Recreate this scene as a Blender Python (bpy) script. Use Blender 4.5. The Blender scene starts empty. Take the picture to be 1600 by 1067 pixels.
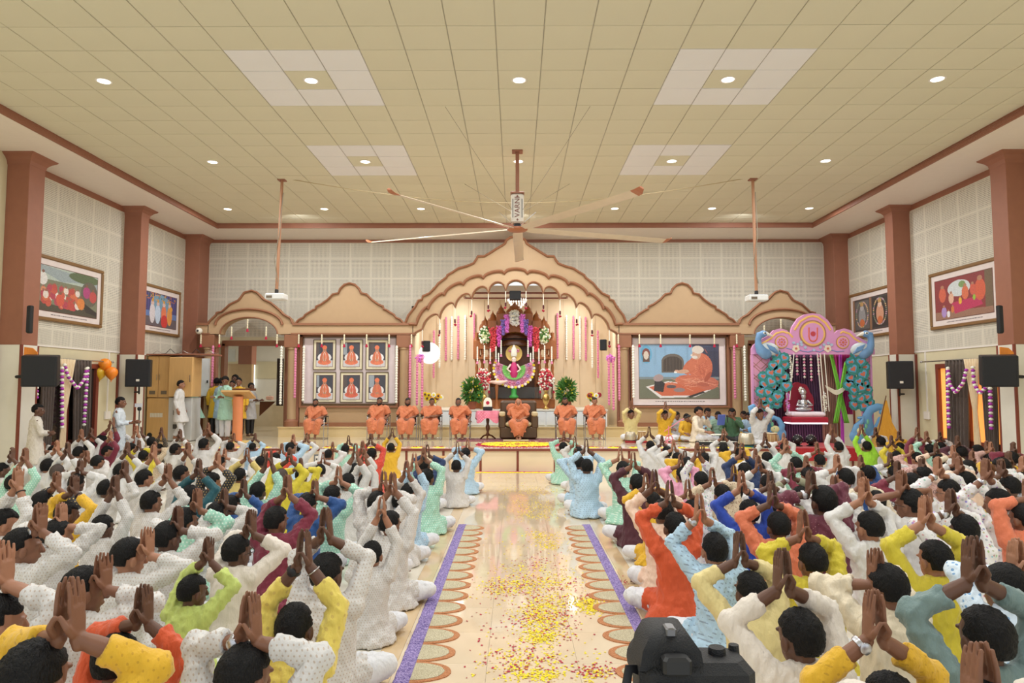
import bpy, bmesh, math, random
import numpy as np
from mathutils import Vector, Matrix
random.seed(7); rng = np.random.default_rng(7)
SC = bpy.context.scene
COL = SC.collection
PI = math.pi

# ---------------------------------------------------------------- camera, world, exposure
F = 1083.0
TH = math.atan(71.5 / F); YAW = math.atan(6 / F)
cam = bpy.data.cameras.new('camera'); cam.sensor_width = 36; cam.lens = F / 1600 * 36
cam.clip_start = 0.05
CAM = bpy.data.objects.new('camera', cam); COL.objects.link(CAM)
CAM.location = (0, 0, 1.85); CAM.rotation_euler = (PI / 2 + TH, 0, YAW)
SC.camera = CAM
RM = CAM.rotation_euler.to_matrix()
C0 = Vector((0, 0, 1.85))
def ray(px, py): return RM @ Vector(((px - 800) / F, -(py - 533.5) / F, -1))
def at(px, py, Y):
    d = ray(px, py); return C0 + d * (Y / d.y)
def onz(px, py, z):
    d = ray(px, py); return C0 + d * ((z - 1.85) / d.z)
def atx(px, py, X):
    d = ray(px, py); return C0 + d * (X / d.x)
def w2p(v):
    d = RM.transposed() @ (Vector(v) - C0); return 800 - d.x / d.z * F, 533.5 + d.y / d.z * F

W = bpy.data.worlds.new('world'); SC.world = W; W.use_nodes = True
bg = W.node_tree.nodes['Background']; bg.inputs[0].default_value = (0.91, 0.96, 1.0, 1); bg.inputs[1].default_value = 1.65   # added fill sky: the rear wall is left out to let it in
SC.view_settings.view_transform = 'Standard'; SC.view_settings.look = 'None'
SC.view_settings.gamma = 1; SC.view_settings.use_curve_mapping = False
SC.view_settings.exposure = -0.56
SC.cycles.use_denoising = True
SC.cycles.max_bounces = 8; SC.cycles.diffuse_bounces = 5; SC.cycles.glossy_bounces = 3
SC.cycles.caustics_reflective = False; SC.cycles.caustics_refractive = False
SC.cycles.sample_clamp_indirect = 6

def lamp(name, loc, power, size, color=(1, .96, .9), rot=(0, 0, 0), shape='DISK', sy=None, spread=None):
    l = bpy.data.lights.new(name, 'AREA'); l.energy = power; l.shape = shape; l.size = size; l.color = color
    if sy: l.size_y = sy
    if spread: l.spread = spread
    o = bpy.data.objects.new(name, l); COL.objects.link(o); o.location = loc; o.rotation_euler = rot
    return o
# ceiling downlights (positions read off the tile grid), two more rows behind the camera
LAMPS = [(x, y) for y in (9.71, 13.31) for x in (-5.95, -2.95, .05, 3.05, 6.05)] + \
        [(x, 16.91) for x in (-7.15, -4.75, -2.35, .05, 2.45, 4.85, 7.25)]
LAMPS_BACK = [(x, y) for y in (2.51, 6.11) for x in (-5.95, -2.95, .05, 3.05, 6.05)]
for x, y in LAMPS + LAMPS_BACK:
    lamp('ceiling_lamp_light', (x, y, 6.235), 84, .22, (.95, .975, 1))
# added stand-in lamps without fittings, for the altar and over the stage
for x, y, z, e in ((-2.0, 19.5, 3.75, 34), (2.0, 19.5, 3.75, 34), (-1.7, 20.9, 4.55, 26), (1.7, 20.9, 4.55, 26)):
    lamp('altar_fill_light', (x, y, z), e, .3, (1, .99, .97), (math.radians(35 if y < 20 else 10), 0, 0))
for x in (-5.6, 0.1, 5.8):
    lamp('stage_fill_light', (x, 17.2, 6.1), 26, .5, (.95, .98, 1), (math.radians(32), 0, 0))
lamp('corridor_fill_light', (-6.9, 22.5, 3.6), 60, .6)  # lamps put in to light the rooms behind the doors, no fittings
lamp('corridor_fill_light', (7.4, 21.5, 3.6), 15, .4)

# ---------------------------------------------------------------- materials
def lin(c): return tuple((x / 255 / 12.92) if x / 255 <= .04045 else ((x / 255 + .055) / 1.055) ** 2.4 for x in c)
class NT:
    def __init__(s, name):
        m = bpy.data.materials.new(name); m.use_nodes = True; s.m = m; s.t = m.node_tree; s.b = s.t.nodes['Principled BSDF']
    def n(s, typ, **kw):
        x = s.t.nodes.new(typ)
        for k, v in kw.items(): setattr(x, k, v)
        return x
    def l(s, a, b): s.t.links.new(a, b)
    def math(s, op, a, b=None, c=None):
        x = s.n('ShaderNodeMath', operation=op)
        for i, v in enumerate((a, b, c)):
            if v is None: continue
            if isinstance(v, (int, float)): x.inputs[i].default_value = v
            else: s.l(v, x.inputs[i])
        return x.outputs[0]
    def mix(s, f, a, b):
        x = s.n('ShaderNodeMix', data_type='RGBA')
        if isinstance(f, (int, float)): x.inputs[0].default_value = f
        else: s.l(f, x.inputs[0])
        for i, v in ((6, a), (7, b)):
            if isinstance(v, tuple): x.inputs[i].default_value = (*v, 1)
            else: s.l(v, x.inputs[i])
        return x.outputs[2]
    def coord(s, kind='Object'): return s.n('ShaderNodeTexCoord').outputs[kind]
    def noise(s, scale, detail=3, vec=None, sc=None):
        x = s.n('ShaderNodeTexNoise'); x.inputs['Scale'].default_value = scale; x.inputs['Detail'].default_value = detail
        v = vec or s.coord()
        if sc:
            mp = s.n('ShaderNodeMapping'); mp.inputs['Scale'].default_value = sc; s.l(v, mp.inputs[0]); v = mp.outputs[0]
        s.l(v, x.inputs['Vector']); return x.outputs[0]
    def bump(s, h, st, d=.01):
        b = s.n('ShaderNodeBump'); b.inputs['Strength'].default_value = st; b.inputs['Distance'].default_value = d
        s.l(h, b.inputs['Height']); s.l(b.outputs[0], s.b.inputs['Normal'])
    def color(s, c):
        if isinstance(c, tuple): s.b.inputs['Base Color'].default_value = (*c, 1)
        else: s.l(c, s.b.inputs['Base Color'])
_M = {}
def mat(name, c, rough=.6, metal=0, var=.06, nscale=6, bump=0, bscale=60, emit=0, spec=.5, nsc=None, alpha=None, trans=None, sheen=0):
    if name in _M: return _M[name]
    t = NT(name); c = lin(c)
    f = t.noise(nscale, 3, sc=nsc)
    a = tuple(min(1, x * (1 + var * 1.6)) for x in c); b = tuple(x * (1 - var * 1.6) for x in c)
    t.color(t.mix(f, b, a))
    t.b.inputs['Roughness'].default_value = rough; t.b.inputs['Metallic'].default_value = metal
    t.b.inputs['Specular IOR Level'].default_value = spec
    if bump: t.bump(t.noise(bscale, 2, sc=nsc), bump)
    if emit:
        t.b.inputs['Emission Color'].default_value = (*c, 1); t.b.inputs['Emission Strength'].default_value = emit
    if trans:
        t.b.inputs['Transmission Weight'].default_value = trans; t.b.inputs['IOR'].default_value = 1.2
    if sheen: t.b.inputs['Sheen Weight'].default_value = sheen
    _M[name] = t.m; return t.m
def frac_d(t, src, pitch, off=0):
    v = t.math('ADD', t.math('DIVIDE', src, pitch), off)
    return t.math('ABSOLUTE', t.math('SUBTRACT', t.math('FRACT', v), .5))
def perforated():
    t = NT('perforated_board'); s = t.n('ShaderNodeSeparateXYZ'); t.l(t.coord(), s.inputs[0])
    dx = frac_d(t, s.outputs[0], .0365, 100.0); dz = frac_d(t, s.outputs[2], .0365, 100.0)
    d = t.math('SQRT', t.math('ADD', t.math('MULTIPLY', dx, dx), t.math('MULTIPLY', dz, dz)))
    hole = t.math('LESS_THAN', d, .25)
    inx = t.math('LESS_THAN', t.math('ABSOLUTE', s.outputs[0]), .274); inz = t.math('LESS_THAN', t.math('ABSOLUTE', s.outputs[2]), .274)
    hole = t.math('MULTIPLY', hole, t.math('MULTIPLY', inx, inz))
    t.color(t.mix(hole, lin((216, 210, 194)), lin((98, 90, 80)))); t.b.inputs['Roughness'].default_value = .8
    t.bump(t.math('SUBTRACT', 1, hole), .4, .004)
    return t.m
def marble_floor(name, c1, c2, rough, tile=None, tint=1):
    t = NT(name); co = t.coord()
    n1 = t.noise(.8, 6, co); n2 = t.noise(5, 5, co, (1, .25, 1))
    w = t.n('ShaderNodeTexWave'); w.inputs['Scale'].default_value = .6; w.inputs['Distortion'].default_value = 9
    w.inputs['Detail'].default_value = 4; t.l(co, w.inputs['Vector'])
    f = t.math('ADD', t.math('MULTIPLY', n1, .5), t.math('ADD', t.math('MULTIPLY', n2, .35), t.math('MULTIPLY', w.outputs[1], .15)))
    t.color(t.mix(f, lin(c1), lin(c2))); t.b.inputs['Roughness'].default_value = rough
    t.b.inputs['Specular IOR Level'].default_value = .6; t.b.inputs['Coat Weight'].default_value = .35; t.b.inputs['Coat Roughness'].default_value = .04
    return t.m
def vcol_mat(name, rough=.5):
    t = NT(name); a = t.n('ShaderNodeVertexColor', layer_name='Col'); f = t.noise(40, 2)
    t.color(t.mix(t.math('MULTIPLY', f, .12), a.outputs[0], (.5, .45, .4))); t.b.inputs['Roughness'].default_value = rough
    return t.m
def cloth(name, c, motif=None, pitch=.034, r=.2, sheen=.2, rough=.75, rnd=False):
    if name in _M: return _M[name]
    t = NT(name); co = t.coord(); c = lin(c)
    base = t.mix(t.noise(5, 3, co), tuple(x * .92 for x in c), tuple(min(1, x * 1.05) for x in c))
    if motif is not None:
        s = t.n('ShaderNodeSeparateXYZ'); t.l(co, s.inputs[0])
        u = t.math('ADD', s.outputs[0], t.math('MULTIPLY', s.outputs[1], .8)); v = s.outputs[2]
        ms = []
        for o in (0.0, .5):
            dx = frac_d(t, u, pitch, 50 + o); dz = frac_d(t, v, pitch * 1.5, 50 + o)
            d = t.math('SQRT', t.math('ADD', t.math('MULTIPLY', dx, dx), t.math('MULTIPLY', t.math('MULTIPLY', dz, dz), 2.4)))
            ms.append(t.math('LESS_THAN', d, r))
        m = t.math('MAXIMUM', *ms)
        if rnd:
            vo = t.n('ShaderNodeTexVoronoi'); vo.inputs['Scale'].default_value = 1 / pitch; t.l(co, vo.inputs['Vector'])
            m = t.math('LESS_THAN', vo.outputs['Distance'], r)
        mc = lin(motif)
        if rnd == 2:
            h = t.n('ShaderNodeHueSaturation'); h.inputs['Saturation'].default_value = 1.1; t.l(vo.outputs['Color'], h.inputs['Color'])
            mc = t.mix(.6, h.outputs[0], mc)
        base = t.mix(m, base, mc)
    t.color(base); t.b.inputs['Roughness'].default_value = rough; t.b.inputs['Sheen Weight'].default_value = sheen
    t.bump(t.noise(16, 4, co, (1.6, 1.6, .55)), .8, .025)
    _M[name] = t.m; return t.m

MT = dict(
  col=lambda: mat('brown_paint', (152, 100, 78), .55, bump=.1, bscale=30),
  tan=lambda: mat('tan_paint', (180, 150, 114), .6, var=.03),
  band=lambda: mat('light_tan_paint', (188, 158, 122), .6, var=.03),
  mould=lambda: mat('brown_moulding_paint', (148, 100, 72), .55),
  cream=lambda: mat('cream_wall_paint', (214, 204, 170), .7, var=.03),
  pale=lambda: mat('pale_wall_paint', (226, 222, 208), .5, var=.03),
  white=lambda: mat('white_paint', (232, 226, 218), .6, var=.02),
  sanct=lambda: mat('peach_wall_paint', (226, 205, 172), .6, var=.03),
  red_edge=lambda: mat('red_brown_edge', (128, 62, 46), .4),
  black=lambda: mat('black_plastic', (26, 26, 28), .5),
  steel=lambda: mat('chrome_steel', (200, 200, 200), .25, 1),
  gold=lambda: mat('brass', (205, 170, 100), .3, .9),
  wood=lambda: mat('carved_teak', (150, 88, 42), .45, var=.2, nscale=14, bump=.3, bscale=50, nsc=(1, 1, .3)),
  dwood=lambda: mat('dark_teak', (96, 54, 28), .4, var=.2, nscale=10, nsc=(1, 1, .2)),
  laminate=lambda: mat('beech_laminate', (206, 164, 106), .45, var=.08, nscale=5, nsc=(6, 1, .5)),
  pink=lambda: mat('pink_blossom', (226, 134, 168), .8, var=.25, nscale=80),
  wfl=lambda: mat('white_blossom', (244, 242, 228), .8, var=.08, nscale=80),
  yel=lambda: mat('yellow_petal', (246, 214, 40), .8, var=.15, nscale=60),
  redp=lambda: mat('crimson_petal', (176, 30, 62), .8, var=.25, nscale=60),
  leaf=lambda: mat('green_leaf', (70, 120, 48), .6, var=.4, nscale=40),
  orange=lambda: cloth('saffron_cloth', (204, 120, 80), rough=.8),
  skin=lambda: mat('brown_skin', (126, 84, 62), .5, var=.1, nscale=8, bump=.06, bscale=200),
  skin2=lambda: mat('dark_brown_skin', (94, 62, 46), .5, var=.1, nscale=8, bump=.06, bscale=200),
  skin3=lambda: mat('light_brown_skin', (158, 110, 84), .5, var=.1, nscale=8, bump=.06, bscale=200),
  hair=lambda: mat('black_hair', (14, 12, 12), .6, var=.5, nscale=90, bump=1.0, bscale=160, spec=.25, nsc=(1, 1, .4)),
  pyj=lambda: cloth('white_pyjama_cloth', (220, 221, 226)),
)
def M(k): return MT[k]() if isinstance(k, str) else k

# ---------------------------------------------------------------- mesh collector
class MB:
    def __init__(s): s.v = []; s.f = []; s.mi = []; s.k = 0; s.c = None
    def add(s, vs, fs, X=None):
        o = len(s.v)
        if X is not None: vs = [X @ Vector(v) for v in vs]
        s.v.extend([tuple(v) for v in vs]); s.f.extend([[i + o for i in f] for f in fs]); s.mi.extend([s.k] * len(fs)); return s
    def box(s, c, d, X=None, rz=0, R=None):
        x, y, z = d[0] / 2, d[1] / 2, d[2] / 2
        vs = [Vector((a * x, b * y, e * z)) for a in (-1, 1) for b in (-1, 1) for e in (-1, 1)]
        if rz: R = Matrix.Rotation(rz, 3, 'Z')
        if R is not None: vs = [R @ v for v in vs]
        vs = [v + Vector(c) for v in vs]
        return s.add(vs, [[0, 1, 3, 2], [4, 6, 7, 5], [0, 4, 5, 1], [2, 3, 7, 6], [0, 2, 6, 4], [1, 5, 7, 3]], X)
    def bb(s, x0, x1, y0, y1, z0, z1, X=None): return s.box(((x0 + x1) / 2, (y0 + y1) / 2, (z0 + z1) / 2), (abs(x1 - x0), abs(y1 - y0), abs(z1 - z0)), X)
    def bbox(s, x0, x1, y0, y1, z0, z1, b=.01):
        # bevelled box
        pr = []
        for (zz, i) in ((z0, b), (z0 + b, 0), (z1 - b, 0), (z1, b)):
            pr.append([(x0 + i + b, y0 + i, zz), (x1 - i - b, y0 + i, zz), (x1 - i, y0 + i + b, zz), (x1 - i, y1 - i - b, zz),
                       (x1 - i - b, y1 - i, zz), (x0 + i + b, y1 - i, zz), (x0 + i, y1 - i - b, zz), (x0 + i, y0 + i + b, zz)])
        return s.rings(pr)
    def rings(s, rings, cap=True, closed=True):
        n = len(rings[0]); vs = [p for r in rings for p in r]; fs = []
        for i in range(len(rings) - 1):
            for j in range(n if closed else n - 1):
                k = (j + 1) % n; fs.append([i * n + j, i * n + k, (i + 1) * n + k, (i + 1) * n + j])
        if cap: fs.append(list(range(n))[::-1]); fs.append([(len(rings) - 1) * n + j for j in range(n)])
        return s.add(vs, fs)
    def lathe(s, prof, c=(0, 0, 0), n=16, sx=1, sy=1, axis='Z'):
        rs = []
        for r, z in prof:
            ring = []
            for j in range(n):
                a = 2 * PI * j / n; p = (r * math.cos(a) * sx, r * math.sin(a) * sy, z)
                if axis == 'Y': p = (p[0], p[2], p[1])
                if axis == 'X': p = (p[2], p[0], p[1])
                ring.append((p[0] + c[0], p[1] + c[1], p[2] + c[2]))
            rs.append(ring)
        return s.rings(rs)
    def cyl(s, p, q, r, n=10, r2=None):
        return s.tube([p, q], [r, r if r2 is None else r2], n, False)
    def tube(s, pts, rad, n=8, round_=True, ref=None, closed=False):
        pts = [Vector(p) for p in pts]; rad = [(r, r) if isinstance(r, (int, float)) else r for r in rad]
        if len(rad) == 1: rad = rad * len(pts)
        if round_:
            t0 = (pts[0] - pts[1]).normalized(); t1 = (pts[-1] - pts[-2]).normalized()
            a, b = rad[0], rad[-1]; ma, mb_ = min(a), min(b)
            pts = [pts[0] + t0 * ma * .95, pts[0] + t0 * ma * .6] + pts + [pts[-1] + t1 * mb_ * .6, pts[-1] + t1 * mb_ * .95]
            rad = [(a[0] * .3, a[1] * .3), (a[0] * .8, a[1] * .8)] + list(rad) + [(b[0] * .8, b[1] * .8), (b[0] * .3, b[1] * .3)]
        m = len(pts); T = []
        for i in range(m):
            if closed: d = pts[(i + 1) % m] - pts[i - 1]
            else: d = pts[min(i + 1, m - 1)] - pts[max(i - 1, 0)]
            T.append(d.normalized() if d.length > 1e-9 else Vector((0, 0, 1)))
        u = Vector(ref) if ref is not None else (Vector((1, 0, 0)) if abs(T[0].x) < .9 else Vector((0, 1, 0)))
        rings = []
        for i in range(m):
            u = (u - T[i] * u.dot(T[i]))
            u = u.normalized() if u.length > 1e-6 else T[i].orthogonal().normalized()
            w = T[i].cross(u)
            a, b = rad[i]
            rings.append([pts[i] + u * (a * math.cos(2 * PI * j / n)) + w * (b * math.sin(2 * PI * j / n)) for j in range(n)])
        if closed: rings.append(rings[0]); return s.rings(rings, cap=False)
        return s.rings(rings)
    def ell(s, c, r, n=10, m=6, R=None):
        if isinstance(r, (int, float)): r = (r, r, r)
        rs = []
        for i in range(m + 1):
            a = PI * (i + (.12 if i == 0 else (-.12 if i == m else 0))) / m
            ring = []
            for j in range(n):
                b = 2 * PI * j / n
                p = Vector((r[0] * math.sin(a) * math.cos(b), r[1] * math.sin(a) * math.sin(b), -r[2] * math.cos(a)))
                if R is not None: p = R @ p
                ring.append(p + Vector(c))
            rs.append(ring)
        return s.rings(rs)
    def octa(s, c, r):
        x, y, z = c
        if isinstance(r, (int, float)): r = (r, r, r)
        return s.add([(x + r[0], y, z), (x - r[0], y, z), (x, y + r[1], z), (x, y - r[1], z), (x, y, z + r[2]), (x, y, z - r[2])],
                     [[0, 2, 4], [2, 1, 4], [1, 3, 4], [3, 0, 4], [2, 0, 5], [1, 2, 5], [3, 1, 5], [0, 3, 5]])
    def prism(s, poly, y0, y1, X=None):
        # poly: (x,z) outline, extruded along y (y0 is the side seen from the hall)
        n = len(poly); vs = [(x, y0, z) for x, z in poly] + [(x, y1, z) for x, z in poly]
        fs = [list(range(n))[::-1], [n + i for i in range(n)]] + [[i, (i + 1) % n, n + (i + 1) % n, n + i] for i in range(n)]
        return s.add(vs, fs, X)
    def zprism(s, poly, z0, z1):
        n = len(poly); vs = [(x, y, z0) for x, y in poly] + [(x, y, z1) for x, y in poly]
        fs = [list(range(n))[::-1], [n + i for i in range(n)]] + [[i, (i + 1) % n, n + (i + 1) % n, n + i] for i in range(n)]
        return s.add(vs, fs)
    def slab(s, xs, top, bot, y0, y1):
        n = len(xs); vs = []
        for i in range(n): vs += [(xs[i], y0, top[i]), (xs[i], y0, bot[i]), (xs[i], y1, top[i]), (xs[i], y1, bot[i])]
        fs = []
        for i in range(n - 1):
            a, b = 4 * i, 4 * i + 4
            fs += [[a, a + 1, b + 1, b], [a + 2, b + 2, b + 3, a + 3], [a, b, b + 2, a + 2], [a + 1, a + 3, b + 3, b + 1]]
        fs += [[0, 2, 3, 1], [4 * n - 4, 4 * n - 3, 4 * n - 1, 4 * n - 2]]
        return s.add(vs, fs)
    def mesh(s, name, mats=(), smooth=False):
        me = bpy.data.meshes.new(name); me.from_pydata(s.v, [], s.f)
        for m in mats: me.materials.append(M(m))
        if any(s.mi): me.polygons.foreach_set('material_index', s.mi)
        if smooth: me.polygons.foreach_set('use_smooth', [True] * len(me.polygons))
        bm = bmesh.new(); bm.from_mesh(me); bmesh.ops.recalc_face_normals(bm, faces=bm.faces); bm.to_mesh(me); bm.free()
        return me
    def build(s, name, m, parent=None, smooth=False, sharp=True):
        me = s.mesh(name, m if isinstance(m, (list, tuple)) else [m], smooth)
        if smooth and sharp:
            try: me.set_sharp_from_angle(angle=math.radians(48))
            except Exception: pass
        o = bpy.data.objects.new(name, me); COL.objects.link(o)
        if parent is not None: o.parent = parent
        return o
def tag(o, label=None, cat=None, group=None, kind=None):
    if label: o['label'] = label
    if cat: o['category'] = cat
    if group: o['group'] = group
    if kind: o['kind'] = kind
    return o
def empty(name, loc=(0, 0, 0), rz=0, label=None, cat=None, group=None, kind=None, parent=None):
    o = bpy.data.objects.new(name, None); COL.objects.link(o); o.location = loc; o.rotation_euler = (0, 0, rz); o.empty_display_size = .1
    if parent: o.parent = parent
    return tag(o, label, cat, group, kind)
def inst(name, me, loc=(0, 0, 0), parent=None, rot=None, mats=None):
    o = bpy.data.objects.new(name, me); COL.objects.link(o); o.location = loc
    if rot: o.rotation_euler = rot
    if parent is not None: o.parent = parent
    if mats:
        for i, m in enumerate(mats): o.material_slots[i].link = 'OBJECT'; o.material_slots[i].material = M(m)
    return o
def kids_of(o): return [c for c in COL.objects if c.parent == o]
def copy_tree(o, parent=None, cache={}):
    c = o.copy(); COL.objects.link(c)
    if parent is not None: c.parent = parent
    for ch in list(o.children): copy_tree(ch, c)
    return c
def struct(mb, name, m, parent=None, **k):
    o = mb.build(name, m, parent, **k)
    if parent is None: o['kind'] = 'structure'
    return o
def sroot(name, loc=(0, 0, 0)): return empty(name, loc, kind='structure')
# ---------------------------------------------------------------- structure
ZC, ZS, WX, CX = 6.27, 6.15, 9.37, 8.95      # ceiling, soffit, side wall, column face
ST = .5                                        # stage height
STY = 15.45
PLZ, PLY = .78, 18.9                           # plinth
# ceiling: tiles in a recessed grid
ceil = sroot('ceiling')
CXL = [-8.05 + .6 * k for k in range(27)] + [7.97]
CYL = [8.81 + .6 * k for k in range(-19, 17)]
m_tile = mat('cream_ceiling_tile', (216, 210, 186), .8, var=.05, nscale=.5, bump=.05, bscale=90)
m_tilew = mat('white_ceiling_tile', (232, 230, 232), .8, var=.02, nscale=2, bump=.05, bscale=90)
tb = MB().bbox(-.294, .294, -.294, .294, -.008, .008, .004); tme = tb.mesh('ceiling_tile', [m_tile]); 
tmw = tb.mesh('white_ceiling_tile', [m_tilew])
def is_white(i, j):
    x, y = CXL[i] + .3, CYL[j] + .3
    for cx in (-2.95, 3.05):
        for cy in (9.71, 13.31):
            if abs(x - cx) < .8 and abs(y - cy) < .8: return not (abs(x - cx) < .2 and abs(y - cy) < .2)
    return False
cells = []
for i in range(len(CXL) - 1):
    for j in range(len(CYL) - 1):
        x, y = (CXL[i] + CXL[i + 1]) / 2, CYL[j] + .3
        px, py = w2p((x, y, ZC)) if y > 1 else (0, -999)
        vis = y > 7.8 and -60 < px < 1660 and py > -60
        cells.append((0 if is_white(i, j) else 1, 0 if vis else 1, y, i, j, x))
cells.sort()
rest = MB()
npl = 0
for w, v, y, i, j, x in sorted(cells, key=lambda c: (c[1], c[0], c[2])):
    wd = CXL[i + 1] - CXL[i]
    if v == 0 and npl < 298:
        o = inst('ceiling_tile', tmw if w == 0 else tme, (x, y, ZC + random.uniform(-.002, .002)), ceil); o.scale = (wd / .6, 1, 1); npl += 1
    else:
        h = wd / 2 - .006; rest.bbox(x - h, x + h, y - .294, y + .294, ZC - .008, ZC + .008, .004)
tag(rest.build('far_ceiling_tile', m_tile, ceil), kind='stuff')
g = MB()
for x in CXL: g.bb(x - .012, x + .012, CYL[0], 18.46, ZC + .004, ZC + .02)
for y in CYL: g.bb(-8.05, 7.97, y - .012, y + .012, ZC + .003, ZC + .02)
tag(g.build('ceiling_grid', mat('grid_metal', (176, 170, 156), .5), ceil), kind='stuff')
MB().bb(-9.6, 9.6, -3, 20.3, ZC + .02, ZC + .1).build('ceiling_slab', 'white', ceil)
# soffit ring, brown drop edge
so = sroot('trim_1')
for (a, b, c, d) in ((-WX, -8.05, -3, 20), (7.97, WX, -3, 20), (-8.05, 7.97, 18.46, 20)):
    MB().bb(a, b, c, d, ZS, ZC + .02).build('soffit', mat('white_soffit', (236, 226, 216), .6, var=.02), so)
for (a, b, c, d) in ((-8.09, -8.05, -3, 18.5), (7.97, 8.01, -3, 18.5), (-8.05, 7.97, 18.42, 18.46)):
    MB().bb(a, b, c, d, ZS - .015, ZC).build('drop_edge', 'col', so)
# downlights
for i, (x, y) in enumerate(LAMPS):
    row = ('nearest row', 'middle row', 'far row')[0 if y < 10 else 1 if y < 14 else 2]
    k = sorted([q[0] for q in LAMPS if q[1] == y]).index(x)
    n_ = len([q for q in LAMPS if q[1] == y]); ordn = ['first', 'second', 'third', 'fourth', 'fifth', 'sixth', 'seventh'][k]
    t = empty('ceiling_downlight', (x, y, ZC), label=f'round recessed ceiling downlight, {row} of lamps, {ordn} from the left wall', cat='ceiling light', group='recessed ceiling downlights')
    MB().lathe([(.085, -.002), (.11, -.004), (.115, -.012), (.1, -.018), (.088, -.014), (.085, -.002)], n=20).build('trim_ring', 'white', t, smooth=True)
    MB().lathe([(.0, -.012), (.05, -.013), (.088, -.010), (.088, -.004), (0, -.004)], n=20).build('diffuser', mat('lamp_glass', (255, 244, 225), .4, emit=9), t)
# side walls
pb = MB().bb(-.2995, .2995, -.006, .006, -.2995, .2995); m_perf = perforated()
pme = pb.mesh('acoustic_panel', [m_perf])
for s, nm in ((-1, 'left'), (1, 'right')):
    w = sroot('wall_' + nm)
    MB().bb(s * WX, s * (WX + .2), -3, 20.2, -.02, ZS + .2).build('wall_face', 'cream', w)
    for (a, b) in ((12.9, 16.3), (16.64, 19.36)):
        n = 0
        y = b
        MB().bb(s * WX, s * (WX - .02), a, b, ZS - .13, ZS).build('top_band', 'col', w)
        MB().bb(s * WX, s * (WX - .018), a, b, 2.655, 2.685).build('lower_ledge', 'white', w)
        while y > a + .02:
            ww = min(.6, y - a); z = ZS - .13
            while z > 2.69:
                hh = min(.6, z - 2.685)
                o = inst('acoustic_panel', pme, (s * (WX - .008), y - ww / 2, z - hh / 2), w, rot=(0, 0, s * PI / 2)); o.scale = (ww / .6, 1, hh / .6)
                z -= hh
            y -= ww
    for k, (a, b) in enumerate(((8.7, 9.1), (12.48, 12.9), (16.3, 16.64), (19.36, 20.0))):
        c = sroot('trim_column_' + nm + '_' + str(k + 1)); zb = 2.62
        MB().bbox(min(s * WX, s * CX), max(s * WX, s * CX), a, b, zb, ZS - .12, .006).build('column_shaft', 'col', c)
        cp = MB()
        rg = []
        for (e, z) in ((.004, ZS - .2), (.02, ZS - .13), (.07, ZS - .07), (.13, ZS - .03), (.15, ZS)):
            x0, x1 = s * WX, s * (CX - e); rg.append([(x0, a - e, z), (x1, a - e, z), (x1, b + e, z), (x0, b + e, z)])
        cp.rings(rg); cp.build('column_capital', 'col', c)
        MB().bbox(min(s * WX, s * (CX - .012)), max(s * WX, s * (CX - .012)), a - .012, b + .012, 0, zb, .006).build('column_cladding', 'pale', c)
        for yy in (a - .02, b - .02):
            MB().bb(s * (CX - .02), s * (CX + .02), yy, yy + .04, 0, zb).build('corner_strip', 'red_edge', c)
        MB().bb(s * WX, s * (WX - .03), a - .08, a - .02, 0, zb).build('corner_strip', 'red_edge', c)
    # window with brown frame
    wn = sroot('window_%d' % (1 if s < 0 else 2))
    a, b, zt = 13.3, 15.4, 2.36
    for (p, q, z0, z1) in ((a, a + .1, .1, zt), (b - .1, b, .1, zt), (a + .1, b - .1, zt - .1, zt), (a + .1, b - .1, .1, .75), (14.3, 14.4, .75, zt - .1)):
        MB().bb(s * (WX - .09), s * WX, p, q, z0, z1).build('window_frame', 'red_edge', wn)
    if s > 0: pm = mat('orange_lit_screen', (255, 168, 84), .9, emit=1.1)
    else: pm = mat('dark_window_glass', (52, 44, 40), .15)
    for (p, q) in ((a + .1, 14.3), (14.4, b - .1)):
        MB().bb(s * (WX - .03), s * (WX - .02), p, q, .75, zt - .1).build('pane', pm, wn)
    # conduit down the wall
    MB().bb(s * (WX - .02), s * WX, 15.86, 15.9, 1.3, 2.65).build('cable_conduit', 'white', w)
    MB().bbox(min(s * (WX - .05), s * WX), max(s * (WX - .05), s * WX), 15.78, 15.98, 1.12, 1.3, .008).build('switch_box', 'white', w)

# floor: slab, then tiles
fl = sroot('floor')
MB().bb(-9.6, 9.6, -3, 25, -.12, -.02).build('floor_slab', mat('joint_grey', (176, 160, 136), .8), fl)
m_fa = marble_floor('beige_marble', (228, 210, 184), (210, 190, 160), .07)
m_fb = marble_floor('pale_marble', (232, 226, 212), (212, 204, 184), .12)
m_fc = marble_floor('tan_marble', (218, 190, 148), (200, 172, 130), .12)
def floor_tiles(x0, x1, nx, y0, y1, ny, m, nm, kind=None, gap=.0008, z=0):
    dx, dy = (x1 - x0) / nx, (y1 - y0) / ny
    me = MB().bb(-dx / 2 + gap, dx / 2 - gap, -dy / 2 + gap, dy / 2 - gap, -.02, 0).mesh(nm, [m])
    for i in range(nx):
        for j in range(ny):
            inst(nm, me, (x0 + dx * (i + .5), y0 + dy * (j + .5), z), fl if z == 0 else STG)
floor_tiles(-.80, 1.02, 3, 3.6, STY, 20, m_fa, 'marble_tile')
floor_tiles(-.95, -.8, 1, 3.6, STY, 10, m_fc, 'border_tile'); floor_tiles(1.02, 1.17, 1, 3.6, STY, 10, m_fc, 'border_tile')
floor_tiles(-1.55, -.95, 1, 3.6, STY, 12, m_fb, 'marble_tile'); floor_tiles(1.17, 1.77, 1, 3.6, STY, 12, m_fb, 'marble_tile')
floor_tiles(-9.37, -1.55, 6, 3.6, STY, 9, m_fb, 'marble_tile'); floor_tiles(1.77, 9.37, 6, 3.6, STY, 9, m_fb, 'marble_tile')
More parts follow.
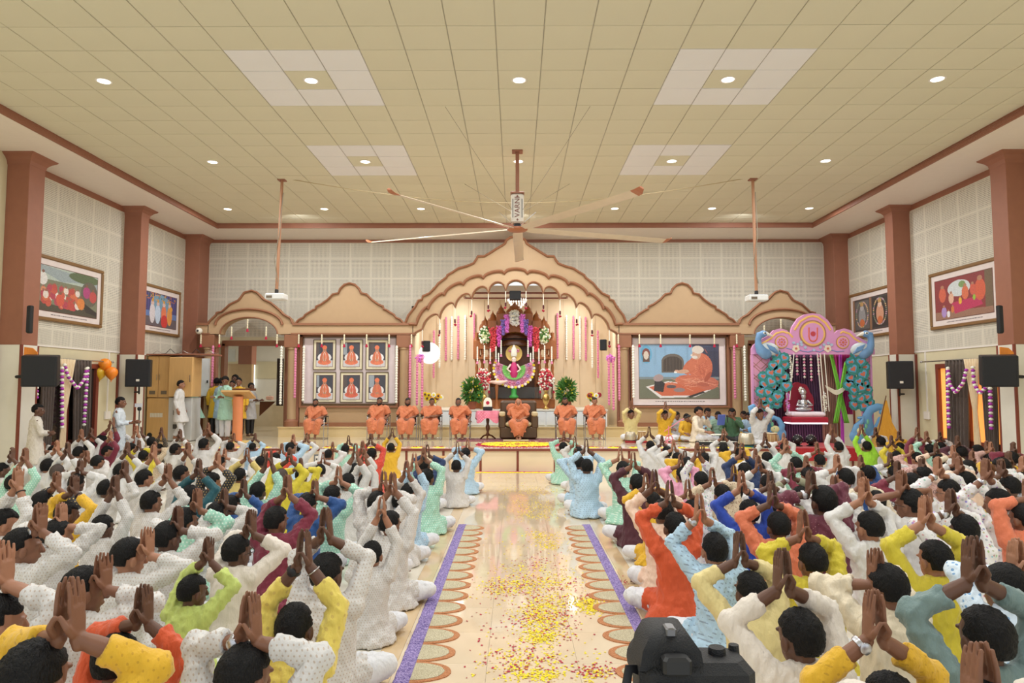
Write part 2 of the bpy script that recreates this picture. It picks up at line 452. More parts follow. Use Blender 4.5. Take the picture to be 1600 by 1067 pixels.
MB().bb(-9.37, 9.37, -3, 3.6, -.02, 0).build('rear_floor', m_fb, fl)

# stage
STG = sroot('trim_stage')
MB().bb(-9.37, 9.37, STY + .03, 25, -.01, ST - .02).build('stage_block', 'cream', STG)
m_stt = marble_floor('stage_marble', (232, 222, 200), (216, 202, 174), .08)
floor_tiles(-9.37, 9.37, 15, STY - .02, 20.05, 4, m_stt, 'stage_tile', z=ST)
floor_tiles(-9.37, -5.0, 3, 20.05, 24.4, 3, m_stt, 'stage_tile', z=ST)
MB().bb(-9.37, 9.37, STY - .045, STY - .0, ST - .055, ST - .004).build('stage_nosing', 'red_edge', STG)
m_sp = mat('stage_front_tile', (232, 216, 188), .35, var=.04, nscale=2)
x = -9.37; strips = [.04 + .82 * k for k in range(-11, 12)]
for i, xs in enumerate(strips):
    MB().bb(xs - .025, xs + .025, STY - .012, STY + .03, 0, ST - .055).build('stage_strip', 'red_edge', STG)
    if i: MB().bb(strips[i - 1] + .025, xs - .025, STY - .002, STY + .03, 0, ST - .055).build('stage_panel', m_sp, STG)
for px, py in ((500, 717), (1118, 720)):
    p = at(px, py, STY); t = empty('socket_plate', (p.x, STY - .002, p.z), label='grey wall socket plate with dark outlets on the stage front, ' + ('left' if px < 800 else 'right') + ' of the aisle', cat='socket')
    MB().bbox(-.13, .13, -.025, 0, -.1, .1, .008).build('plate_frame', mat('grey_plate', (120, 122, 124), .5), t)
    MB().bbox(-.1, .1, -.032, -.02, -.07, .07, .005).build('plate_face', 'white', t)
    for k in range(4): MB().bb(-.08 + .043 * k, -.05 + .043 * k, -.038, -.03, -.015, .015).build('outlet', 'black', t)

# plinth along the back of the stage
pl = sroot('trim_plinth')
XP0 = -6.45
m_ris = marble_floor('riser_marble', (224, 202, 156), (204, 180, 130), .15)
MB().bb(XP0, 8.2, PLY, 20, ST, PLZ - .03).build('plinth_block', m_ris, pl)
MB().bb(XP0 - .02, 8.2, PLY - .02, 20, PLZ - .03, PLZ).build('plinth_top', m_ris, pl)

# back wall with openings, acoustic panels above the arches
wb = sroot('wall_back')
BY = 20.0
def bw(x0, x1, z0, z1, m='cream', nm='wall_face', y0=BY, y1=BY + .2): MB().bb(x0, x1, y0, y1, z0, z1).build(nm, m, wb)
bw(-WX, -8.5, 0, ZS + .1); bw(-8.5, -6.6, 3.17, ZS + .1); bw(-6.6, -2.9, 0, ZS + .1); bw(-2.9, -2.2, 4.2, ZS + .1); bw(2.2, 2.9, 4.2, ZS + .1); bw(-2.2, -1.4, 4.75, ZS + .1); bw(1.4, 2.2, 4.75, ZS + .1); bw(-1.4, 1.4, 5.0, ZS + .1)
bw(2.9, 6.7, 0, ZS + .1); bw(6.7, 8.5, 3.17, ZS + .1); bw(8.5, WX, 0, ZS + .1)
bw(-CX, CX, 6.06, ZS, 'col', 'top_band', BY - .02, BY)
x = -4.22 - .6 * 8; xe = []
while x < CX: xe.append(x); x += .6
xe = [-CX] + [v for v in xe if -CX < v < CX] + [CX]
ze = [6.06, 5.607, 5.007, 4.407, 3.807, 3.3]
for i in range(len(xe) - 1):
    for j in range(5):
        x0, x1, z1, z0 = xe[i], xe[i + 1], ze[j], ze[j + 1]
        xc = abs((x0 + x1) / 2); lim = 5.0 if xc < 1.4 else 4.75 if xc < 2.2 else 4.2 if xc < 2.9 else 0
        if z1 <= lim + .02: continue
        z0 = max(z0, lim)
        o = inst('acoustic_panel', pme, ((x0 + x1) / 2, BY - .008, (z0 + z1) / 2), wb); o.scale = ((x1 - x0) / .6, 1, (z1 - z0) / .6)
# door frames
for n, (a, b) in enumerate(((-8.5, -6.6), (6.7, 8.5))):
    d = sroot('door_%d' % (n + 1))
    MB().bb(a, b, BY - .03, BY + .22, 3.05, 3.2).build('door_head', 'mould', d)
    MB().bb(a - .02, a + .08, BY - .03, BY + .22, ST, 3.1).build('door_jamb', 'mould', d)
    MB().bb(b - .08, b + .02, BY - .03, BY + .22, ST, 3.1).build('door_jamb', 'mould', d)
# corridor behind the left door
cr = sroot('wall_corridor')
MB().bb(-10.5, -5, 24.2, 24.4, 0, 4.5).build('corridor_wall', 'pale', cr)
MB().bb(-10.5, -10.3, 20, 24.4, 0, 4.5).build('corridor_side', 'pale', cr)
MB().bb(-5.2, -5, 20, 24.4, 0, 4.5).build('corridor_side', 'pale', cr)
MB().bb(-10.5, -5, 20, 24.4, 4.3, 4.4).build('corridor_ceiling', 'white', cr)
MB().bb(-10.3, -5.2, 24.17, 24.2, 2.15, 2.75).build('wall_band', 'cream', cr)
MB().bb(-10.3, -5.2, 24.17, 24.2, ST, 1.25).build('tiled_dado', mat('beige_dado', (196, 180, 150), .3), cr)
p0, p1 = at(373, 533, 22), at(388, 569, 22)
MB().bb(p0.x, p1.x + .1, 22, 22.4, p1.z, 4.3).build('brown_beam', 'col', cr)
p0, p1 = at(353, 568, 22), at(387, 690, 22)
MB().bb(p0.x, p1.x + .05, 22.05, 22.25, ST, p0.z).build('beige_partition', mat('beige_partition_paint', (190, 160, 118), .6), cr)
for (a, b, t, u) in ((347, 353, 569, 600), (390, 397, 570, 606)):
    p0, p1 = at(a, t, 22.0 if a < 360 else 24.1), at(b, u, 22.0 if a < 360 else 24.1)
    Y = 22.0 if a < 360 else 24.1
    MB().bb(p0.x, p1.x, Y, Y + .05, p1.z, p0.z).build('daylight_pane', mat('daylit_glass', (235, 242, 250), .4, emit=1.6), cr)
    for k in range(3): MB().cyl((p0.x + (p1.x - p0.x) * (k + .5) / 3, Y - .02, p1.z), (p0.x + (p1.x - p0.x) * (k + .5) / 3, Y - .02, p0.z), .008, 6).build('window_bar', 'steel', cr)
# room behind the right door (its gloom is put into the back wall's colour)
cr2 = sroot('wall_side_room')
MB().bb(6, 9.2, 22, 22.2, 0, 4.5).build('side_room_wall', mat('shade_painted_wall', (120, 84, 62), .7), cr2)
MB().bb(6, 6.2, 20, 22.2, 0, 4.5).build('side_room_wall', 'cream', cr2)
MB().bb(9.1, 9.3, 20, 22.2, 0, 4.5).build('side_room_wall', 'cream', cr2)
MB().bb(6, 9.2, 20, 22.2, 4.3, 4.4).build('side_room_ceiling', 'white', cr2)

# sanctum alcove
sa = sroot('wall_sanctum')
MB().bb(-2.95, 2.95, 21.8, 22, ST, 4.9).build('sanctum_back', 'sanct', sa)
for s in (-1, 1): MB().bb(s * 2.9, s * 3.05, 20, 22, ST, 4.9).build('sanctum_side', 'sanct', sa)
MB().bb(-2.9, 2.9, 20, 22, 4.62, 4.8).build('sanctum_ceiling', 'white', sa)
for (x0, x1, y0, y1) in ((-2.6, 2.6, 20.1, 20.22), (-1.6, 1.6, 21.3, 21.34), (-1.6, -1.55, 20.6, 21.3), (1.55, 1.6, 20.6, 21.3)):
    MB().bb(x0, x1, y0, y1, 4.58, 4.62).build('ceiling_moulding', 'red_edge', sa)
for px in range(-5, 6):
    MB().bb(px * .5 - .006, px * .5 + .006, 21.785, 21.8, 1.3, 4.6).build('panel_joint', mat('peach_joint', (205, 182, 150), .7), sa)
# marble dais
da = sroot('trim_dais')
DZ = 1.235
m_mar = mat('white_marble_face', (226, 232, 236), .2, var=.05, nscale=2)
MB().bb(-2.55, 2.5, 19.12, 21.8, PLZ, DZ - .03).build('dais_body', m_mar, da)
MB().bb(-2.58, 2.53, 19.09, 21.8, DZ - .03, DZ).build('dais_top', 'pale', da)
for k in range(6):
    x0 = -2.5 + k * .83
    MB().bbox(x0 + .02, x0 + .8, 19.10, 19.13, PLZ + .03, DZ - .06, .008).build('cabinet_door', m_mar, da)
    MB().bbox(x0 + .36, x0 + .46, 19.085, 19.1, PLZ + .12, PLZ + .15, .004).build('door_handle', 'steel', da)

# ---------------------------------------------------------------- arched facade
FY = 19.0
def P(px, py, Y=FY): v = at(px, py, Y); return (v.x, v.z)
fa = sroot('trim_arcade')
GL = [(461, 507), (467, 499.5), (474.5, 496), (477, 492), (490, 484), (493.5, 483), (494, 479), (502, 475.5), (512.5, 468), (520, 460), (529, 458), (531.5, 451.5), (538, 445), (546.5, 442.5)]
CG = [(632.5, 507), (638, 493), (649, 479), (654, 469.5), (659.5, 468), (660.5, 463), (671, 458.5), (679, 450.5), (685, 443), (697.5, 433.5), (699, 430), (707, 425.5), (716, 419.5), (729, 416), (740, 411.5), (744.5, 405), (746.5, 400.5), (757, 400.5), (766, 395), (775.5, 389), (785, 383.5), (789.5, 380), (791, 375.5), (797.5, 371), (806, 370)]
SG = [(325, 507), (327.5, 502), (338, 492), (339, 488.7), (347, 487), (359.5, 475.5), (373, 469), (376, 465.5), (382, 457), (393.6, 454), (402, 457), (412.5, 468), (423.5, 473), (436.5, 484), (443, 491), (454, 497), (458.5, 507)]
def mirror(pts, c): return pts + [(2 * c - x, y) for x, y in pts[::-1][1:]]
def mirall(pts, c=806): return [(2 * c - x, y) for x, y in pts[::-1]]
def scal(cusps, hs, n=9):
    out = []
    for (a, b), h in zip(zip(cusps, cusps[1:]), hs):
        for i in range(n):
            t = -1 + 2 * i / n; k = math.sqrt(max(0, 1 - t * t))
            out.append((a[0] + (b[0] - a[0]) * (t + 1) / 2, a[1] + (b[1] - a[1]) * (t + 1) / 2 - h * k))
    out.append(cusps[-1]); return out
ci = [(648, 521), (660, 515), (687, 498), (711, 481), (737, 468), (763, 459), (790, 455)]
ci = ci + [(1612 - x, y) for x, y in ci[::-1]]
INT = scal(ci, [1, 13, 14, 14, 15, 16, 17, 16, 15, 14, 14, 13, 1])
co_ = [(651, 507), (669, 483), (694, 461), (724, 445), (755, 435), (788, 427.5)]
co_ = co_ + [(1612 - x, y) for x, y in co_[::-1]]
EXT = scal(co_, [8, 7, 7, 7, 6, 7, 6, 7, 7, 7, 8])
def interp(pts, xs):
    a = np.array(pts, float); i = np.argsort(a[:, 0], kind='stable'); a = a[i]
    return np.interp(xs, a[:, 0], a[:, 1])
def slabpx(name, xs, top, bot, y0, y1, m):
    T = [P(x, y) for x, y in zip(xs, top)]; B = [P(x, y) for x, y in zip(xs, bot)]
    mb = MB().slab([p[0] for p in T], [p[1] for p in T], [p[1] for p in B], y0, y1)
    return mb.build(name, m, fa)
def mould(pts, r=.03, y=FY - .02, name='moulding', m='mould', sq=1.6):
    q = [(P(x, yy)[0], y, P(x, yy)[1]) for x, yy in pts]
    return MB().tube(q, [(r * sq, r)] * len(q), 8, False, ref=(0, 1, 0)).build(name, m, fa, smooth=True)
CGf = mirror(CG, 806); xs = np.linspace(632.5, 979.5, 160)
base = interp(EXT, xs); base = np.where((xs < 651) | (xs > 961), 507, base)
slabpx('central_gable', xs, interp(CGf, xs), np.maximum(base, interp(CGf, xs) + .3), FY, FY + .25, 'tan')
xs = np.unique(np.concatenate([np.linspace(645, 967, 240), [c[0] for c in ci]]))
slabpx('central_arch_band', xs, np.where((xs < 651) | (xs > 961), 507, interp(EXT, xs)), interp([(640, 521)] + INT + [(972, 521)], xs), FY - .05, FY + .3, 'band')
mould(CGf, .035); mould([(640, 506.5)] + EXT + [(972, 506.5)], .045, FY - .06); mould([(640, 521.5)] + INT + [(972, 521.5)], .022, FY - .06)
for c in (546.5, 1065.5):
    pts = mirror(GL, 546.5) if c < 800 else mirall(mirror(GL, 546.5))
    xs = np.linspace(pts[0][0], pts[-1][0], 90)
    slabpx('side_gable', xs, interp(pts, xs), [507.3] * len(xs), FY, FY + .25, 'tan'); mould(pts, .032)
def small_arch(left):
    g = SG if left else mirall(SG)
    t = np.linspace(0, PI, 30)
    inn = [(390 - 44.5 * math.cos(a), 522 - 26 * math.sin(a)) for a in t]
    out = [(390 - 52 * math.cos(a), 508 - 24.5 * math.sin(a)) for a in t]
    if not left: inn, out = mirall(inn), mirall(out)
    xs = np.linspace(g[0][0], g[-1][0], 110)
    lo, hi = out[0][0], out[-1][0]
    slabpx('door_gable', xs, interp(g, xs), np.where((xs < lo) | (xs > hi), 507, interp(out, xs)), FY, FY + .25, 'tan')
    b0, b1 = (326, 458) if left else (1154, 1286)
    xs = np.unique(np.concatenate([np.linspace(b0, b1, 100), [inn[0][0], inn[-1][0], lo, hi]]))
    slabpx('door_arch_band', xs, np.where((xs < lo) | (xs > hi), 507, interp(out, xs)), np.where((xs < inn[0][0]) | (xs > inn[-1][0]), 522, interp(inn, xs)), FY - .05, FY + .3, 'band')
    mould(g, .03); mould(out, .035, FY - .06); mould(inn, .02, FY - .06)
small_arch(True); small_arch(False)
for (a, b) in ((308, 327), (458, 646), (966, 1154), (1285, 1304)):
    slabpx('cornice_beam', [a, b], [507.3, 507.3], [522, 522], FY - .05, FY + .3, 'band')
    slabpx('cornice_moulding', [a, b], [505, 505], [508.5, 508.5], FY - .09, FY + .3, 'mould')
    slabpx('cornice_lip', [a - 2, b + 2], [520.5, 520.5], [523, 523], FY - .09, FY + .3, 'mould')
# pillars
def pillar(px, pb=666, w=22):
    x = P(px, 540)[0]; z1 = P(px, 523)[1]; z2 = P(px, 543)[1]; zb = PLZ if XP0 < x < 8.2 else ST
    h = w * .0175 / 2
    MB().bbox(x - h, x + h, FY - .08, FY + .3, z2, z1, .012).build('pillar_cap', 'mould', fa)
    MB().lathe([(h * .62, zb + .18), (h * .62, z2 - .06), (h * .78, z2 - .04), (h * .78, z2)], (x, FY + .08, 0), 20).build('pillar_shaft', 'tan', fa, smooth=True)
    MB().lathe([(h * .95, zb), (h * .95, zb + .14), (h * .75, zb + .16), (h * .66, zb + .2)], (x, FY + .08, 0), 20).build('pillar_base', 'mould', fa, smooth=True)
    MB().bb(x - h * .9, x + h * .9, FY + .14, FY + .3, zb, z2).build('pillar_back', 'col', fa)
for px in (325, 456, 631, 975, 1151, 1287): pillar(px)
# wall panels between the pillars
for (a, b) in ((467, 622), (986, 1141)):
    xa, xb = P(a, 540)[0], P(b, 540)[0]; z1 = P(a, 522)[1]; z0 = P(a, 634)[1]
    MB().bb(xa, xb, FY + .16, BY, PLZ, z1).build('bay_wall', 'tan', fa)
    MB().bb(xa, xb, FY + .13, FY + .17, PLZ, PLZ + .1).build('bay_skirting', 'mould', fa)
    for (q, r, s_, u) in ((xa, xb, z0 - .05, z0), (xa, xa + .07, z0, z1), (xb - .07, xb, z0, z1), (xa, xb, z1 - .06, z1)):
        MB().bb(q, r, FY + .1, FY + .17, s_, u).build('bay_frame', 'mould', fa)
# inner reveals of the arch hall
for s in (-1, 1):
    MB().bb(s * 2.8, s * 2.95, FY + .2, 20.05, PLZ, 3.9).build('arch_reveal', 'sanct', fa)
# ---------------------------------------------------------------- people: geometry first, in one batch
JOBS = []      # (key, MB, voxel, wrinkle, seed)
GEO = {}
def job(key, mb, voxel, wr=0, seed=0, it=2):
    JOBS.append((key, mb, voxel, wr, seed, it)); return key
def run_jobs():
    tmp = []
    for key, mb, vx, wr, seed, it in JOBS:
        me = bpy.data.meshes.new('t'); me.from_pydata(mb.v, [], mb.f); o = bpy.data.objects.new('t', me); COL.objects.link(o)
        md = o.modifiers.new('r', 'REMESH'); md.mode = 'VOXEL'; md.voxel_size = vx; md.use_smooth_shade = True
        sm = o.modifiers.new('s', 'SMOOTH'); sm.iterations = it; sm.factor = .5
        tmp.append(o)
    dg = bpy.context.evaluated_depsgraph_get()
    for o, (key, mb, vx, wr, seed, it) in zip(tmp, JOBS):
        me = bpy.data.meshes.new_from_object(o.evaluated_get(dg), depsgraph=dg)
        if wr:
            n = len(me.vertices); co = np.empty(n * 3, 'f'); no = np.empty(n * 3, 'f')
            me.vertices.foreach_get('co', co); me.vertices.foreach_get('normal', no) if False else me.vertex_normals.foreach_get('vector', no)
            co = co.reshape(-1, 3); no = no.reshape(-1, 3); r = np.random.default_rng(seed); d = np.zeros(n)
            for k in range(9):
                q = r.normal(size=3); q[2] *= .55; q = q / np.linalg.norm(q) * r.uniform(50, 150)
                warp = .6 * np.sin(co @ (r.normal(size=3) * 9) + r.uniform(0, 6))
                d += (1 - np.abs(np.sin(co @ q * .5 + r.uniform(0, 6) + warp * 1.6))) ** 2 * r.uniform(.4, 1)
            d = np.clip((d - d.mean()) / (d.std() + 1e-6), -1.1, 2.4)
            mod = .45 + .55 * np.clip(.5 + .8 * np.sin(co @ (r.normal(size=3) * 6) + r.uniform(0, 6)), 0, 1)
            co += no * (d * wr * mod)[:, None]
            me.vertices.foreach_set('co', co.ravel())
        me.polygons.foreach_set('use_smooth', [True] * len(me.polygons))
        me.materials.clear(); me.materials.append(None); me.name = key.split('|')[0]
        GEO[key] = me
    for o in tmp:
        m = o.data; bpy.data.objects.remove(o); bpy.data.meshes.remove(m)
V = lambda *a: Vector(a)
def ik(a, c, l1, l2, pole):
    d = c - a; L = d.length; mx = (l1 + l2) * .995
    if L > mx: c = a + d * (mx / L); d = c - a; L = mx
    if L < abs(l1 - l2) + .03: L = abs(l1 - l2) + .03
    x = (l1 * l1 - l2 * l2 + L * L) / (2 * L); h = math.sqrt(max(0, l1 * l1 - x * x)); u = d.normalized()
    p = (pole - u * pole.dot(u)).normalized()
    return a + u * x + p * h, c
def head(mb, c, yaw=0, pitch=0, k=1.0):
    R = Matrix.Rotation(yaw, 3, 'Z') @ Matrix.Rotation(pitch, 3, 'X'); q = lambda x, y, z: Vector(c) + R @ Vector((x, y, z)) * k
    mb.ell(q(0, -.005, .02), (.076 * k, .094 * k, .1 * k), 16, 12, R)
    mb.ell(q(0, .022, -.04), (.06 * k, .066 * k, .078 * k), 14, 10, R)
    mb.ell(q(0, .058, -.092), (.026 * k, .024 * k, .02 * k), 8, 6, R)
    mb.tube([q(0, .086, .015), q(0, .104, -.028)], [(.008 * k, .01 * k), (.016 * k, .014 * k)], 8, True)
    mb.tube([q(-.022, .078, -.058), q(0, .088, -.056), q(.022, .078, -.058)], [.009 * k, .011 * k, .009 * k], 6)
    for s in (-1, 1):
        mb.ell(q(s * .079, -.004, -.012), (.013 * k, .022 * k, .034 * k), 8, 6, R)
        mb.tube([q(s * .015, .088, .026), q(s * .05, .074, .026)], [.009 * k, .009 * k], 6)
    return R
HAIRC = {}
def hair_mesh(style=0, seed=0):
    key = (style, seed)
    if key in HAIRC: return HAIRC[key]
    n, m = 56, 40; r = np.random.default_rng(seed + 31); vs = []
    A = [(r.normal(size=3) * r.uniform(14, 60), r.uniform(0, 6), r.uniform(.3, 1)) for _ in range(14)]
    for i in range(m + 1):
        a = PI * i / m
        for j in range(n):
            b = 2 * PI * j / n
            d = np.array([math.sin(a) * math.cos(b), math.sin(a) * math.sin(b), math.cos(a)])
            p = d * np.array([.087, .105, .108]); p[1] -= .012; p[2] += .022
            nz = sum(w * math.sin(float(d @ q) + f) for q, f, w in A) * .0011
            el = math.atan2(d[2], math.hypot(d[0], d[1])); front = d[1] / (math.hypot(d[0], d[1]) + 1e-6)
            low = -.72 - .1 * (style == 2)                       # nape hairline
            if front > .15: low = .32 + .12 * math.sin(b * 3 + seed)
            elif front > -.35: low = -.18 if abs(front) > .2 else -.1
            low = {True: low, False: low}[True]
            t = (el - low) / .12
            f = 1 if t > 1 else (t if t > 0 else 0)
            thick = 1 + (.05 if style == 1 else 0) * max(0, d[2])
            if style == 3: thick *= .955
            sc = (.84 + .16 * f) * (thick if f > .5 else 1)
            p = np.array([0, -.012, .022]) + (p - np.array([0, -.012, .022])) * sc * (1 + nz * 8 * f * (0.3 if style == 3 else 1))
            if style == 4 and el < .1 and front < .3: p *= 1 + .16 * (.1 - el) ; p[2] -= .03 * max(0, .1 - el)
            vs.append(tuple(p))
    fs = []
    for i in range(m):
        for j in range(n):
            k = (j + 1) % n; fs.append([i * n + j, (i + 1) * n + j, (i + 1) * n + k, i * n + k])
    me = bpy.data.meshes.new('hair'); me.from_pydata(vs, [], fs); me.polygons.foreach_set('use_smooth', [True] * len(fs))
    me.materials.append(None); HAIRC[key] = me; return me
def hand_pray(mb, w, tip, side, back, k=1.0, spread=0, n=8):
    """one of two joined palms: w wrist, tip fingertips, side -1 left / +1 right, back = direction of the thumbs"""
    up = (tip - w).normalized(); bk = (back - up * back.dot(up)).normalized(); inn = up.cross(bk).normalized()
    L = .092 * k
    pal = lambda t, u, o: w + up * t + bk * u + inn * o
    if (inn.x > 0) == (side > 0): inn = -inn
    base = w; kn = w.lerp(tip, .52)
    mb.tube([base - up * .02, base + up * .015 * k, base.lerp(kn, .55), kn], [(.026 * k, .019 * k), (.03 * k, .017 * k), (.04 * k, .0145 * k), (.04 * k, .012 * k)], 12, True, ref=bk)
    rest = (tip - kn).length
    for i, (o, l) in enumerate(((.032, .9), (.0112, 1.03), (-.0098, .96), (-.031, .78))):
        a = kn + bk * o * k; e = kn + (tip - kn) * l + bk * o * k * (.8 + spread)
        b = a.lerp(e, .5) - inn * .003 * k
        mb.tube([a - up * .015 * k, a, b, e], [.0094 * k, .0088 * k, .0084 * k, .0068 * k], n)
    a = w + up * .022 * k + bk * .028 * k
    b = a + up * .03 * k + bk * .026 * k; e = b + up * .036 * k + inn * .016 * k + bk * .004
    mb.tube([a - bk * .012 * k, a, b, e], [.016 * k, .0145 * k, .0115 * k, .0088 * k], n)
def hand_relax(mb, w, dirn, palm, thumb, k=1.0):
    u = dirn.normalized(); t = (thumb - u * thumb.dot(u)).normalized(); p = (palm - u * palm.dot(u) - t * palm.dot(t)).normalized()
    mb.tube([w - u * .02, w + u * .01, w + u * .075 * k], [(.026 * k, .02 * k), (.03 * k, .017 * k), (.038 * k, .014 * k)], 10, True, ref=t)
    for o, l in ((.029, .066), (.01, .074), (-.009, .068), (-.027, .054)):
        a = w + u * .078 * k + t * o * k; b = a + u * l * .5 * k + p * .01 * k; e = b + u * l * .4 * k + p * .024 * k
        mb.tube([a - u * .012, a, b, e], [.0095 * k, .0092 * k, .0085 * k, .007 * k], 7)
    a = w + u * .025 * k + t * .026 * k; b = a + u * .03 * k + t * .022 * k; e = b + u * .03 * k + p * .012 * k
    mb.tube([a, b, e], [.0135 * k, .011 * k, .0085 * k], 7)
def foot(mb, an, d, k=1.0):
    d = d.normalized(); f = an + V(0, 0, -.035) * k
    mb.tube([an, f - d * .03 * k, f + d * .06 * k, f + d * .13 * k], [.036 * k, .034 * k, (.04 * k, .026 * k), (.042 * k, .016 * k)], 10, True, ref=d.cross(V(0, 0, 1)))
    for i in range(5):
        s = d.cross(V(0, 0, 1)); o = (-.032 + .016 * i); l = .165 - .008 * i if o * 1 < 0 else .15 - .004 * i
        a = f + d * .12 * k + s * o * k + V(0, 0, -.008) * k
        mb.tube([a, f + d * l * k + s * o * k * 1.05 + V(0, 0, -.01) * k], [.0105 * k, .0085 * k], 6)

def seated(tag_, tipL, hy=0, hp=0, vx=(.007, .013, .014), lean=0, headx=0, seed=0, arms='pray', sleeve=1, knees=(0, 0), kspread=0, splay=0, bulk=1.0, hand_w=None):
    """Cross-legged figure facing +Y, metres at size 1. tipL: where the joined fingertips are."""
    b, ku, py = MB(), MB(), MB()
    r = random.Random(seed)
    lx = lean
    hipz = .11
    sh = [V(s * .152 * bulk + lx * .8, .02, .505) for s in (-1, 1)]
    neck = V(lx * .85, .025, .56); hc = V(lx + headx, .05, .665)
    head(b, hc, hy, hp); b.tube([neck - V(0, 0, .12), neck, hc + V(0, -.015, -.05)], [.06, .047, .05], 12)
    b.tube([V(0, 0, .1), V(lx * .4, 0, .3), neck - V(0, 0, .1)], [(.07, .05), (.07, .05), (.08, .05)], 10)
    up = V(tipL.x * .15, .0, 1).normalized()
    cuffs = []
    if arms == 'pray':
        H = .175
        for i, s in enumerate((-1, 1)):
            tip = tipL + V(s * .011, 0, 0)
            w = tipL - up * H + V(s * .03, 0, 0)
            el, w2 = ik(sh[i] + V(0, 0, .02), w, .255, .235, V(s * .72, .55 - .3 * splay, -.12))
            off = w2 - w
            tip = tip + off; 
            b.tube([sh[i] - V(s * .05, 0, .02), el, w2], [.03, .03, .024], 8)
            f = el.lerp(w2, .25 if not sleeve else .5)
            b.tube([f, w2.lerp(f, .4), w2], [(.032, .031), (.03, .028), (.026, .021)], 12)
            hand_pray(b, w2, tip, s, V(0, -1, .1), .88, r.uniform(.05, .5))
            cuff = el.lerp(w2, .58 + .2 * r.random()) if sleeve else (sh[i] + V(0, 0, .02)).lerp(el, .62)
            s0 = sh[i] + V(0, 0, .015)
            if sleeve:
                ku.tube([s0 - V(s * .03, 0, .03), s0.lerp(el, .3), s0.lerp(el, .7), el, el.lerp(cuff, .5), cuff], [.07, .061, .054, .051, .048, .046], 12, False)
                ku.ell(el, .054, 10, 8)
            else:
                ku.tube([s0 - V(s * .03, 0, .03), s0.lerp(el, .3), cuff], [.07, .064, .06], 12, False)
                b.tube([s0, el, w2], [.045, .041, .026], 12)
            cuffs.append((el, w2))
    else:
        for i, s in enumerate((-1, 1)):
            w, el = arms[i]
            b.tube([sh[i], el, w], [.03, .036, .026], 10)
            hand_relax(b, w, (w - el) * .6 + V(-s * .05, .05, -.02), V(0, 0, -1), V(-s * .6, .3, .6))
            ku.tube([sh[i] - V(s * .03, 0, .01), sh[i].lerp(el, .5), el, el.lerp(w, .78)], [.07, .06, .052, .042], 12, False); ku.ell(el, .052, 10, 8)
            cuffs.append((el, w))
    # torso
    rg = [(.015, .19, .155, 0), (.09, .2, .17, 0), (.16, .185, .15, 0), (.24, .165, .125, .3), (.33, .165, .115, .5), (.42, .172, .112, .75), (.48, .165, .1, .85), (.525, .135, .082, .95), (.548, .09, .066, 1), (.578, .062, .06, 1), (.592, .059, .058, 1)]
    n = 22; rs = []
    for z, a, c, t in rg:
        rs.append([(lx * t * .9 + a * bulk * math.cos(2 * PI * j / n), .022 * t + c * math.sin(2 * PI * j / n) * (1 + .0), z) for j in range(n)])
    ku.rings(rs)
    for s in (-1, 1): ku.tube([V(s * .06 + lx * .8, .02, .54), sh[0 if s < 0 else 1] + V(0, 0, .01)], [.05, .068], 10)
    fl = r.uniform(-.05, .05)
    ku.rings([[((.245 + fl * math.sin(j)) * math.cos(2 * PI * j / 20), (.2 + .02 * math.cos(j * 2.3)) * math.sin(2 * PI * j / 20) - .01, z) for j in range(20)] for z in (.006, .03)] +
             [[(.2 * math.cos(2 * PI * j / 20), .165 * math.sin(2 * PI * j / 20), .12) for j in range(20)]])
    # legs
    kx = .28 + kspread
    for i, s in enumerate((-1, 1)):
        hip = V(s * .09, .03, .095); kn = V(s * kx, .2, .115 + knees[i]); an = V(-s * .1, .36 + .05 * s, .07)
        py.tube([hip, hip.lerp(kn, .5), kn], [.095, .088, .07], 12); py.tube([kn, kn.lerp(an, .5), an], [.068, .058, .047], 12)
        b.tube([V(0, 0, .1), kn, an], [.02, .02, .03], 6); foot(b, an, V(-s * .9, -.25, 0), .95)
        ku.tube([hip + V(0, 0, .012), hip.lerp(kn, .58) + V(0, 0, .012)], [.103, .09], 12, False)
    job(tag_ + '|b', b, vx[0], it=1); job(tag_ + '|k', ku, vx[1], .0052, seed, 1); job(tag_ + '|p', py, vx[2], .003, seed + 5, 2)
    return dict(tag=tag_, head=hc, hy=hy, hp=hp, cuffs=cuffs, seat=True)
def wrist_band(t, m, r0=.033, w=.011, cuffs=None, i=0, name='wrist_watch', face=False, parent=None):
    el, wr = cuffs[i]; p = wr.lerp(el, .12); d = (wr - el).normalized()
    mb = MB(); ref = d.orthogonal().normalized(); q = d.cross(ref)
    mb.tube([p + ref * r0 * math.cos(a) + q * r0 * .85 * math.sin(a) for a in np.linspace(0, 2 * PI, 16)[:-1]], [(.004, w)] * 15, 6, False, ref=ref, closed=True)
    if face: mb.lathe([(.0, .004), (.02, .004), (.021, -.004), (.018, -.007), (0, -.007)], (p.x, p.y - r0 * .95, p.z), 14, axis='Y')
    return mb.build(name, m, parent, smooth=True)
SKINS = ['skin', 'skin2', 'skin', 'skin3', 'skin2']
def put_person(g, loc, s, rz, ck, label, group, skin='skin', hairstyle=0, seed=0, pyj='pyj', parts=True, hair_m='hair', name='person', extra=None):
    t = inst(name, GEO[g['tag'] + '|b'], loc, rot=(0, 0, rz), mats=[skin]); t.scale = (s, s, s)
    tag(t, label, 'person', group)
    inst('kurta' if g.get('seat') or g.get('stand') else 'robe', GEO[g['tag'] + '|k'], (0, 0, 0), t, mats=[ck])
    if g['tag'] + '|p' in GEO: inst('trousers', GEO[g['tag'] + '|p'], (0, 0, 0), t, mats=[pyj])
    if hairstyle is not None:
        h = inst('hair', hair_mesh(hairstyle, seed % 4), g['head'], t, mats=[hair_m])
        h.rotation_euler = (g['hp'], 0, g['hy']); h.scale = (1, 1, 1)
    return t
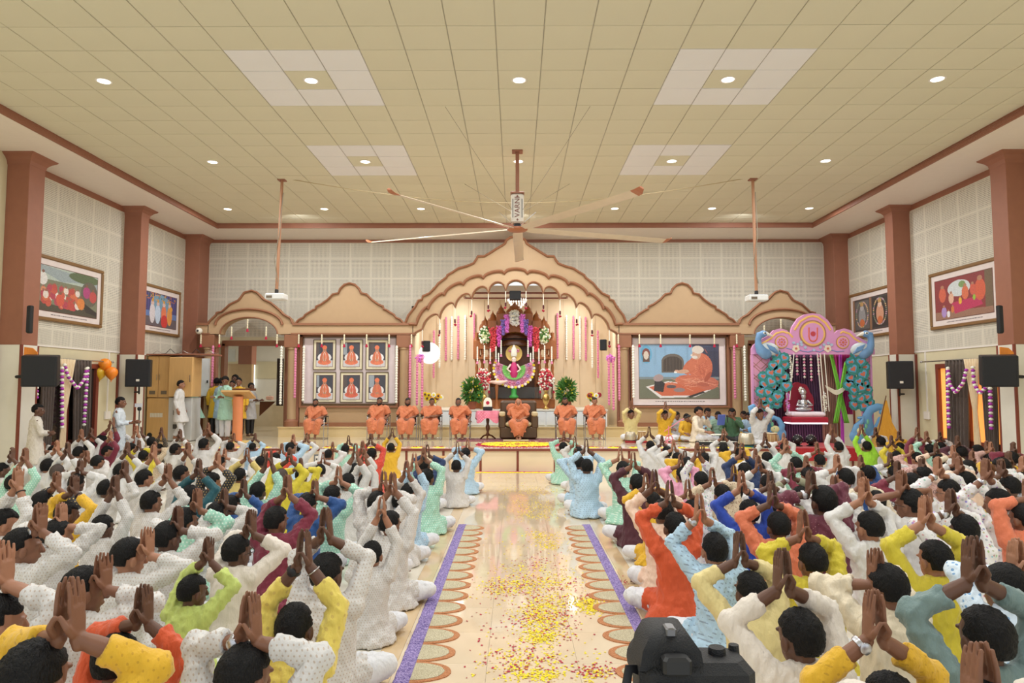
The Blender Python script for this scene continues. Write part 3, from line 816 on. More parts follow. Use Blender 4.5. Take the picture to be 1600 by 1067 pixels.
def face_parts(t, g, beard=None, brow=True, tilak=False):
    R = Matrix.Rotation(g['hy'], 3, 'Z') @ Matrix.Rotation(g['hp'], 3, 'X'); q = lambda x, y, z: Vector(g['head']) + R @ Vector((x, y, z))
    e, p, br, m = MB(), MB(), MB(), MB()
    for s in (-1, 1):
        e.ell(q(s * .03, .079, .006), (.014, .008, .008), 8, 6, R); p.ell(q(s * .03, .0855, .006), (.007, .004, .0075), 8, 6, R)
        br.tube([q(s * .013, .0865, .028), q(s * .03, .086, .034), q(s * .048, .077, .029)], [.004, .0045, .003], 6)
    m.tube([q(-.021, .0845, -.057), q(0, .0955, -.056), q(.021, .0845, -.057)], [.004, .006, .004], 6)
    e.build('eye_white', mat('eye_white', (225, 222, 215), .3), t); p.build('pupil', 'black', t); br.build('eyebrow', 'hair', t)
    m.build('mouth', mat('lip', (140, 74, 66), .5), t)
    if beard:
        b = MB()
        b.ell(q(0, .03, -.066), (.063, .066, .05), 14, 10, R); b.ell(q(0, .066, -.09), (.034, .028, .032), 10, 8, R)
        for s in (-1, 1): b.tube([q(s * .066, .02, -.01), q(s * .062, .03, -.06)], [.013, .018], 8)
        b.tube([q(-.03, .084, -.052), q(0, .094, -.042), q(.03, .084, -.052)], [.005, .007, .005], 6)
        b.build('beard', mat('beard_' + beard, (34, 30, 28) if beard == 'black' else (90, 86, 82), .9, bump=.5, bscale=150), t, smooth=True)
    if tilak:
        MB().ell(q(0, .094, .045), (.006, .004, .007), 8, 6, R).build('tilak', mat('tilak_red', (190, 40, 30), .6), t)

CL = dict(
 wd=(cloth('white_cloth_tan_motif', (208, 205, 202), (184, 168, 154), pitch=.023, r=.17), 'white kurta with tan motifs'),
 w=(cloth('white_cloth', (214, 212, 210)), 'plain white kurta'),
 ww=(cloth('offwhite_cloth', (222, 212, 200)), 'off-white kurta'),
 mint=(cloth('mint_cloth_motif', (158, 208, 186), (214, 232, 218)), 'mint green patterned kurta'),
 bl=(cloth('blue_cloth', (30, 74, 134)), 'deep blue kurta'),
 rb=(cloth('royal_cloth', (30, 66, 168)), 'royal blue kurta'),
 nv=(cloth('navy_cloth', (28, 50, 92)), 'navy kurta'),
 lb=(cloth('light_blue_motif_cloth', (176, 206, 228), (140, 160, 180), r=.17), 'light blue patterned kurta'),
 mar=(cloth('maroon_cloth', (120, 34, 56)), 'maroon kurta'),
 md=(cloth('maroon_speckled_cloth', (100, 38, 56), (190, 150, 150), pitch=.02, r=.13, rnd=True), 'maroon speckled kurta'),
 dm=(cloth('dark_maroon_cloth', (76, 28, 42)), 'dark maroon kurta'),
 yel=(cloth('yellow_cloth', (220, 172, 36), (196, 150, 30), r=.12), 'golden yellow kurta'),
 lem=(cloth('lemon_cloth', (208, 190, 50)), 'lemon yellow kurta'),
 ly=(cloth('soft_yellow_cloth', (226, 204, 96), (206, 180, 90), pitch=.07, r=.12), 'soft yellow kurta'),
 py=(cloth('pale_yellow_cloth', (222, 204, 142)), 'pale yellow kurta'),
 orr=(cloth('orange_cloth', (206, 82, 38)), 'bright orange kurta'),
 cor=(cloth('coral_cloth', (214, 116, 80)), 'coral kurta'),
 lime=(cloth('lime_cloth', (192, 208, 112)), 'pale green kurta'),
 lg=(cloth('bright_lime_cloth', (156, 214, 50)), 'bright lime green kurta'),
 teal=(cloth('teal_cloth', (28, 84, 94)), 'dark teal kurta'),
 blk=(cloth('black_gold_cloth', (38, 34, 36), (190, 160, 90), pitch=.04, r=.16), 'black kurta with gold motifs'),
 tan=(cloth('tan_cloth', (206, 184, 110)), 'tan yellow kurta'),
 red=(cloth('red_cloth', (208, 62, 50), (226, 150, 90), r=.12), 'red kurta with small motifs'),
 pk=(cloth('pink_cloth', (232, 162, 190)), 'pink kurta'),
 pe=(cloth('peach_cloth', (236, 206, 184)), 'peach kurta'),
 cr=(cloth('cream_cloth', (222, 208, 182)), 'cream vest kurta'),
 gg=(cloth('grey_green_cloth', (110, 132, 130)), 'grey green kurta'),
 ol=(cloth('olive_cloth', (150, 150, 124)), 'olive grey kurta'),
 fl=(cloth('white_floral_cloth', (224, 222, 222), (170, 150, 170), pitch=.03, r=.3, rnd=2), 'white floral print kurta'),
 tf=(cloth('tan_floral_cloth', (210, 190, 160), (130, 90, 74), pitch=.022, r=.26, rnd=True), 'tan floral print kurta'),
 pp=(cloth('pink_print_cloth', (206, 168, 160), (150, 96, 96), pitch=.022, r=.28, rnd=True), 'dusty pink print kurta'),
 lbf=(cloth('pale_blue_floral_cloth', (208, 222, 234), (120, 160, 200), pitch=.03, r=.26, rnd=True), 'pale blue floral kurta'),
)
# head x, head y, fingertips x, y, cloth, size, head yaw (deg), extras
KL = [  # left of the aisle
 (36,857,75,784,'wd',1.05,-50,'w'),(105,805,119,741,'yel',1,-35,'b'),(161,826,182,741,'wd',1.05,-20,''),(202,872,238,822,'wd',1,-45,''),
 (237,787,266,723,'wd',1,-25,''),(290,817,311,762,'mint',1.05,-25,''),(362,792,384,747,'bl',1.05,-25,''),(371,864,395,795,'ww',1.08,-30,'g'),
 (8,820,37,728,'wd',1.05,-50,'b'),(23,757,42,699,'mint',1,-20,''),(67,787,94,736,'blk',1,-30,''),(90,739,107,690,'w',1,-10,'3'),(120,757,126,716,'w',1,0,''),
 (75,730,90,688,'w',1,-10,''),(153,724,133,709,'wd',1,-25,''),(159,690,178,651,'mar',1,-20,'b'),(168,766,202,718,'wd',1,-30,''),(189,738,200,690,'w',1,-10,''),
 (226,750,243,694,'wd',1,-30,''),(284,742,296,690,'wd',1.05,-40,''),(319,696,326,660,'w',1,-15,''),(275,704,283,670,'w',1,-40,''),
 (298,776,312,716,'teal',1,-15,''),(332,755,342,706,'blk',1,-35,''),(375,745,387,699,'tan',.95,0,''),(240,705,243,695,'tf',.95,-10,''),(249,702,253,661,'blk',.95,-10,''),
 (237,692,213,664,'w',.95,0,''),(205,702,214,664,'w',.95,-15,''),(124,709,128,670,'w',1,-20,''),(84,706,91,687,'w',.95,-20,''),(4,737,27,698,'w',1,-50,''),
 (225,714,217,687,'lem',.95,-10,''),(168,707,175,672,'mar',.95,-60,''),
 (132,925,172,866,'wd',1.05,-45,''),(54,1069,112,902,'yel',1.1,-10,''),(184,1035,231,911,'orr',1,-25,''),(302,926,331,837,'lime',.95,-35,''),
 (-4,978,4,845,'wd',1.08,-40,''),(383,1062,392,925,'wd',1.08,-25,'w'),(432,816,451,741,'mar',1.05,-20,''),(461,984,476,827,'ly',1.02,-10,'n'),
 (512,899,509,793,'wd',1.08,-25,''),(581,869,597,775,'wd',.9,-5,''),(610,821,614,737,'wd',1,-25,''),(481,791,493,747,'bl',1.03,-15,''),
 (403,770,422,702,'mint',1,-5,''),(440,747,453,699,'lem',1,-5,'3'),(520,777,530,727,'mint',1.03,-15,''),(544,756,556,692,'wd',1,-10,''),(555,738,567,688,'wd',1,-10,''),
 (581,711,579,677,'red',1,-5,''),(611,701,613,668,'yel',.92,0,''),(455,702,459,678,'lb',1,-30,''),(471,702,480,676,'w',.95,-10,''),(431,718,441,692,'red',.95,-10,''),
 (407,724,412,700,'w',.92,0,''),(472,744,470,715,'lem',.95,-20,''),(638,771,648,706,'lb',1,-20,''),(626,785,636,719,'wd',1,-20,''),(668,748,662,698,'mint',1.02,-20,''),
 (663,728,668,694,'nv',1,-10,''),(713,730,715,690,'wd',.92,-5,''),(728,711,731,684,'lb',1,-20,''),(570,754,569,700,'wd',.95,-10,''),(500,737,505,706,'w',.9,30,''),
 (340,805,352,762,'wd',1,-25,''),(262,842,280,790,'wd',1,-20,''),(90,838,97,785,'wd',1,-30,''),(590,790,600,735,'wd',.98,-15,''),
 (64,712,68,690,'w',.95,-20,''),(140,700,143,668,'w',.92,-20,''),(186,693,190,664,'w',.92,-20,''),
 (345,724,352,700,'w',.92,-15,'x'),(513,712,520,690,'w',.9,0,'x'),(360,700,366,676,'wd',.92,-10,'x'),(395,700,399,676,'lb',.92,-10,'x'),(540,704,545,680,'mint',.92,-10,'x'),
]
KR = [  # right of the aisle
 (880,701,881,673,'mint',1,5,''),(903,709,898,681,'wd',1,10,''),(917,731,916,685,'lb',1.05,5,''),(905,725,899,700,'lb',.98,10,'x'),(973,736,969,697,'mint',1.03,5,''),
 (995,758,989,705,'dm',1.05,10,''),(1020,786,1008,739,'yel',1,15,''),(1036,803,1022,733,'pe',1.03,10,''),(1054,826,1046,750,'orr',1,5,''),
 (1116,861,1092,771,'lb',1.06,5,'w'),(1128,775,1112,730,'tf',1.02,5,''),(1095,753,1089,691,'fl',1.04,5,''),(1016,699,1014,666,'w',1,5,''),(1042,708,1034,680,'w',1,10,''),
 (1058,719,1052,686,'w',1,10,''),(1066,744,1063,708,'pk',1,10,''),(1130,705,1130,670,'w',1,5,''),(1156,711,1150,690,'yel',1,5,''),(1198,718,1195,675,'w',1,5,''),
 (1170,803,1158,735,'rb',1.05,5,'b'),(1163,739,1159,691,'nv',1.05,5,''),(1198,758,1184,711,'w',1.05,5,''),(1216,826,1206,753,'cor',1.03,5,''),(1073,727,1070,703,'yel',1,10,''),
 (1243,728,1227,685,'mint',1.05,5,''),(1310,700,1299,661,'w',1,5,''),(1354,699,1345,661,'lg',1,0,''),(1376,692,1367,667,'w',1.05,15,''),(1400,715,1392,680,'lem',1,10,''),
 (1320,750,1306,709,'w',1.08,25,''),(1355,742,1344,710,'bl',1.05,15,''),(1262,745,1259,711,'mar',1.05,5,''),(1250,778,1235,722,'ol',1.05,5,'w'),(1286,786,1266,734,'md',1.12,5,'w'),
 (1358,826,1349,745,'w',1.1,15,''),(1421,790,1406,734,'w',1.1,40,'sg'),(1368,786,1343,735,'cr',1.05,10,''),(1424,757,1400,719,'mar',1.08,20,''),
 (1442,745,1440,712,'pp',1.05,20,''),(1481,770,1462,713,'fl',1.12,35,'wg'),(1508,755,1496,712,'pe',1.05,40,''),(1559,788,1536,715,'fl',1.15,35,'w'),(1577,764,1562,716,'fl',1.08,30,''),
 (1506,831,1484,763,'fl',1.08,10,'w'),(1460,877,1444,774,'lem',1.08,15,''),(1269,880,1254,796,'lem',1.03,5,''),(1384,921,1366,856,'cr',1.12,20,''),(1249,998,1220,856,'ww',1.12,15,''),
 (1538,1000,1519,838,'gg',1.15,10,''),(1569,920,1590,842,'lbf',1.12,20,''),(1390,1108,1364,922,'yel',1.15,5,'w'),(1552,1160,1531,1005,'ww',1.15,5,''),(1172,927,1154,830,'py',1.0,10,''),
 (1406,701,1404,673,'yel',.98,10,''),(1432,718,1423,694,'pp',1,15,''),(1427,703,1433,667,'mar',1,10,''),(1452,705,1447,673,'mint',1,10,''),(1466,722,1462,691,'pe',1,10,''),
 (1501,709,1495,680,'dm',1,15,''),(1488,731,1489,695,'cr',1,10,''),(1527,706,1543,694,'dm',1.05,20,''),(1512,733,1519,704,'w',1,20,''),(1580,719,1583,690,'mar',1.05,10,''),
 (1563,732,1579,720,'yel',1.05,30,''),(1594,755,1598,712,'w',1.05,20,''),(1597,812,1608,745,'cor',1.08,15,''),(1080,800,1074,748,'fl',1,5,'x'),(1150,770,1146,726,'w',1,5,'x'),
 (1100,718,1098,694,'w',.95,5,'x'),(1225,702,1224,676,'w',.95,5,'x'),(1280,722,1276,690,'w',.98,5,'x'),(1312,790,1303,742,'w',1.03,5,'x'),
 (1396,742,1390,706,'w',1,10,'x'),(1470,700,1468,674,'w',.95,10,'x'),(1545,720,1548,690,'pp',.98,10,'x'),
 (1185,735,1180,700,'w',.98,5,'x'),(1495,745,1492,706,'w',1,15,'x'),(1210,790,1203,735,'w',1,5,'x'),
]
# ---- the seated crowd
CROWD = []
def relax():
    """shift sizes a little so that neighbours sit clear of each other and of the walls (heads keep their place in view)"""
    E = []
    for side, LST in (('left', KL), ('right', KR)):
        for i, k in enumerate(LST): E.append([side, i, k[0], k[1], k[5], k[5]])
    def pos(e, s): h = onz(e[2], e[3], .665 * s); return h.x, h.y
    for it in range(60):
        Pn = [pos(e, e[5]) for e in E]; mv = [0.0] * len(E)
        for a in range(len(E)):
            if abs(Pn[a][0]) > 8.72: mv[a] -= .5
            if Pn[a][1] > 14.75: mv[a] -= .5
            for b in range(a + 1, len(E)):
                dx = abs(Pn[a][0] - Pn[b][0]); dy = Pn[a][1] - Pn[b][1]
                q = math.hypot(dx / .66, dy / .62)
                if q < 1:
                    g = (1 - q) * .35 * (1 if dy >= 0 else -1); mv[a] += g; mv[b] -= g
        for e, m in zip(E, mv):
            if m == 0: continue
            y0 = pos(e, e[5])[1]; y1 = pos(e, e[5] + .01)[1]; k = (y1 - y0) / .01
            e[5] = min(e[4] + .12, max(e[4] - .12, e[5] + max(-.02, min(.02, m * .4 / k))))
    return {(e[0], e[1]): e[5] for e in E}
SZ = relax()
for side, LST in (('left', KL), ('right', KR)):
    for i, (hx, hy_, tx, ty, ck, s, yaw, ex) in enumerate(LST):
        rr = random.Random(i * 7 + (side == 'left')); s = SZ[side, i]
        yw = math.radians(yaw + rr.uniform(-5, 5)); rz = yw * .4; hl = yw * .6
        H = onz(hx, hy_, .665 * s)
        hx_l = rr.uniform(-.012, .012)
        tipw = at(tx, ty, H.y + .02)
        R = Matrix.Rotation(rz, 3, 'Z')
        ln = max(-.05, min(.05, (tipw.x - H.x) * .25 / s))
        hc = Vector((ln + hx_l, .05, .665)); loc = H - R @ (hc * s)
        tl = R.transposed() @ (tipw - loc) / s
        tl.z = min(max(tl.z, .86), 1.17); tl.x = max(-.33, min(.33, tl.x)); tl.y = .07
        Yd = H.y
        key = 'person%s%d' % (side[0], i)
        g = seated(key, tl, hl, rr.uniform(-.12, .05), (max(.0046, min(.0105, .0011 * Yd + .0002)), max(.012, .0019 * Yd), max(.015, .0022 * Yd)),
                   lean=ln, headx=hx_l, seed=i + 100 * (side == 'left'), sleeve=0 if 's' in ex else 1, knees=(rr.uniform(-.02, .03), rr.uniform(-.02, .03)),
                   kspread=rr.uniform(-.05, .03), splay=rr.uniform(0, 1.6), bulk=rr.uniform(.92, 1.04))
        CROWD.append((side, i, g, loc, s, rz, ck, ex, H))
# ---- figures on and around the stage
def monk(tag_, hy=0, lx=0, hood=False, arms=0, k=1.0, seed=0, wide=1.0):
    b, ku = MB(), MB(); r = random.Random(seed)
    hc = V(lx, .06, 1.11); head(b, hc, hy, -.08); neck = V(lx * .8, .03, 1.0)
    b.tube([neck - V(0, 0, .12), neck, hc - V(0, 0, .05)], [.06, .05, .052], 12)
    b.tube([V(0, 0, .5), V(0, 0, .75), neck - V(0, 0, .1)], [(.08, .06), (.08, .06), (.09, .06)], 10)
    A = [((-.29, .04, .71), (-.05, .3, .6)), ((.29, .04, .71), (.06, .27, .61))]
    if arms == 1: A = [((-.3, .02, .72), (-.3, .25, .66)), ((.27, .06, .7), (.1, .28, .6))]
    if arms == 2: A = [((-.27, .06, .72), (.06, .24, .66)), ((.27, .06, .72), (-.06, .26, .68))]
    for i, s in enumerate((-1, 1)):
        sh = V(s * .19 + lx * .6, .02, .93); el, w = V(*A[i][0]), V(*A[i][1])
        b.tube([sh, el, el.lerp(w, .4), w], [.05, .044, .042, .028], 12); hand_relax(b, w, (w - el) * .5 + V(-s * .1, .05, -.08), V(0, 0, -1), V(-s * .5, .3, .7))
        ku.tube([sh - V(s * .06, 0, -.01), sh + V(s * .02, 0, -.02), sh.lerp(el, .5), sh.lerp(el, .92)], [(.085, .08), (.09, .085), (.095, .09), (.1, .085)], 14, False)
        kn = V(s * (.17 * wide), .44, .53); an = V(s * (.09 if not hood else -.05), .44 + (.04 if hood and s > 0 else 0), .09); hip = V(s * .1, .02, .52)
        b.tube([V(0, 0, .5), hip, kn, an], [.05, .05, .05, .036], 10); foot(b, an, V(s * .15, 1, 0), 1)
        ku.tube([hip, hip.lerp(kn, .5), kn], [.125, .12, .1], 14); 
        ku.tube([kn, kn.lerp(an, .45), kn.lerp(an, .8)], [.1, (.105, .095), (.1 if not hood else .15, .08)], 14, False)
    n = 24
    rg = [(.44, .21, .17, .02), (.55, .215, .17, .03), (.65, .19, .15, .04), (.75, .185, .14, .04), (.85, .2, .14, .03), (.92, .21, .125, .02), (.965, .17, .1, .02), (.99, .1, .075, .03), (1.02, .066, .062, .035)]
    ku.rings([[(lx * (z - .45) + a * math.cos(2 * PI * j / n), y + c * math.sin(2 * PI * j / n), z) for j in range(n)] for z, a, c, y in rg])
    # drape between the knees and over the shoulder
    ku.rings([[(a * math.cos(2 * PI * j / n), y + c * math.sin(2 * PI * j / n), z) for j in range(n)] for z, a, c, y in ((.56, .2, .2, .2), (.5, .23, .22, .24), (.38, .17, .08, .4), (.25, .13 if not hood else .25, .055, .43))])
    ku.tube([V(-.19, -.02, .97), V(-.08, .14, .86), V(.08, .2, .72), V(.17, .2, .6)], [(.07, .03)] * 4, 10)
    ku.tube([V(.2, .1, .93), V(.16, .19, .78), V(.12, .24, .62), V(.1, .44, .5), V(.06, .52, .3)], [(.06, .025)] * 5, 10)
    if hood:
        ku.ell(hc + V(0, -.04, .02), (.1, .095, .12), 20, 14)
        ku.tube([hc + V(-.075, .03, -.04), V(-.09, .05, 1.0)], [.05, .08], 10); ku.tube([hc + V(.075, .03, -.04), V(.09, .05, 1.0)], [.05, .08], 10)
        ku.tube([V(0, .04, 1.0), V(0, .08, .98)], [.09, .1], 10)
    job(tag_ + '|b', b, .0085, it=1); job(tag_ + '|k', ku, .014, .005, seed, 2)
    return dict(tag=tag_, head=hc, hy=hy, hp=-.08, cuffs=[])
def standing(tag_, wr, hy=0, hp=0, walk=0, seed=0, lx=0, vx=(.011, .018, .02), ln=.55):
    """1.7 m figure facing +Y; wr: two (elbow, wrist) pairs."""
    b, ku, py = MB(), MB(), MB()
    hc = V(lx, .03, 1.57); head(b, hc, hy, hp); neck = V(lx * .9, 0, 1.45)
    b.tube([neck - V(0, 0, .1), neck, hc - V(0, -.0, .05)], [.06, .047, .05], 12)
    b.tube([V(0, 0, .9), V(lx * .4, 0, 1.15), neck - V(0, 0, .1)], [(.09, .06), (.08, .06), (.09, .06)], 10)
    for i, s in enumerate((-1, 1)):
        sh = V(s * .165 + lx * .85, 0, 1.38); el, w = V(*wr[i][0]), V(*wr[i][1])
        b.tube([sh, el, w], [.035, .038, .026], 10); hand_relax(b, w, (w - el), V(-s, 0, 0) if (w - el).z < -.1 else V(0, 0, -1), V(0, .6, .5))
        ku.tube([sh - V(s * .05, 0, -.01), sh.lerp(el, .5), el, el.lerp(w, .85)], [.072, .06, .052, .044], 12, False); ku.ell(el, .052, 10, 8)
        an = V(s * .09, (-.28 if s < 0 else .3) * walk, .09 + (.06 if s < 0 and walk else 0)); kn = V(s * .095, .12 * walk, .5); hip = V(s * .09, 0, .9)
        b.tube([V(0, 0, .9), hip, kn, an], [.05, .05, .04, .035], 8); foot(b, an, V(s * .1, 1, 0), 1)
        py.tube([hip, kn, an + V(0, 0, .02)], [.1, .078, .06], 12, False)
    n = 22; sw = .12 * walk
    rg = [(ln, .235, .17 + .06 * walk, sw), (.75, .205, .155, sw * .6), (.95, .18, .135, .1 * sw), (1.12, .158, .118, 0), (1.25, .168, .118, 0), (1.34, .17, .11, 0), (1.405, .13, .085, 0), (1.43, .085, .066, 0), (1.46, .062, .06, 0)]
    ku.rings([[(lx * (z - .9) * 1.8 * (z > .9) + a * math.cos(2 * PI * j / n), y + c * math.sin(2 * PI * j / n), z) for j in range(n)] for z, a, c, y in rg])
    job(tag_ + '|b', b, vx[0], it=1); job(tag_ + '|k', ku, vx[1], .005, seed, 2); job(tag_ + '|p', py, vx[2], .003, seed, 1)
    return dict(tag=tag_, head=hc, hy=hy, hp=hp, cuffs=[(V(*a), V(*c)) for a, c in wr], stand=True)
DN = [((-.23, -.02, 1.12), (-.24, .05, .88)), ((.23, -.02, 1.12), (.24, .05, .88))]
FW = [((-.22, .05, 1.12), (-.14, .27, 1.14)), ((.22, .05, 1.12), (.14, .27, 1.14))]
CRS = [((-.23, .08, 1.14), (.06, .22, 1.14)), ((.23, .08, 1.14), (-.06, .2, 1.1))]
# px x of head, y of head centre, px y of feet, rz, arms, cloth, size handled from the heights
STAND = [
 (60, 641, None, 12.3, 0, -.9, CRS, 'w2', 0, 'skin2', 'man in a cream printed kurta standing by the curtained window, arms crossed', 'pyj', -.3, 0),
 (189, 629, None, 14.6, 0, -1.3, FW, 'lbs', 0, 'skin', 'bespectacled boy in pale kurta bending forward beside the speaker pillar', 'pyj', 0, 0),
 (283, 601, 690, 17.2, ST, -1.5, DN, 'w', .5, 'skin3', 'boy in white kurta walking rightwards in front of the cupboards', 'pyj', 0, 0),
 (305, 594, 684, 18.4, ST, -1.4, DN, 'mint', .8, 'skin', 'boy in mint green kurta striding rightwards before the whiteboard', 'pyj', 0, 0),
 (352, 595, 689, 17.55, ST, PI - .35, FW, 'mint', 0, 'skin', 'boy in mint green kurta reading at the orange lectern', 'pyj', 0, -.45),
 (339, 597, 682, 18.9, ST, .1, DN, 'yel', 0, 'skin2', 'boy in yellow kurta and black trousers behind the lectern reader', 'black', 0, 0),
 (347, 597, 682, 18.7, ST, -.5, DN, 'lb', 0, 'skin', 'boy in light blue kurta half hidden behind the lectern reader', 'pyj', 0, 0),
 (363, 601, 683, 18.6, ST, PI, DN, 'w', 0, 'skin', 'boy in pale kurta peering past the lectern reader', 'pyj', 0, 0),
 (367, 592, 680, 19.6, ST, 2.6, DN, 'ww', 0, 'skin2', 'boy standing at the very back inside the doorway', 'pyj', 0, 0),
 (373, 597, 684, 18.3, ST, PI + .1, DN, 'yel', 0, 'skin', 'boy in yellow kurta facing the hall behind the lectern', 'black', 0, 0),
 (393, 604, 680, 18.9, ST, -1.9, FW, 'gr', 0, 'skin2', 'boy in grey kurta beside the wash counter, hands forward', 'black', 0, 0),
]
CL['w2'] = (cloth('cream_print_cloth', (214, 206, 194), (186, 172, 158), pitch=.03, r=.2, rnd=True), '')
CL['lbs'] = (cloth('pale_sky_cloth', (212, 222, 230)), ''); CL['gr'] = (cloth('grey_cloth', (176, 174, 174)), '')
SG_ = []
for i, (hx, hy_, fy, Y, z0, rz, arms, ck, walk, sk, lab, pj, hl, hp) in enumerate(STAND):
    H = at(hx, hy_, Y); s = (H.z - z0) / 1.57
    SG_.append((standing('stander%d' % i, arms, hl, hp, walk, i, vx=(.011, .018, .02)), H, s, rz, ck, sk, lab, pj, z0))
MONKS = [(493, 629, -.05, 0, 0, 'black', 'monk seated at the far left, alone before the portrait panel'), (593, 627, -.25, 0, 1, 'black', 'monk seated leftmost of the group of four, looking down, black beard'),
         (637, 628, .1, 0, 0, 'black', 'monk with a black beard seated in front of the pillar left of the altar'), (675, 628, .05, 0, 2, None, 'clean-shaven monk with folded arms before the left sunflower bouquet'),
         (716, 628, -.15, 0, 1, 'grey', 'monk with a short beard seated nearest left of the pink draped table'), (883, 627, 0, 0, 0, 'black', 'monk with a black beard seated right of the armchair, hands in lap'),
         (929, 627, .05, 0, 0, None, 'young clean-shaven monk seated furthest right of the altar')]
MK = []
for i, (hx, hy_, hl, lx, ar, bd, lab) in enumerate(MONKS): MK.append(monk('monk%d' % i, hl, (.02, -.03, 0, -.02, .06, .02, 0)[i], False, ar, seed=i + 3))
SWAMI = monk('elder', 0, 0, True, 0, seed=40, wide=1.25)
LAP = [((V(-.2, .3, .3), V(-.27, .12, .3))), ((V(.2, .3, .3), V(.27, .12, .3)))]
PLAY = [(V(-.16, .34, .3), V(-.26, .14, .32)), (V(.16, .34, .3), V(.26, .14, .32))]
MOUTH = [(V(-.03, .2, .56), V(-.22, .2, .36)), (V(.2, .32, .24), V(.27, .12, .3))]
# head px, py, base Y, rz, arms, cloth, size, label, hair
MUS = [
 (986, 648, 17.6, PI, 'up', 'py', 1.0, 'boy in pale yellow kurta with raised hands behind the left tabla pair', 0, 672 - 0),
 (1039, 649, 17.4, PI + .1, 'up', 'yel', 1.0, 'boy in golden yellow kurta with raised hands, left end of the singers', 0, 0),
 (1058, 650, 18.2, PI, LAP, 'gr', .98, 'boy in grey kurta seated behind the two yellow singers', 0, 0),
 (1073, 653, 17.5, PI + .3, MOUTH, 'yel', .95, 'boy in golden yellow kurta singing into a microphone, hand on knee', 0, 0),
 (1092, 644, 17.3, PI + .9, MOUTH, 'cw', 1.12, 'man in cream kurta seated sideways covering his mouth', 0, 0),
 (1106, 645, 18.2, PI + .3, LAP, 'lb', 1.08, 'boy in pale blue kurta seated behind the man in cream', 0, 0),
 (1122, 650, 17.7, PI - .2, MOUTH, 'sg', 1.02, 'boy in sage green kurta bending over a song book', 0, 0),
 (1144, 646, 17.3, PI - .3, MOUTH, 'dg', 1.15, 'long-haired man in dark green shawl singing into a microphone', 4, 0),
 (1162, 649, 18.1, PI, LAP, 'yel', 1.02, 'man in golden kurta seated behind the singer in green', 0, 0),
 (1170, 651, 17.8, PI, LAP, 'lb', 1.0, 'boy in light blue kurta beside the peacock panel', 0, 0),
 (1187, 648, 15.95, PI + .1, 'up', 'w', 1.1, 'boy in white kurta with raised hands behind the right tabla pair', 0, 0),
]
CL['cw'] = (cloth('cream_plain_cloth', (230, 216, 192)), ''); CL['sg'] = (cloth('sage_cloth', (140, 168, 146)), ''); CL['dg'] = (cloth('green_shawl_cloth', (62, 100, 66)), '')
MG = []
for i, (hx, hy_, Y, rz, arms, ck, s, lab, hs, _) in enumerate(MUS):
    H = at(hx, hy_, Y); s = (H.z - ST) / .665
    up = arms == 'up'
    g = seated('musician%d' % i, V(.0, .1, 1.03), 0, -.1 if up else -.2, (.0095, .018, .02), seed=i + 60, arms='pray' if up else [(a[0], a[1]) for a in arms], kspread=-.04)
    MG.append((g, H, s, rz, ck, lab, hs))
run_jobs()

ORD = ['first', 'second', 'third', 'fourth', 'fifth', 'sixth', 'seventh', 'eighth', 'ninth', 'tenth', 'eleventh', 'twelfth', 'thirteenth', 'fourteenth', 'fifteenth', 'sixteenth', 'seventeenth', 'eighteenth', 'nineteenth', 'twentieth', 'twenty-first', 'twenty-second', 'twenty-third', 'twenty-fourth', 'twenty-fifth', 'twenty-sixth', 'twenty-seventh', 'twenty-eighth', 'twenty-ninth', 'thirtieth']
def crowd_label(rec):
    side, i, g, loc, s, rz, ck, ex, H = rec
    same = sorted([r for r in CROWD if r[0] == side and r[6] == ck], key=lambda r: r[8].y)
    desc = CL[ck][1]
    if len(same) == 1: return f'boy in {desc} sitting {side} of the aisle, palms joined overhead'
    if len(same) <= 4:
        return f'boy in {desc} {side} of the aisle, {["nearest", "second nearest", "third nearest", "furthest"][same.index(rec) if rec is not same[-1] else 3]} in that colour'
    # rows of half a metre counted from the camera
    rows = sorted(set(int(r[8].y / .7) for r in CROWD if r[0] == side)); row = rows.index(int(H.y / .7)) + 1
    inrow = sorted([r for r in CROWD if r[0] == side and int(r[8].y / .7) == int(H.y / .7)], key=lambda r: abs(r[8].x))
    return f'boy in {desc}, {ORD[row - 1]} row {side} of aisle, {ORD[inrow.index(rec)]} from aisle'
m_silver = mat('silver_watch', (190, 190, 195), .3, .9)
for rec in CROWD:
    side, i, g, loc, s, rz, ck, ex, H = rec
    rr = random.Random(i * 3 + 11)
    sk = SKINS[(i * 7 + (side == 'left') * 2) % 5]
    hs = 3 if '3' in ex else rr.choice([0, 0, 1, 2, 0])
    t = put_person(g, (loc.x, loc.y, 0), s, rz, CL[ck][0], crowd_label(rec), f'boys sitting {side} of the aisle with joined raised hands', sk, hs, i, 'pyj',
                   hair_m='hair' if hs != 3 else mat('cropped_hair', (70, 58, 52), .8))
    if 'w' in ex: wrist_band(t, m_silver, cuffs=g['cuffs'], i=0, face=True, parent=t)
    if 'b' in ex: wrist_band(t, 'black', w=.005, cuffs=g['cuffs'], i=1, name='bracelet', parent=t)
    if 'n' in ex: wrist_band(t, 'black', cuffs=g['cuffs'], i=0, face=True, parent=t); wrist_band(t, m_silver, w=.003, cuffs=g['cuffs'], i=1, name='bracelet', parent=t)
    if 'g' in ex:
        R = Matrix.Rotation(g['hy'], 3, 'Z') @ Matrix.Rotation(g['hp'], 3, 'X'); q = lambda x, y, z: Vector(g['head']) + R @ Vector((x, y, z)); gm = MB()
        for e in (-1, 1):
            gm.tube([q(e * .034 + .024 * math.cos(a), .1, .004 + .018 * math.sin(a)) for a in np.linspace(0, 2 * PI, 13)[:-1]], [.002] * 12, 5, False, closed=True)
            gm.tube([q(e * .058, .098, .008), q(e * .086, .06, .008), q(e * .09, -.01, .0)], [.002] * 3, 5)
        gm.build('spectacles', 'black', t)
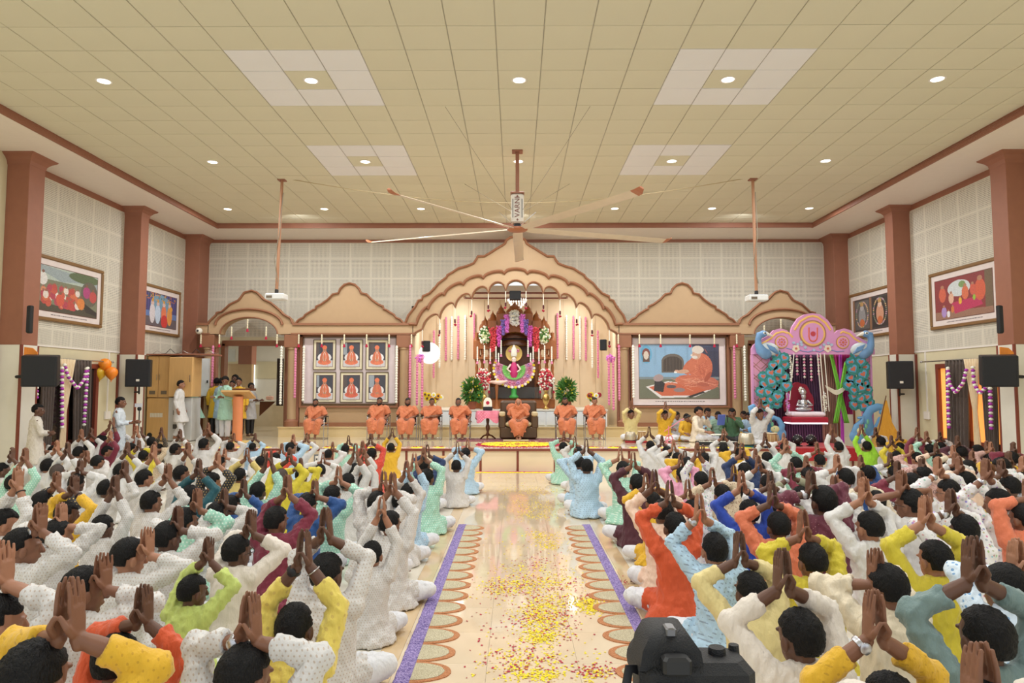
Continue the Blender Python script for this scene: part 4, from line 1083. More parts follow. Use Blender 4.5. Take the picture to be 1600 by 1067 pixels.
for g, H, s, rz, ck, sk, lab, pj, z0 in SG_:
    R = Matrix.Rotation(rz, 3, 'Z'); loc = H - R @ (Vector(g['head']) * s)
    t = put_person(g, (loc.x, loc.y, z0), s, rz, CL[ck][0], lab, 'people standing beside the stage', sk, 0, int(s * 97), pj)
    if abs(rz) > .6: face_parts(t, g)
for g, H, s, rz, ck, lab, hs in MG:
    R = Matrix.Rotation(rz, 3, 'Z'); loc = H - R @ (Vector(g['head']) * s)
    t = put_person(g, (loc.x, loc.y, ST), s, rz, CL[ck][0], lab, 'musicians and singers on the stage', 'skin' if s < 1.1 else 'skin3', hs, int(H.x * 9), 'pyj' if ck != 'dg' else 'black')
    face_parts(t, g)
MLOC = []
for g, (hx, hy_, hl, lx, ar, bd, lab) in zip(MK, MONKS):
    H = at(hx, hy_, 18.1); s = (H.z - ST) / 1.11; R = Matrix.Rotation(PI, 3, 'Z'); loc = H - R @ (Vector(g['head']) * s)
    t = put_person(g, (loc.x, loc.y, ST), s, PI, 'orange', lab, 'monks in saffron robes seated on chairs', 'skin' if hx != 929 else 'skin3', 3, 1, hair_m=mat('stubble_hair', (40, 34, 32), .9))
    face_parts(t, g, bd, tilak=True); MLOC.append((loc.x, loc.y, s))
H = at(810, 630, 18.0); s = (H.z - ST) / 1.11; loc = H - Matrix.Rotation(PI, 3, 'Z') @ (Vector(SWAMI['head']) * s)
t = put_person(SWAMI, (loc.x, loc.y, ST), s, PI, 'orange', 'elderly monk in a hooded saffron robe seated in the central armchair', None, 'skin3', None)
face_parts(t, SWAMI); SWL = (loc.x, loc.y, s)
# ---------------------------------------------------------------- furniture and things on the stage
def flowers(mb, pts, r, jit=.3):
    for p in pts:
        q = r * random.uniform(1 - jit, 1 + jit)
        mb.octa(p, (q, q * random.uniform(.6, 1), q))
def blob_pts(c, rad, n, f=None):
    out = []
    while len(out) < n:
        v = Vector([random.uniform(-1, 1) for _ in range(3)])
        if v.length > 1 or v.length < .45: continue
        out.append((c[0] + v.x * rad[0], c[1] + v.y * rad[1], c[2] + v.z * rad[2]))
    return out
# chairs of the monks
def chair(x, y, s, lab):
    t = empty('armchair', (x, y, ST), label=lab, cat='chair', group='steel visitor chairs of the monks')
    fr = MB()
    for e in (-1, 1):
        fr.tube([(e * .29, .22, .0), (e * .29, .22, .44), (e * .29, .24, .66), (e * .29, .0, .68), (e * .29, -.24, .66), (e * .29, -.25, .3), (e * .29, -.25, .012), (e * .29, .22, .012)], [.013] * 8, 8)
    fr.tube([(-.29, .22, .02), (.29, .22, .02)], [.012] * 2, 8); fr.tube([(-.29, .2, .42), (.29, .2, .42)], [.012] * 2, 8); fr.tube([(-.29, -.2, .42), (.29, -.2, .42)], [.012] * 2, 8)
    fr.build('frame', 'steel', t, smooth=True)
    MB().bbox(-.26, .26, -.22, .22, .415, .45, .015).build('seat', 'black', t)
    MB().bbox(-.24, .24, .2, .24, .5, .93, .015).build('backrest', 'black', t)
    for e in (-1, 1): MB().bbox(e * .29 - .025, e * .29 + .025, -.2, .2, .67, .7, .008).build('armrest', 'black', t)
    t.scale = (s, s, s)
CHL = ['chair at the far left, under the lone monk', 'chair under the leftmost monk of the four', 'chair under the monk before the pillar', 'chair under the monk with folded arms',
       'chair under the monk nearest the pink draped table', 'chair under the monk right of the armchair', 'chair under the monk furthest right']
for (x, y, s), l in zip(MLOC, CHL): chair(x, y + .02, s, 'chrome framed black ' + l)
# elder's armchair
x, y, s = SWL
t = empty('upholstered_armchair', (x, y, ST), label='brown armchair with cream armrests and orange cushions under the elderly monk', cat='armchair')
m_brl = mat('brown_leather', (84, 62, 42), .4); m_crl = mat('cream_leather', (196, 178, 140), .5)
MB().bbox(-.48, .48, -.2, .5, .04, .34, .03).build('base', m_brl, t)
MB().bbox(-.33, .33, -.22, .3, .34, .46, .04).build('seat', m_crl, t)
MB().bbox(-.48, .48, .3, .5, .3, 1.0, .05).build('backrest', m_brl, t)
for e in (-1, 1):
    MB().bbox(e * .42 - .09, e * .42 + .09, -.2, .4, .3, .62, .03).build('armrest', m_brl, t)
    MB().bbox(e * .42 - .08, e * .42 + .08, -.23, .2, .6, .72, .03).build('arm_pad', m_crl, t)
for e in (-1, 1):
    c = MB(); c.ell((e * .17, .24, .8), (.15, .06, .13), 14, 8); tag(c.build('back_cushion', 'orange', t, smooth=True))
# rug, footmat
t = MB(); t.bbox(-1.5, 1.42, 17.45, 18.35, ST, ST + .012, .004); ro = t.build('patterned_rug', cloth('crimson_rug_cloth', (122, 28, 50), (196, 150, 150), pitch=.1, r=.28, rnd=True)); tag(ro, 'crimson patterned rug on the stage under the armchair', 'rug')
t = MB(); t.bbox(-.32, .32, 17.35, 17.75, ST + .013, ST + .03, .005); tag(t.build('foot_mat', m_crl), 'small cream foot mat in front of the hooded monk', 'mat')
# draped round table with framed emblem
p = at(762, 690, 18.0)
t = empty('pedestal_table', (p.x, 18.0, ST), label='small turned wooden pedestal table under a pink cloth', cat='table')
MB().lathe([(.03, .1), (.05, .14), (.028, .2), (.05, .27), (.055, .34), (.03, .4), (.045, .5), (.03, .62), (.06, .7)], n=14).build('pedestal', 'dwood', t, smooth=True)
for k in range(3):
    a = k * 2 * PI / 3 + .5; MB().tube([(0, 0, .13), (.12 * math.cos(a), .12 * math.sin(a), .1), (.22 * math.cos(a), .22 * math.sin(a), .02)], [.025, .022, .02], 8).build('leg', 'dwood', t, smooth=True)
MB().lathe([(0, .7), (.27, .7), (.28, .715), (.27, .73), (0, .73)], n=24).build('tabletop', 'dwood', t)
c = MB(); n = 48; rs = []
for k, (r_, z) in enumerate(((.02, .746), (.2, .746), (.285, .742), (.3, .7), (.31, .6), (.315, .5))):
    rs.append([(r_ * (1 + (.07 * math.sin(j * 2 * PI / n * 7) if k > 2 else 0)) * math.cos(2 * PI * j / n), r_ * (1 + (.07 * math.sin(j * 2 * PI / n * 7) if k > 2 else 0)) * math.sin(2 * PI * j / n), z + (.07 * math.cos(j * 2 * PI / n * 4) if k == 5 else 0)) for j in range(n)])
c.rings(rs, cap=False); o = c.build('tablecloth', cloth('pink_tablecloth', (226, 122, 150), (244, 190, 205), pitch=.05, r=.15), smooth=True); o.location = (p.x, 18.0, ST); tag(o, 'pink patterned cloth draped over the small round table', 'tablecloth')
t = empty('framed_emblem', (p.x, 18.0, ST + .75), label='small arched white and gold shrine emblem standing on the pink tablecloth', cat='ornament')
MB().bbox(-.12, .12, -.05, .05, 0, .1, .01).build('base', 'black', t)
MB().prism([(.11 * math.cos(a), .19 + .15 * math.sin(a)) for a in np.linspace(0, PI, 14)] + [(-.11, .1), (.11, .1)], -.02, .02).build('arch_plate', 'wfl', t)
MB().lathe([(0, -.03), (.045, -.03), (.045, -.02), (0, -.02)], (0, 0, .2), 14, axis='Y').build('medallion', 'redp', t)
# ---- painted pictures: pigment per vertex on a flat print, in a built frame
class Art:
    def __init__(s, w, h, c): s.w, s.h = w, h; s.a = np.zeros((h, w, 3)); s.a[:] = lin(c); s.y, s.x = np.mgrid[0:h, 0:w]; s.x = (s.x + .5) / w; s.y = (s.y + .5) / h
    def el(s, cx, cy, rx, ry, c, rot=0):
        dx, dy = s.x - cx, (s.y - cy); ca, sa = math.cos(rot), math.sin(rot); u = (dx * ca + dy * sa) / rx; v = (-dx * sa + dy * ca) / ry
        s.a[(u * u + v * v) < 1] = lin(c); return s
    def re(s, x0, y0, x1, y1, c): s.a[(s.x >= x0) & (s.x < x1) & (s.y >= y0) & (s.y < y1)] = lin(c); return s
    def po(s, pts, c):
        ins = np.zeros(s.x.shape, bool); n = len(pts)
        for i in range(n):
            (x1, y1), (x2, y2) = pts[i], pts[(i + 1) % n]
            if y1 == y2: continue
            k = ((y1 > s.y) != (y2 > s.y)) & (s.x < (x2 - x1) * (s.y - y1) / (y2 - y1) + x1); ins ^= k
        s.a[ins] = lin(c); return s
    def noise(s, k=.05, seed=0): s.a = np.clip(s.a * (1 + np.random.default_rng(seed).normal(size=(s.h, s.w, 1)) * k), 0, 1); return s
    def mesh(s, name, W_, H_):
        xs = np.linspace(-W_ / 2, W_ / 2, s.w + 1); zs = np.linspace(H_ / 2, -H_ / 2, s.h + 1)
        vs = [(x, 0, z) for z in zs for x in xs]; q = s.w + 1
        fs = [[j * q + i, (j + 1) * q + i, (j + 1) * q + i + 1, j * q + i + 1] for j in range(s.h) for i in range(s.w)]
        me = bpy.data.meshes.new(name); me.from_pydata(vs, [], fs); at_ = me.color_attributes.new('Col', 'FLOAT_COLOR', 'CORNER')
        c = np.ones((s.h * s.w, 4, 4), 'f'); c[:, :, :3] = s.a.reshape(-1, 1, 3); at_.data.foreach_set('color', c.ravel())
        me.materials.append(_M.setdefault('painted_print', None) or _M.__setitem__('painted_print', vcol_mat('painted_print')) or _M['painted_print']); return me
SAF = (222, 120, 84)
def sadhu(a, cx, cy, k, robe=SAF, skin=(190, 130, 100), turban=True, garland=True, face=1):
    a.el(cx, cy + .36 * k, .34 * k, .1 * k, robe).el(cx, cy + .2 * k, .2 * k, .24 * k, robe).el(cx - .14 * k, cy + .2 * k, .09 * k, .2 * k, tuple(int(v * .92) for v in robe), .3).el(cx + .14 * k, cy + .2 * k, .09 * k, .2 * k, tuple(int(v * .92) for v in robe), -.3)
    rr_ = random.Random(int(cx * 99 + cy * 7))
    for q in range(26): a.el(rr_.gauss(cx, .09 * k), rr_.gauss(cy + .26 * k, .08 * k), .07 * k, .006 * k, tuple(int(min(255, v * rr_.choice([.84, 1.1]))) for v in robe), rr_.uniform(.4, 2.7))
    a.el(cx, cy - .07 * k, .085 * k, .11 * k, skin)
    for e in (-1, 1): a.el(cx + e * .03 * k, cy - .075 * k, .012 * k, .009 * k, (60, 44, 40))
    a.el(cx, cy - .02 * k, .03 * k, .012 * k, (150, 84, 70))
    if turban: a.el(cx, cy - .15 * k, .12 * k, .075 * k, (228, 120, 80))
    a.el(cx, cy + .3 * k, .1 * k, .04 * k, skin)
    if garland:
        for e in (-1, 1):
            for q in range(7): a.el(cx + e * (.02 + .06 * math.sin(q / 6 * PI * .8)) * k, cy + (.02 + .045 * q) * k, .014 * k, .016 * k, (244, 240, 232))
def frame(name, c, w, h, rot, label, art, fw=.07, fm='dwood', mat_w=.1, group=None, mount=(226, 214, 210), parent=None, caption=True, cat='picture', dep=.05):
    t = empty(name, c, label=label, cat=cat, group=group); t.rotation_euler = rot
    if parent: t.parent = parent
    for (x0, x1, z0, z1) in ((-w / 2, w / 2, h / 2 - fw, h / 2), (-w / 2, w / 2, -h / 2, -h / 2 + fw), (-w / 2, -w / 2 + fw, -h / 2 + fw, h / 2 - fw), (w / 2 - fw, w / 2, -h / 2 + fw, h / 2 - fw)):
        MB().bbox(x0, x1, -dep, 0, z0, z1, min(.012, fw * .3)).build('frame_bar', fm, t)
    MB().bb(-w / 2 + fw, w / 2 - fw, -dep * .4, 0, -h / 2 + fw, h / 2 - fw).build('mount', mat('mount_%d' % mount[1], mount, .6), t)
    W_, H_ = w - 2 * fw - 2 * mat_w, h - 2 * fw - 2 * mat_w
    g = MB(); e = .012
    for (x0, x1, z0, z1) in ((-W_ / 2 - e, W_ / 2 + e, H_ / 2, H_ / 2 + e), (-W_ / 2 - e, W_ / 2 + e, -H_ / 2 - e, -H_ / 2), (-W_ / 2 - e, -W_ / 2, -H_ / 2, H_ / 2), (W_ / 2, W_ / 2 + e, -H_ / 2, H_ / 2)): g.bb(x0, x1, -dep * .5, -dep * .4, z0, z1)
    g.build('inner_rule', mat('rule_line', (110, 70, 60), .6), t)
    inst('print', art.mesh('print', W_, H_), (0, -dep * .4 - .004, 0), t)
    if caption:
        cp = MB(); r = random.Random(int(w * 1000)); x = -W_ * .3
        while x < W_ * .3:
            l = r.uniform(.015, .06) * (w / 2); cp.bb(x, x + l, -dep * .4 - .002, -dep * .4, -H_ / 2 - mat_w * .58, -H_ / 2 - mat_w * .45); x += l + .014 * w / 2
        cp.build('caption_line', mat('caption_ink', (110, 100, 100), .7), t)
    return t
# portrait panel with six portraits
p0, p1 = at(475, 527, 19.12), at(619, 631, 19.12); pw, ph = p1.x - p0.x, p0.z - p1.z; pc = ((p0.x + p1.x) / 2, 19.13, (p0.z + p1.z) / 2)
t = empty('portrait_board', pc, label='large pale lilac board carrying the six portraits, left bay', cat='display board')
MB().bbox(-pw / 2, pw / 2, -.03, .0, -ph / 2, ph / 2, .008).build('board', mat('lilac_board', (214, 200, 202), .6), t)
for (x0, x1, z0, z1) in ((-pw / 2, pw / 2, ph / 2 - .03, ph / 2), (-pw / 2, pw / 2, -ph / 2, -ph / 2 + .03), (-pw / 2, -pw / 2 + .03, -ph / 2, ph / 2), (pw / 2 - .03, pw / 2, -ph / 2, ph / 2)):
    MB().bb(x0, x1, -.05, -.03, z0, z1).build('edge_strip', mat('taupe_strip', (150, 132, 124), .5), t)
POR = [(507, 554, 'upper left'), (549, 554, 'upper middle'), (589, 554, 'upper right'), (507, 605, 'lower left'), (549, 605, 'lower middle'), (589, 605, 'lower right')]
for k, (px, py, lab) in enumerate(POR):
    a = Art(56, 76, (54, 58, 72)); a.re(0, .74, 1, 1, (206, 204, 208)).el(.5, .62, .42, .2, (236, 234, 236)).re(0, 0, .16 + .08 * (k % 3), .5, (150, 160, 170) if k % 2 else (80, 70, 72))
    sadhu(a, .5, .38, 1.2, SAF if k != 4 else (216, 100, 76), garland=k != 5)
    a.noise(.05, k); c = at(px, py, 19.07)
    frame('framed_portrait', (c.x, 19.095, c.z), .63, .84, (0, 0, 0), f'framed portrait of a seated robed teacher with turban, {lab} of the six', a, .022, mat('olive_frame', (112, 98, 76), .5), .07, 'six portraits on the lilac board', (228, 220, 190), dep=.035)
# large painting, right bay
a = Art(210, 140, (138, 178, 210))
a.re(0, .62, 1, 1, (112, 116, 96)).po([(.66, 0), (1, 0), (1, .66), (.8, .66)], (70, 82, 110)).re(.72, .04, 1, .12, (60, 66, 92)).re(.8, .12, 1, .6, (52, 58, 82)).re(.0, .6, 1, .64, (124, 140, 146))
a.el(.42, .32, .14, .15, (104, 96, 88)).re(.28, .3, .56, .52, (104, 96, 88)).el(.42, .34, .12, .12, (66, 56, 50)).re(.3, .33, .54, .5, (66, 56, 50))
for q in range(6): a.re(.305 + .04 * q, .24, .31 + .04 * q, .5, (96, 84, 74))
a.el(.09, .18, .072, .17, (96, 168, 206)).el(.09, .17, .05, .1, (128, 60, 52)).re(.05, .18, .135, .32, (96, 70, 60)).el(.09, .2, .032, .08, (214, 200, 186))
a.po([(.08, .78), (.36, .68), (.97, .79), (.7, .97), (.26, .99)], (232, 228, 226)).po([(.12, .79), (.36, .7), (.92, .8), (.68, .94), (.28, .95)], (206, 104, 70))
a.po([(.6, .96), (.8, .86), (.82, .89), (.64, .985)], (48, 44, 44)).po([(.2, .58), (.32, .72), (.3, .88), (.18, .86)], (40, 38, 42)).el(.24, .62, .06, .07, (170, 150, 150), .5).el(.4, .78, .06, .03, (90, 80, 84)).el(.5, .84, .07, .04, (150, 130, 130))
a.el(.77, .42, .15, .26, (206, 112, 82)).el(.62, .66, .17, .1, (208, 114, 84)).el(.86, .72, .13, .12, (200, 112, 90)).el(.7, .72, .2, .07, (204, 112, 82), .2).el(.66, .4, .09, .17, (208, 116, 84), .5)
a.el(.55, .5, .08, .035, (214, 168, 140), -.1).el(.47, .5, .03, .03, (216, 172, 146)).el(.72, .19, .055, .09, (214, 172, 146)).el(.735, .1, .07, .08, (226, 214, 200)).el(.665, .2, .02, .02, (230, 214, 200)).re(.67, .165, .72, .172, (70, 60, 56))
r = random.Random(4)
for q in range(60):
    ang_ = r.uniform(.3, 2.6); x_, y_ = r.gauss(.77, .06), r.gauss(.44, .1); a.el(x_, y_, .05, .004, r.choice([(186, 92, 66), (224, 136, 104), (196, 100, 74)]), ang_)
    x_, y_ = r.gauss(.72, .1), r.gauss(.7, .04); a.el(x_, y_, .06, .005, r.choice([(184, 92, 70), (222, 138, 108), (230, 160, 130)]), r.uniform(-.4, .6))
a.el(.72, .19, .05, .085, (208, 164, 138)).el(.7, .235, .035, .03, (226, 218, 208)).el(.745, .1, .068, .07, (224, 212, 198)).el(.53, .5, .06, .024, (206, 160, 132), -.1).el(.47, .5, .028, .026, (214, 170, 144)).el(.86, .6, .03, .1, (176, 86, 62), .4).re(.44, .5, .47, .53, (240, 238, 232)).el(.8, .74, .08, .035, (186, 98, 76), .2)
a.noise(.04, 9)
c0, c1 = at(988, 528, 19.1), at(1135, 633, 19.1)
frame('framed_painting', ((c0.x + c1.x) / 2, 19.14, (c0.z + c1.z) / 2), c1.x - c0.x, c0.z - c1.z, (0, 0, 0), 'large framed painting of a robed elder seated reading in a blue room, right bay', a, .03, mat('lilac_board', (214, 200, 202), .6), .15)
# four paintings on the side walls
def art_gather(seed, sky=(176, 190, 180), dark=(70, 66, 52)):
    r = random.Random(seed); a = Art(150, 104, (120, 124, 100)); a.re(0, 0, 1, .3, sky).po([(0, .12), (.35, .3), (.7, .22), (1, .34), (1, .1), (0, 0)], (150, 164, 168)).el(.75, .1, .28, .12, (86, 104, 70)).po([(0, .8), (.3, .86), (.6, .8), (1, .9), (1, 1), (0, 1)], dark)
    a.el(.85, .45, .16, .3, (96, 92, 80)).po([(.62, .55), (.78, .7), (1, .86), (1, .96), (.8, .9)], (42, 38, 36))
    for q in range(70):
        x = r.uniform(.05, .66); y = r.uniform(.28, .75) ; k = .09 + .09 * y
        if y < .3 + abs(x - .38) * .5: continue
        c = r.choice([(196, 84, 64), (206, 110, 70), (186, 70, 62), (214, 140, 100), (226, 214, 204), (176, 60, 80)]); a.el(x, y + k * .5, k * .32, k * .6, c).el(x, y - k * .15, k * .13, k * .18, (150, 100, 80))
    for x, y, c in ((.34, .72, (206, 84, 64)), (.7, .72, (216, 128, 60)), (.05, .3, (222, 220, 216)), (.8, .42, (170, 60, 120)), (.92, .5, (186, 70, 70))): a.el(x, y, .07, .14, c).el(x, y - .16, .022, .035, (130, 84, 66))
    return a.noise(.12, seed)
def art_deity(seed):
    a = Art(130, 100, (44, 48, 98)); r = random.Random(seed)
    for q in range(16): a.re(q / 16, 0, q / 16 + .025, .55, (88, 76, 150))
    a.re(0, .55, 1, .72, (92, 120, 176)).re(0, .72, 1, 1, (96, 84, 92)).el(.5, .35, .3, .34, (110, 150, 176))
    for q in range(50): a.el(r.uniform(.05, .95), r.uniform(0, .2), .02, .02, r.choice([(214, 150, 60), (190, 110, 60), (90, 110, 70)]))
    for x, c in ((.26, (214, 206, 210)), (.42, (190, 206, 226)), (.6, (226, 120, 80)), (.78, (222, 150, 70))): a.el(x, .62, .08, .3, c).el(x, .3, .045, .07, (214, 180, 170)).el(x, .22, .03, .05, (206, 150, 60))
    a.el(.62, .82, .1, .2, (206, 44, 44)).el(.82, .4, .05, .08, (226, 160, 60))
    return a.noise(.12, seed)
def art_pair(seed):
    a = Art(130, 100, (60, 56, 58)); a.re(0, 0, .05, 1, (150, 110, 80)).re(.48, 0, .54, 1, (140, 100, 72)).re(.06, .05, .46, .95, (96, 92, 92)).re(.56, .05, .97, .95, (40, 30, 32)); r = random.Random(seed)
    for cx in (.26, .76):
        for q in range(40): t_ = q / 40 * 2 * PI; a.el(cx + .17 * math.cos(t_), .48 + .4 * math.sin(t_), .02, .022, r.choice([(190, 150, 170), (206, 170, 120), (120, 130, 110)]))
        a.el(cx, .55, .1, .3, (150, 150, 152) if cx < .5 else (206, 150, 120)).el(cx, .28, .055, .08, (176, 174, 176) if cx < .5 else (222, 190, 170)).el(cx, .16, .05, .07, (190, 150, 90)).el(cx, .75, .07, .12, (204, 110, 60))
    return a.noise(.1, seed)
def art_court(seed):
    a = Art(150, 104, (136, 44, 50)); a.el(.44, .28, .2, .2, (206, 214, 216)).el(.5, .2, .06, .08, (120, 150, 90)).re(.88, 0, 1, .9, (110, 90, 66)).po([(0, .8), (1, .86), (1, 1), (0, 1)], (150, 110, 90)).po([(.3, .62), (.78, .56), (.84, .78), (.36, .9)], (186, 40, 90))
    for x, y, k, c in ((.14, .38, .22, (206, 96, 70)), (.3, .5, .16, (222, 176, 150)), (.55, .42, .2, (214, 110, 74)), (.8, .42, .3, (208, 92, 62)), (.68, .38, .16, (206, 90, 70)), (.16, .82, .16, (170, 140, 200)), (.24, .88, .1, (230, 228, 232)), (.32, .78, .1, (206, 120, 60)), (.46, .6, .1, (226, 176, 50)), (.7, .58, .08, (150, 190, 60))):
        a.el(x, y, k * .3, k * .85, c).el(x, y - k * .9, k * .14, k * .2, (176, 124, 96))
    return a.noise(.1, seed)
def side_pic(s, pxa, pxb, top_a, bot_a, art, label):
    xw = s * (WX - .03); A, B = atx(pxa, top_a, xw), atx(pxb, 450, xw); C = atx(pxa, bot_a, xw)
    h = A.z - C.z; yc = (A.y + B.y) / 2
    frame('framed_painting', (xw, yc, (A.z + C.z) / 2), abs(A.y - B.y), h, (0, 0, -s * PI / 2 + (PI if False else 0)), label, art, .07, mat('brown_gilt_frame', (132, 98, 58), .4), .13)
side_pic(-1, 51, 159, 393, 498, art_gather(3), 'framed painting of a riverside gathering of robed figures, left wall nearest bay')
side_pic(-1, 217, 281, 439, 518, art_deity(4), 'framed painting of crowned figures on a blue terrace, left wall far bay')
side_pic(1, 1562, 1454, 400, 502, art_court(5), 'framed painting of a court scene with red canopy, right wall nearest bay')
side_pic(1, 1396, 1328, 443, 522, art_pair(6), 'framed painting of two garlanded temple figures, right wall far bay')

# ---- shrine
SX = 804; SYY = 20.3
def q_(px, py, Y=SYY): v = at(px, py, Y); return v.x, v.z
sh_ = empty('carved_shrine', (0, 0, 0), label='carved teak shrine with domed spires behind the altar', cat='shrine')
cx = q_(SX, 600)[0]; U = SYY / 1083
zb, zt = DZ, q_(SX, 480)[1]
hw = 62 * U
MB().bbox(cx - hw, cx + hw, SYY - .25, SYY + .35, DZ, DZ + .28, .02).build('base_step', 'wood', sh_)
MB().bb(cx - hw * .62, cx + hw * .62, SYY + .2, SYY + .3, DZ + .28, 3.6).build('back_panel', 'dwood', sh_)
for e in (-1, 1):
    for o, ww in ((50, 6), (39, 5), (59, 5)):
        X = cx + e * o * U; w = ww * U
        for (za, zb_) in ((q_(SX, 634)[1], q_(SX, 600)[1]), (q_(SX, 596)[1], q_(SX, 562)[1]), (q_(SX, 558)[1], q_(SX, 520)[1])):
            h = zb_ - za
            MB().lathe([(w * .62, za), (w * .62, za + h * .08), (w * .35, za + h * .12), (w * .52, za + h * .3), (w * .34, za + h * .45), (w * .5, za + h * .62), (w * .34, za + h * .8), (w * .6, za + h * .94), (w * .6, zb_)], (X, SYY - .05, 0), 12).build('column', 'wood', sh_, smooth=True)
    for py in (598, 560): MB().bbox(cx + e * 48 * U - .27, cx + e * 48 * U + .27, SYY - .2, SYY + .2, q_(SX, py + 2)[1], q_(SX, py - 2)[1], .01).build('bracket_shelf', 'wood', sh_)
    MB().bbox(cx + e * 48 * U - .27, cx + e * 48 * U + .27, SYY - .2, SYY + .2, DZ + .25, q_(SX, 632)[1], .02).build('column_plinth', 'wood', sh_)
    MB().bb(cx + e * 34 * U - .05, cx + e * 34 * U + .05, SYY, SYY + .2, DZ + .2, 3.3).build('jamb', 'wood', sh_)
# tiered canopy with spires
for (px, py, w, h) in ((758, 497, 18, 26), (770, 488, 16, 24), (783, 478, 15, 22), (804, 474, 26, 24), (825, 478, 15, 22), (838, 488, 16, 24), (850, 497, 18, 26), (745, 520, 10, 22), (863, 520, 10, 22)):
    X, zt_ = q_(px, py); w *= U / 2; h *= U
    MB().bbox(X - w, X + w, SYY - .15, SYY + .15, zt_ - h * 1.9, zt_ - h * .55, .015).build('turret', 'wood', sh_)
    MB().lathe([(w * 1.05, zt_ - h * .6), (w * .95, zt_ - h * .45), (w * .6, zt_ - h * .3), (w * .62, zt_ - h * .22), (w * .3, zt_ - h * .1), (w * .12, zt_), (0.002, zt_ + h * .15)], (X, SYY, 0), 12).build('spire', 'wood', sh_, smooth=True)
can = [(cx + 46 * U * math.cos(a), q_(SX, 540)[1] + 40 * U * math.sin(a)) for a in np.linspace(0, PI, 24)]
can += [(cx + 27 * U * math.cos(a), q_(SX, 545)[1] + 26 * U * math.sin(a)) for a in np.linspace(PI, 0, 24)]
MB().prism(can, SYY - .18, SYY + .15).build('arch_canopy', 'wood', sh_)
for k, (r_, z_) in enumerate(((.5, 536), (.42, 524), (.3, 514))):
    X, z = q_(SX, z_); MB().lathe([(r_, z - .08), (r_ * 1.05, z - .04), (r_ * .8, z + .06), (r_ * .6, z + .1)], (X, SYY + .12, 0), 20, sy=.35).build('canopy_tier', 'dwood', sh_, smooth=True)
for py in (540, 520):
    X, z = q_(SX, py); mb = MB()
    for k in range(19): mb.octa((X + (k - 9) * .055 * (.9 if py == 540 else .6), SYY - .12, z), .025)
    mb.build('gilt_beading', 'gold', sh_)
MB().bb(cx - hw * .95, cx + hw * .95, SYY - .3, SYY - .28, DZ + .3, DZ + .62).build('glass_rail', mat('clear_glass', (220, 232, 228), .03, trans=.95), sh_)
# deity
dx, dz = q_(803, 575, 20.0)
t = empty('deity_figure', (dx, 20.0, 0), label='small crowned deity figure in a fan-shaped floral dress at the shrine centre', cat='statue')
UU = 20.0 / 1083
def Z(py): return at(803, py, 20.0).z
fan = []
fr_ = MB(); R0, R1 = 9 * UU, 29 * UU; czz = Z(577)
ang = np.linspace(math.radians(-205), math.radians(25), 40)
rs = []
for a in ang:
    w = 1.08 if True else 1
    rs.append([(R0 * math.cos(a), -.03, czz + R0 * math.sin(a)), (R1 * 1.12 * math.cos(a), -.07 - .02 * math.sin(a * 14), czz + R1 * math.sin(a)), (R1 * 1.12 * math.cos(a), -.03, czz + R1 * math.sin(a)), (R0 * math.cos(a), .03, czz + R0 * math.sin(a))])
fr_.rings(rs); fr_.build('fan_dress', cloth('dress_cloth', (222, 156, 186), (240, 226, 226), pitch=.06, r=.3, rnd=True), t)
gr = MB(); gr.rings([[(R0 * .9 * math.cos(a), -.04, czz + R0 * .9 * math.sin(a)), (R1 * .62 * math.cos(a), -.095, czz + R1 * .56 * math.sin(a)), (R1 * .62 * math.cos(a), -.05, czz + R1 * .56 * math.sin(a)), (R0 * .9 * math.cos(a), 0, czz + R0 * .9 * math.sin(a))] for a in ang]); gr.build('green_underskirt', cloth('green_dress', (120, 190, 96), (200, 230, 160), pitch=.05, r=.2, rnd=True), t)
for k in range(24):
    a = math.radians(-203 + k * 226 / 23); rr_ = R1 * .97
    MB().lathe([(.0, -.02), (.03, -.018), (.04, -.004), (.034, .01), (0, .012)], (rr_ * 1.12 * math.cos(a), -.09, czz + rr_ * math.sin(a)), 10, axis='Y').build('rosette', ['yel', 'wfl'][k % 2], t)
for k in range(15):
    a = math.radians(-198 + k * 216 / 14); rr_ = R1 * .76
    mb = MB(); c_ = Vector((rr_ * 1.1 * math.cos(a), -.08, czz + rr_ * math.sin(a)))
    for j in range(6): mb.octa(c_ + Vector((.035 * math.cos(j), 0, .035 * math.sin(j))), .026)
    mb.build('dress_flower', ['pink', 'redp', mat('lilac_petal', (200, 150, 210), .7)][k % 3] if k % 3 != 1 else 'pink', t)
MB().lathe([(.1, Z(590)), (.12, Z(583)), (.11, Z(575)), (.07, Z(568)), (.05, Z(566))], (0, -.02, 0), 14, sy=.7).build('bodice', mat('magenta_silk', (206, 50, 120), .4), t, smooth=True)
mb = MB(); mb.ell((0, -.03, Z(562)), (.068, .066, .085), 14, 10); mb.tube([(0, -.03, Z(568)), (0, -.02, Z(571))], [.035, .04], 8)
for e in (-1, 1): mb.tube([(e * .1, -.03, Z(570)), (e * .19, -.1, Z(577)), (e * .1, -.16, Z(581))], [.03, .026, .02], 8); 
mb.build('body', mat('marble_skin', (244, 224, 214), .35), t, smooth=True)
e_ = MB()
for e in (-1, 1): e_.ell((e * .026, -.09, Z(561.5)), (.012, .006, .006), 8, 6)
e_.build('eyes', 'black', t)
MB().lathe([(.075, Z(557)), (.095, Z(554)), (.085, Z(550)), (.09, Z(547)), (.05, Z(543)), (.02, Z(539))], (0, -.02, 0), 14).build('crown', 'wfl', t, smooth=True)
mb = MB(); mb.lathe([(0, -.012), (.19, -.012), (.24, -.02), (.24, .0), (0, .01)], (0, .05, Z(552)), 24, axis='Y'); mb.build('halo', 'gold', t)
for e in (-1, 1): flowers(mb2 := MB(), blob_pts((e * .1, -.02, Z(548)), (.05, .03, .05), 12), .022); mb2.build('crown_flower', 'pink', t)
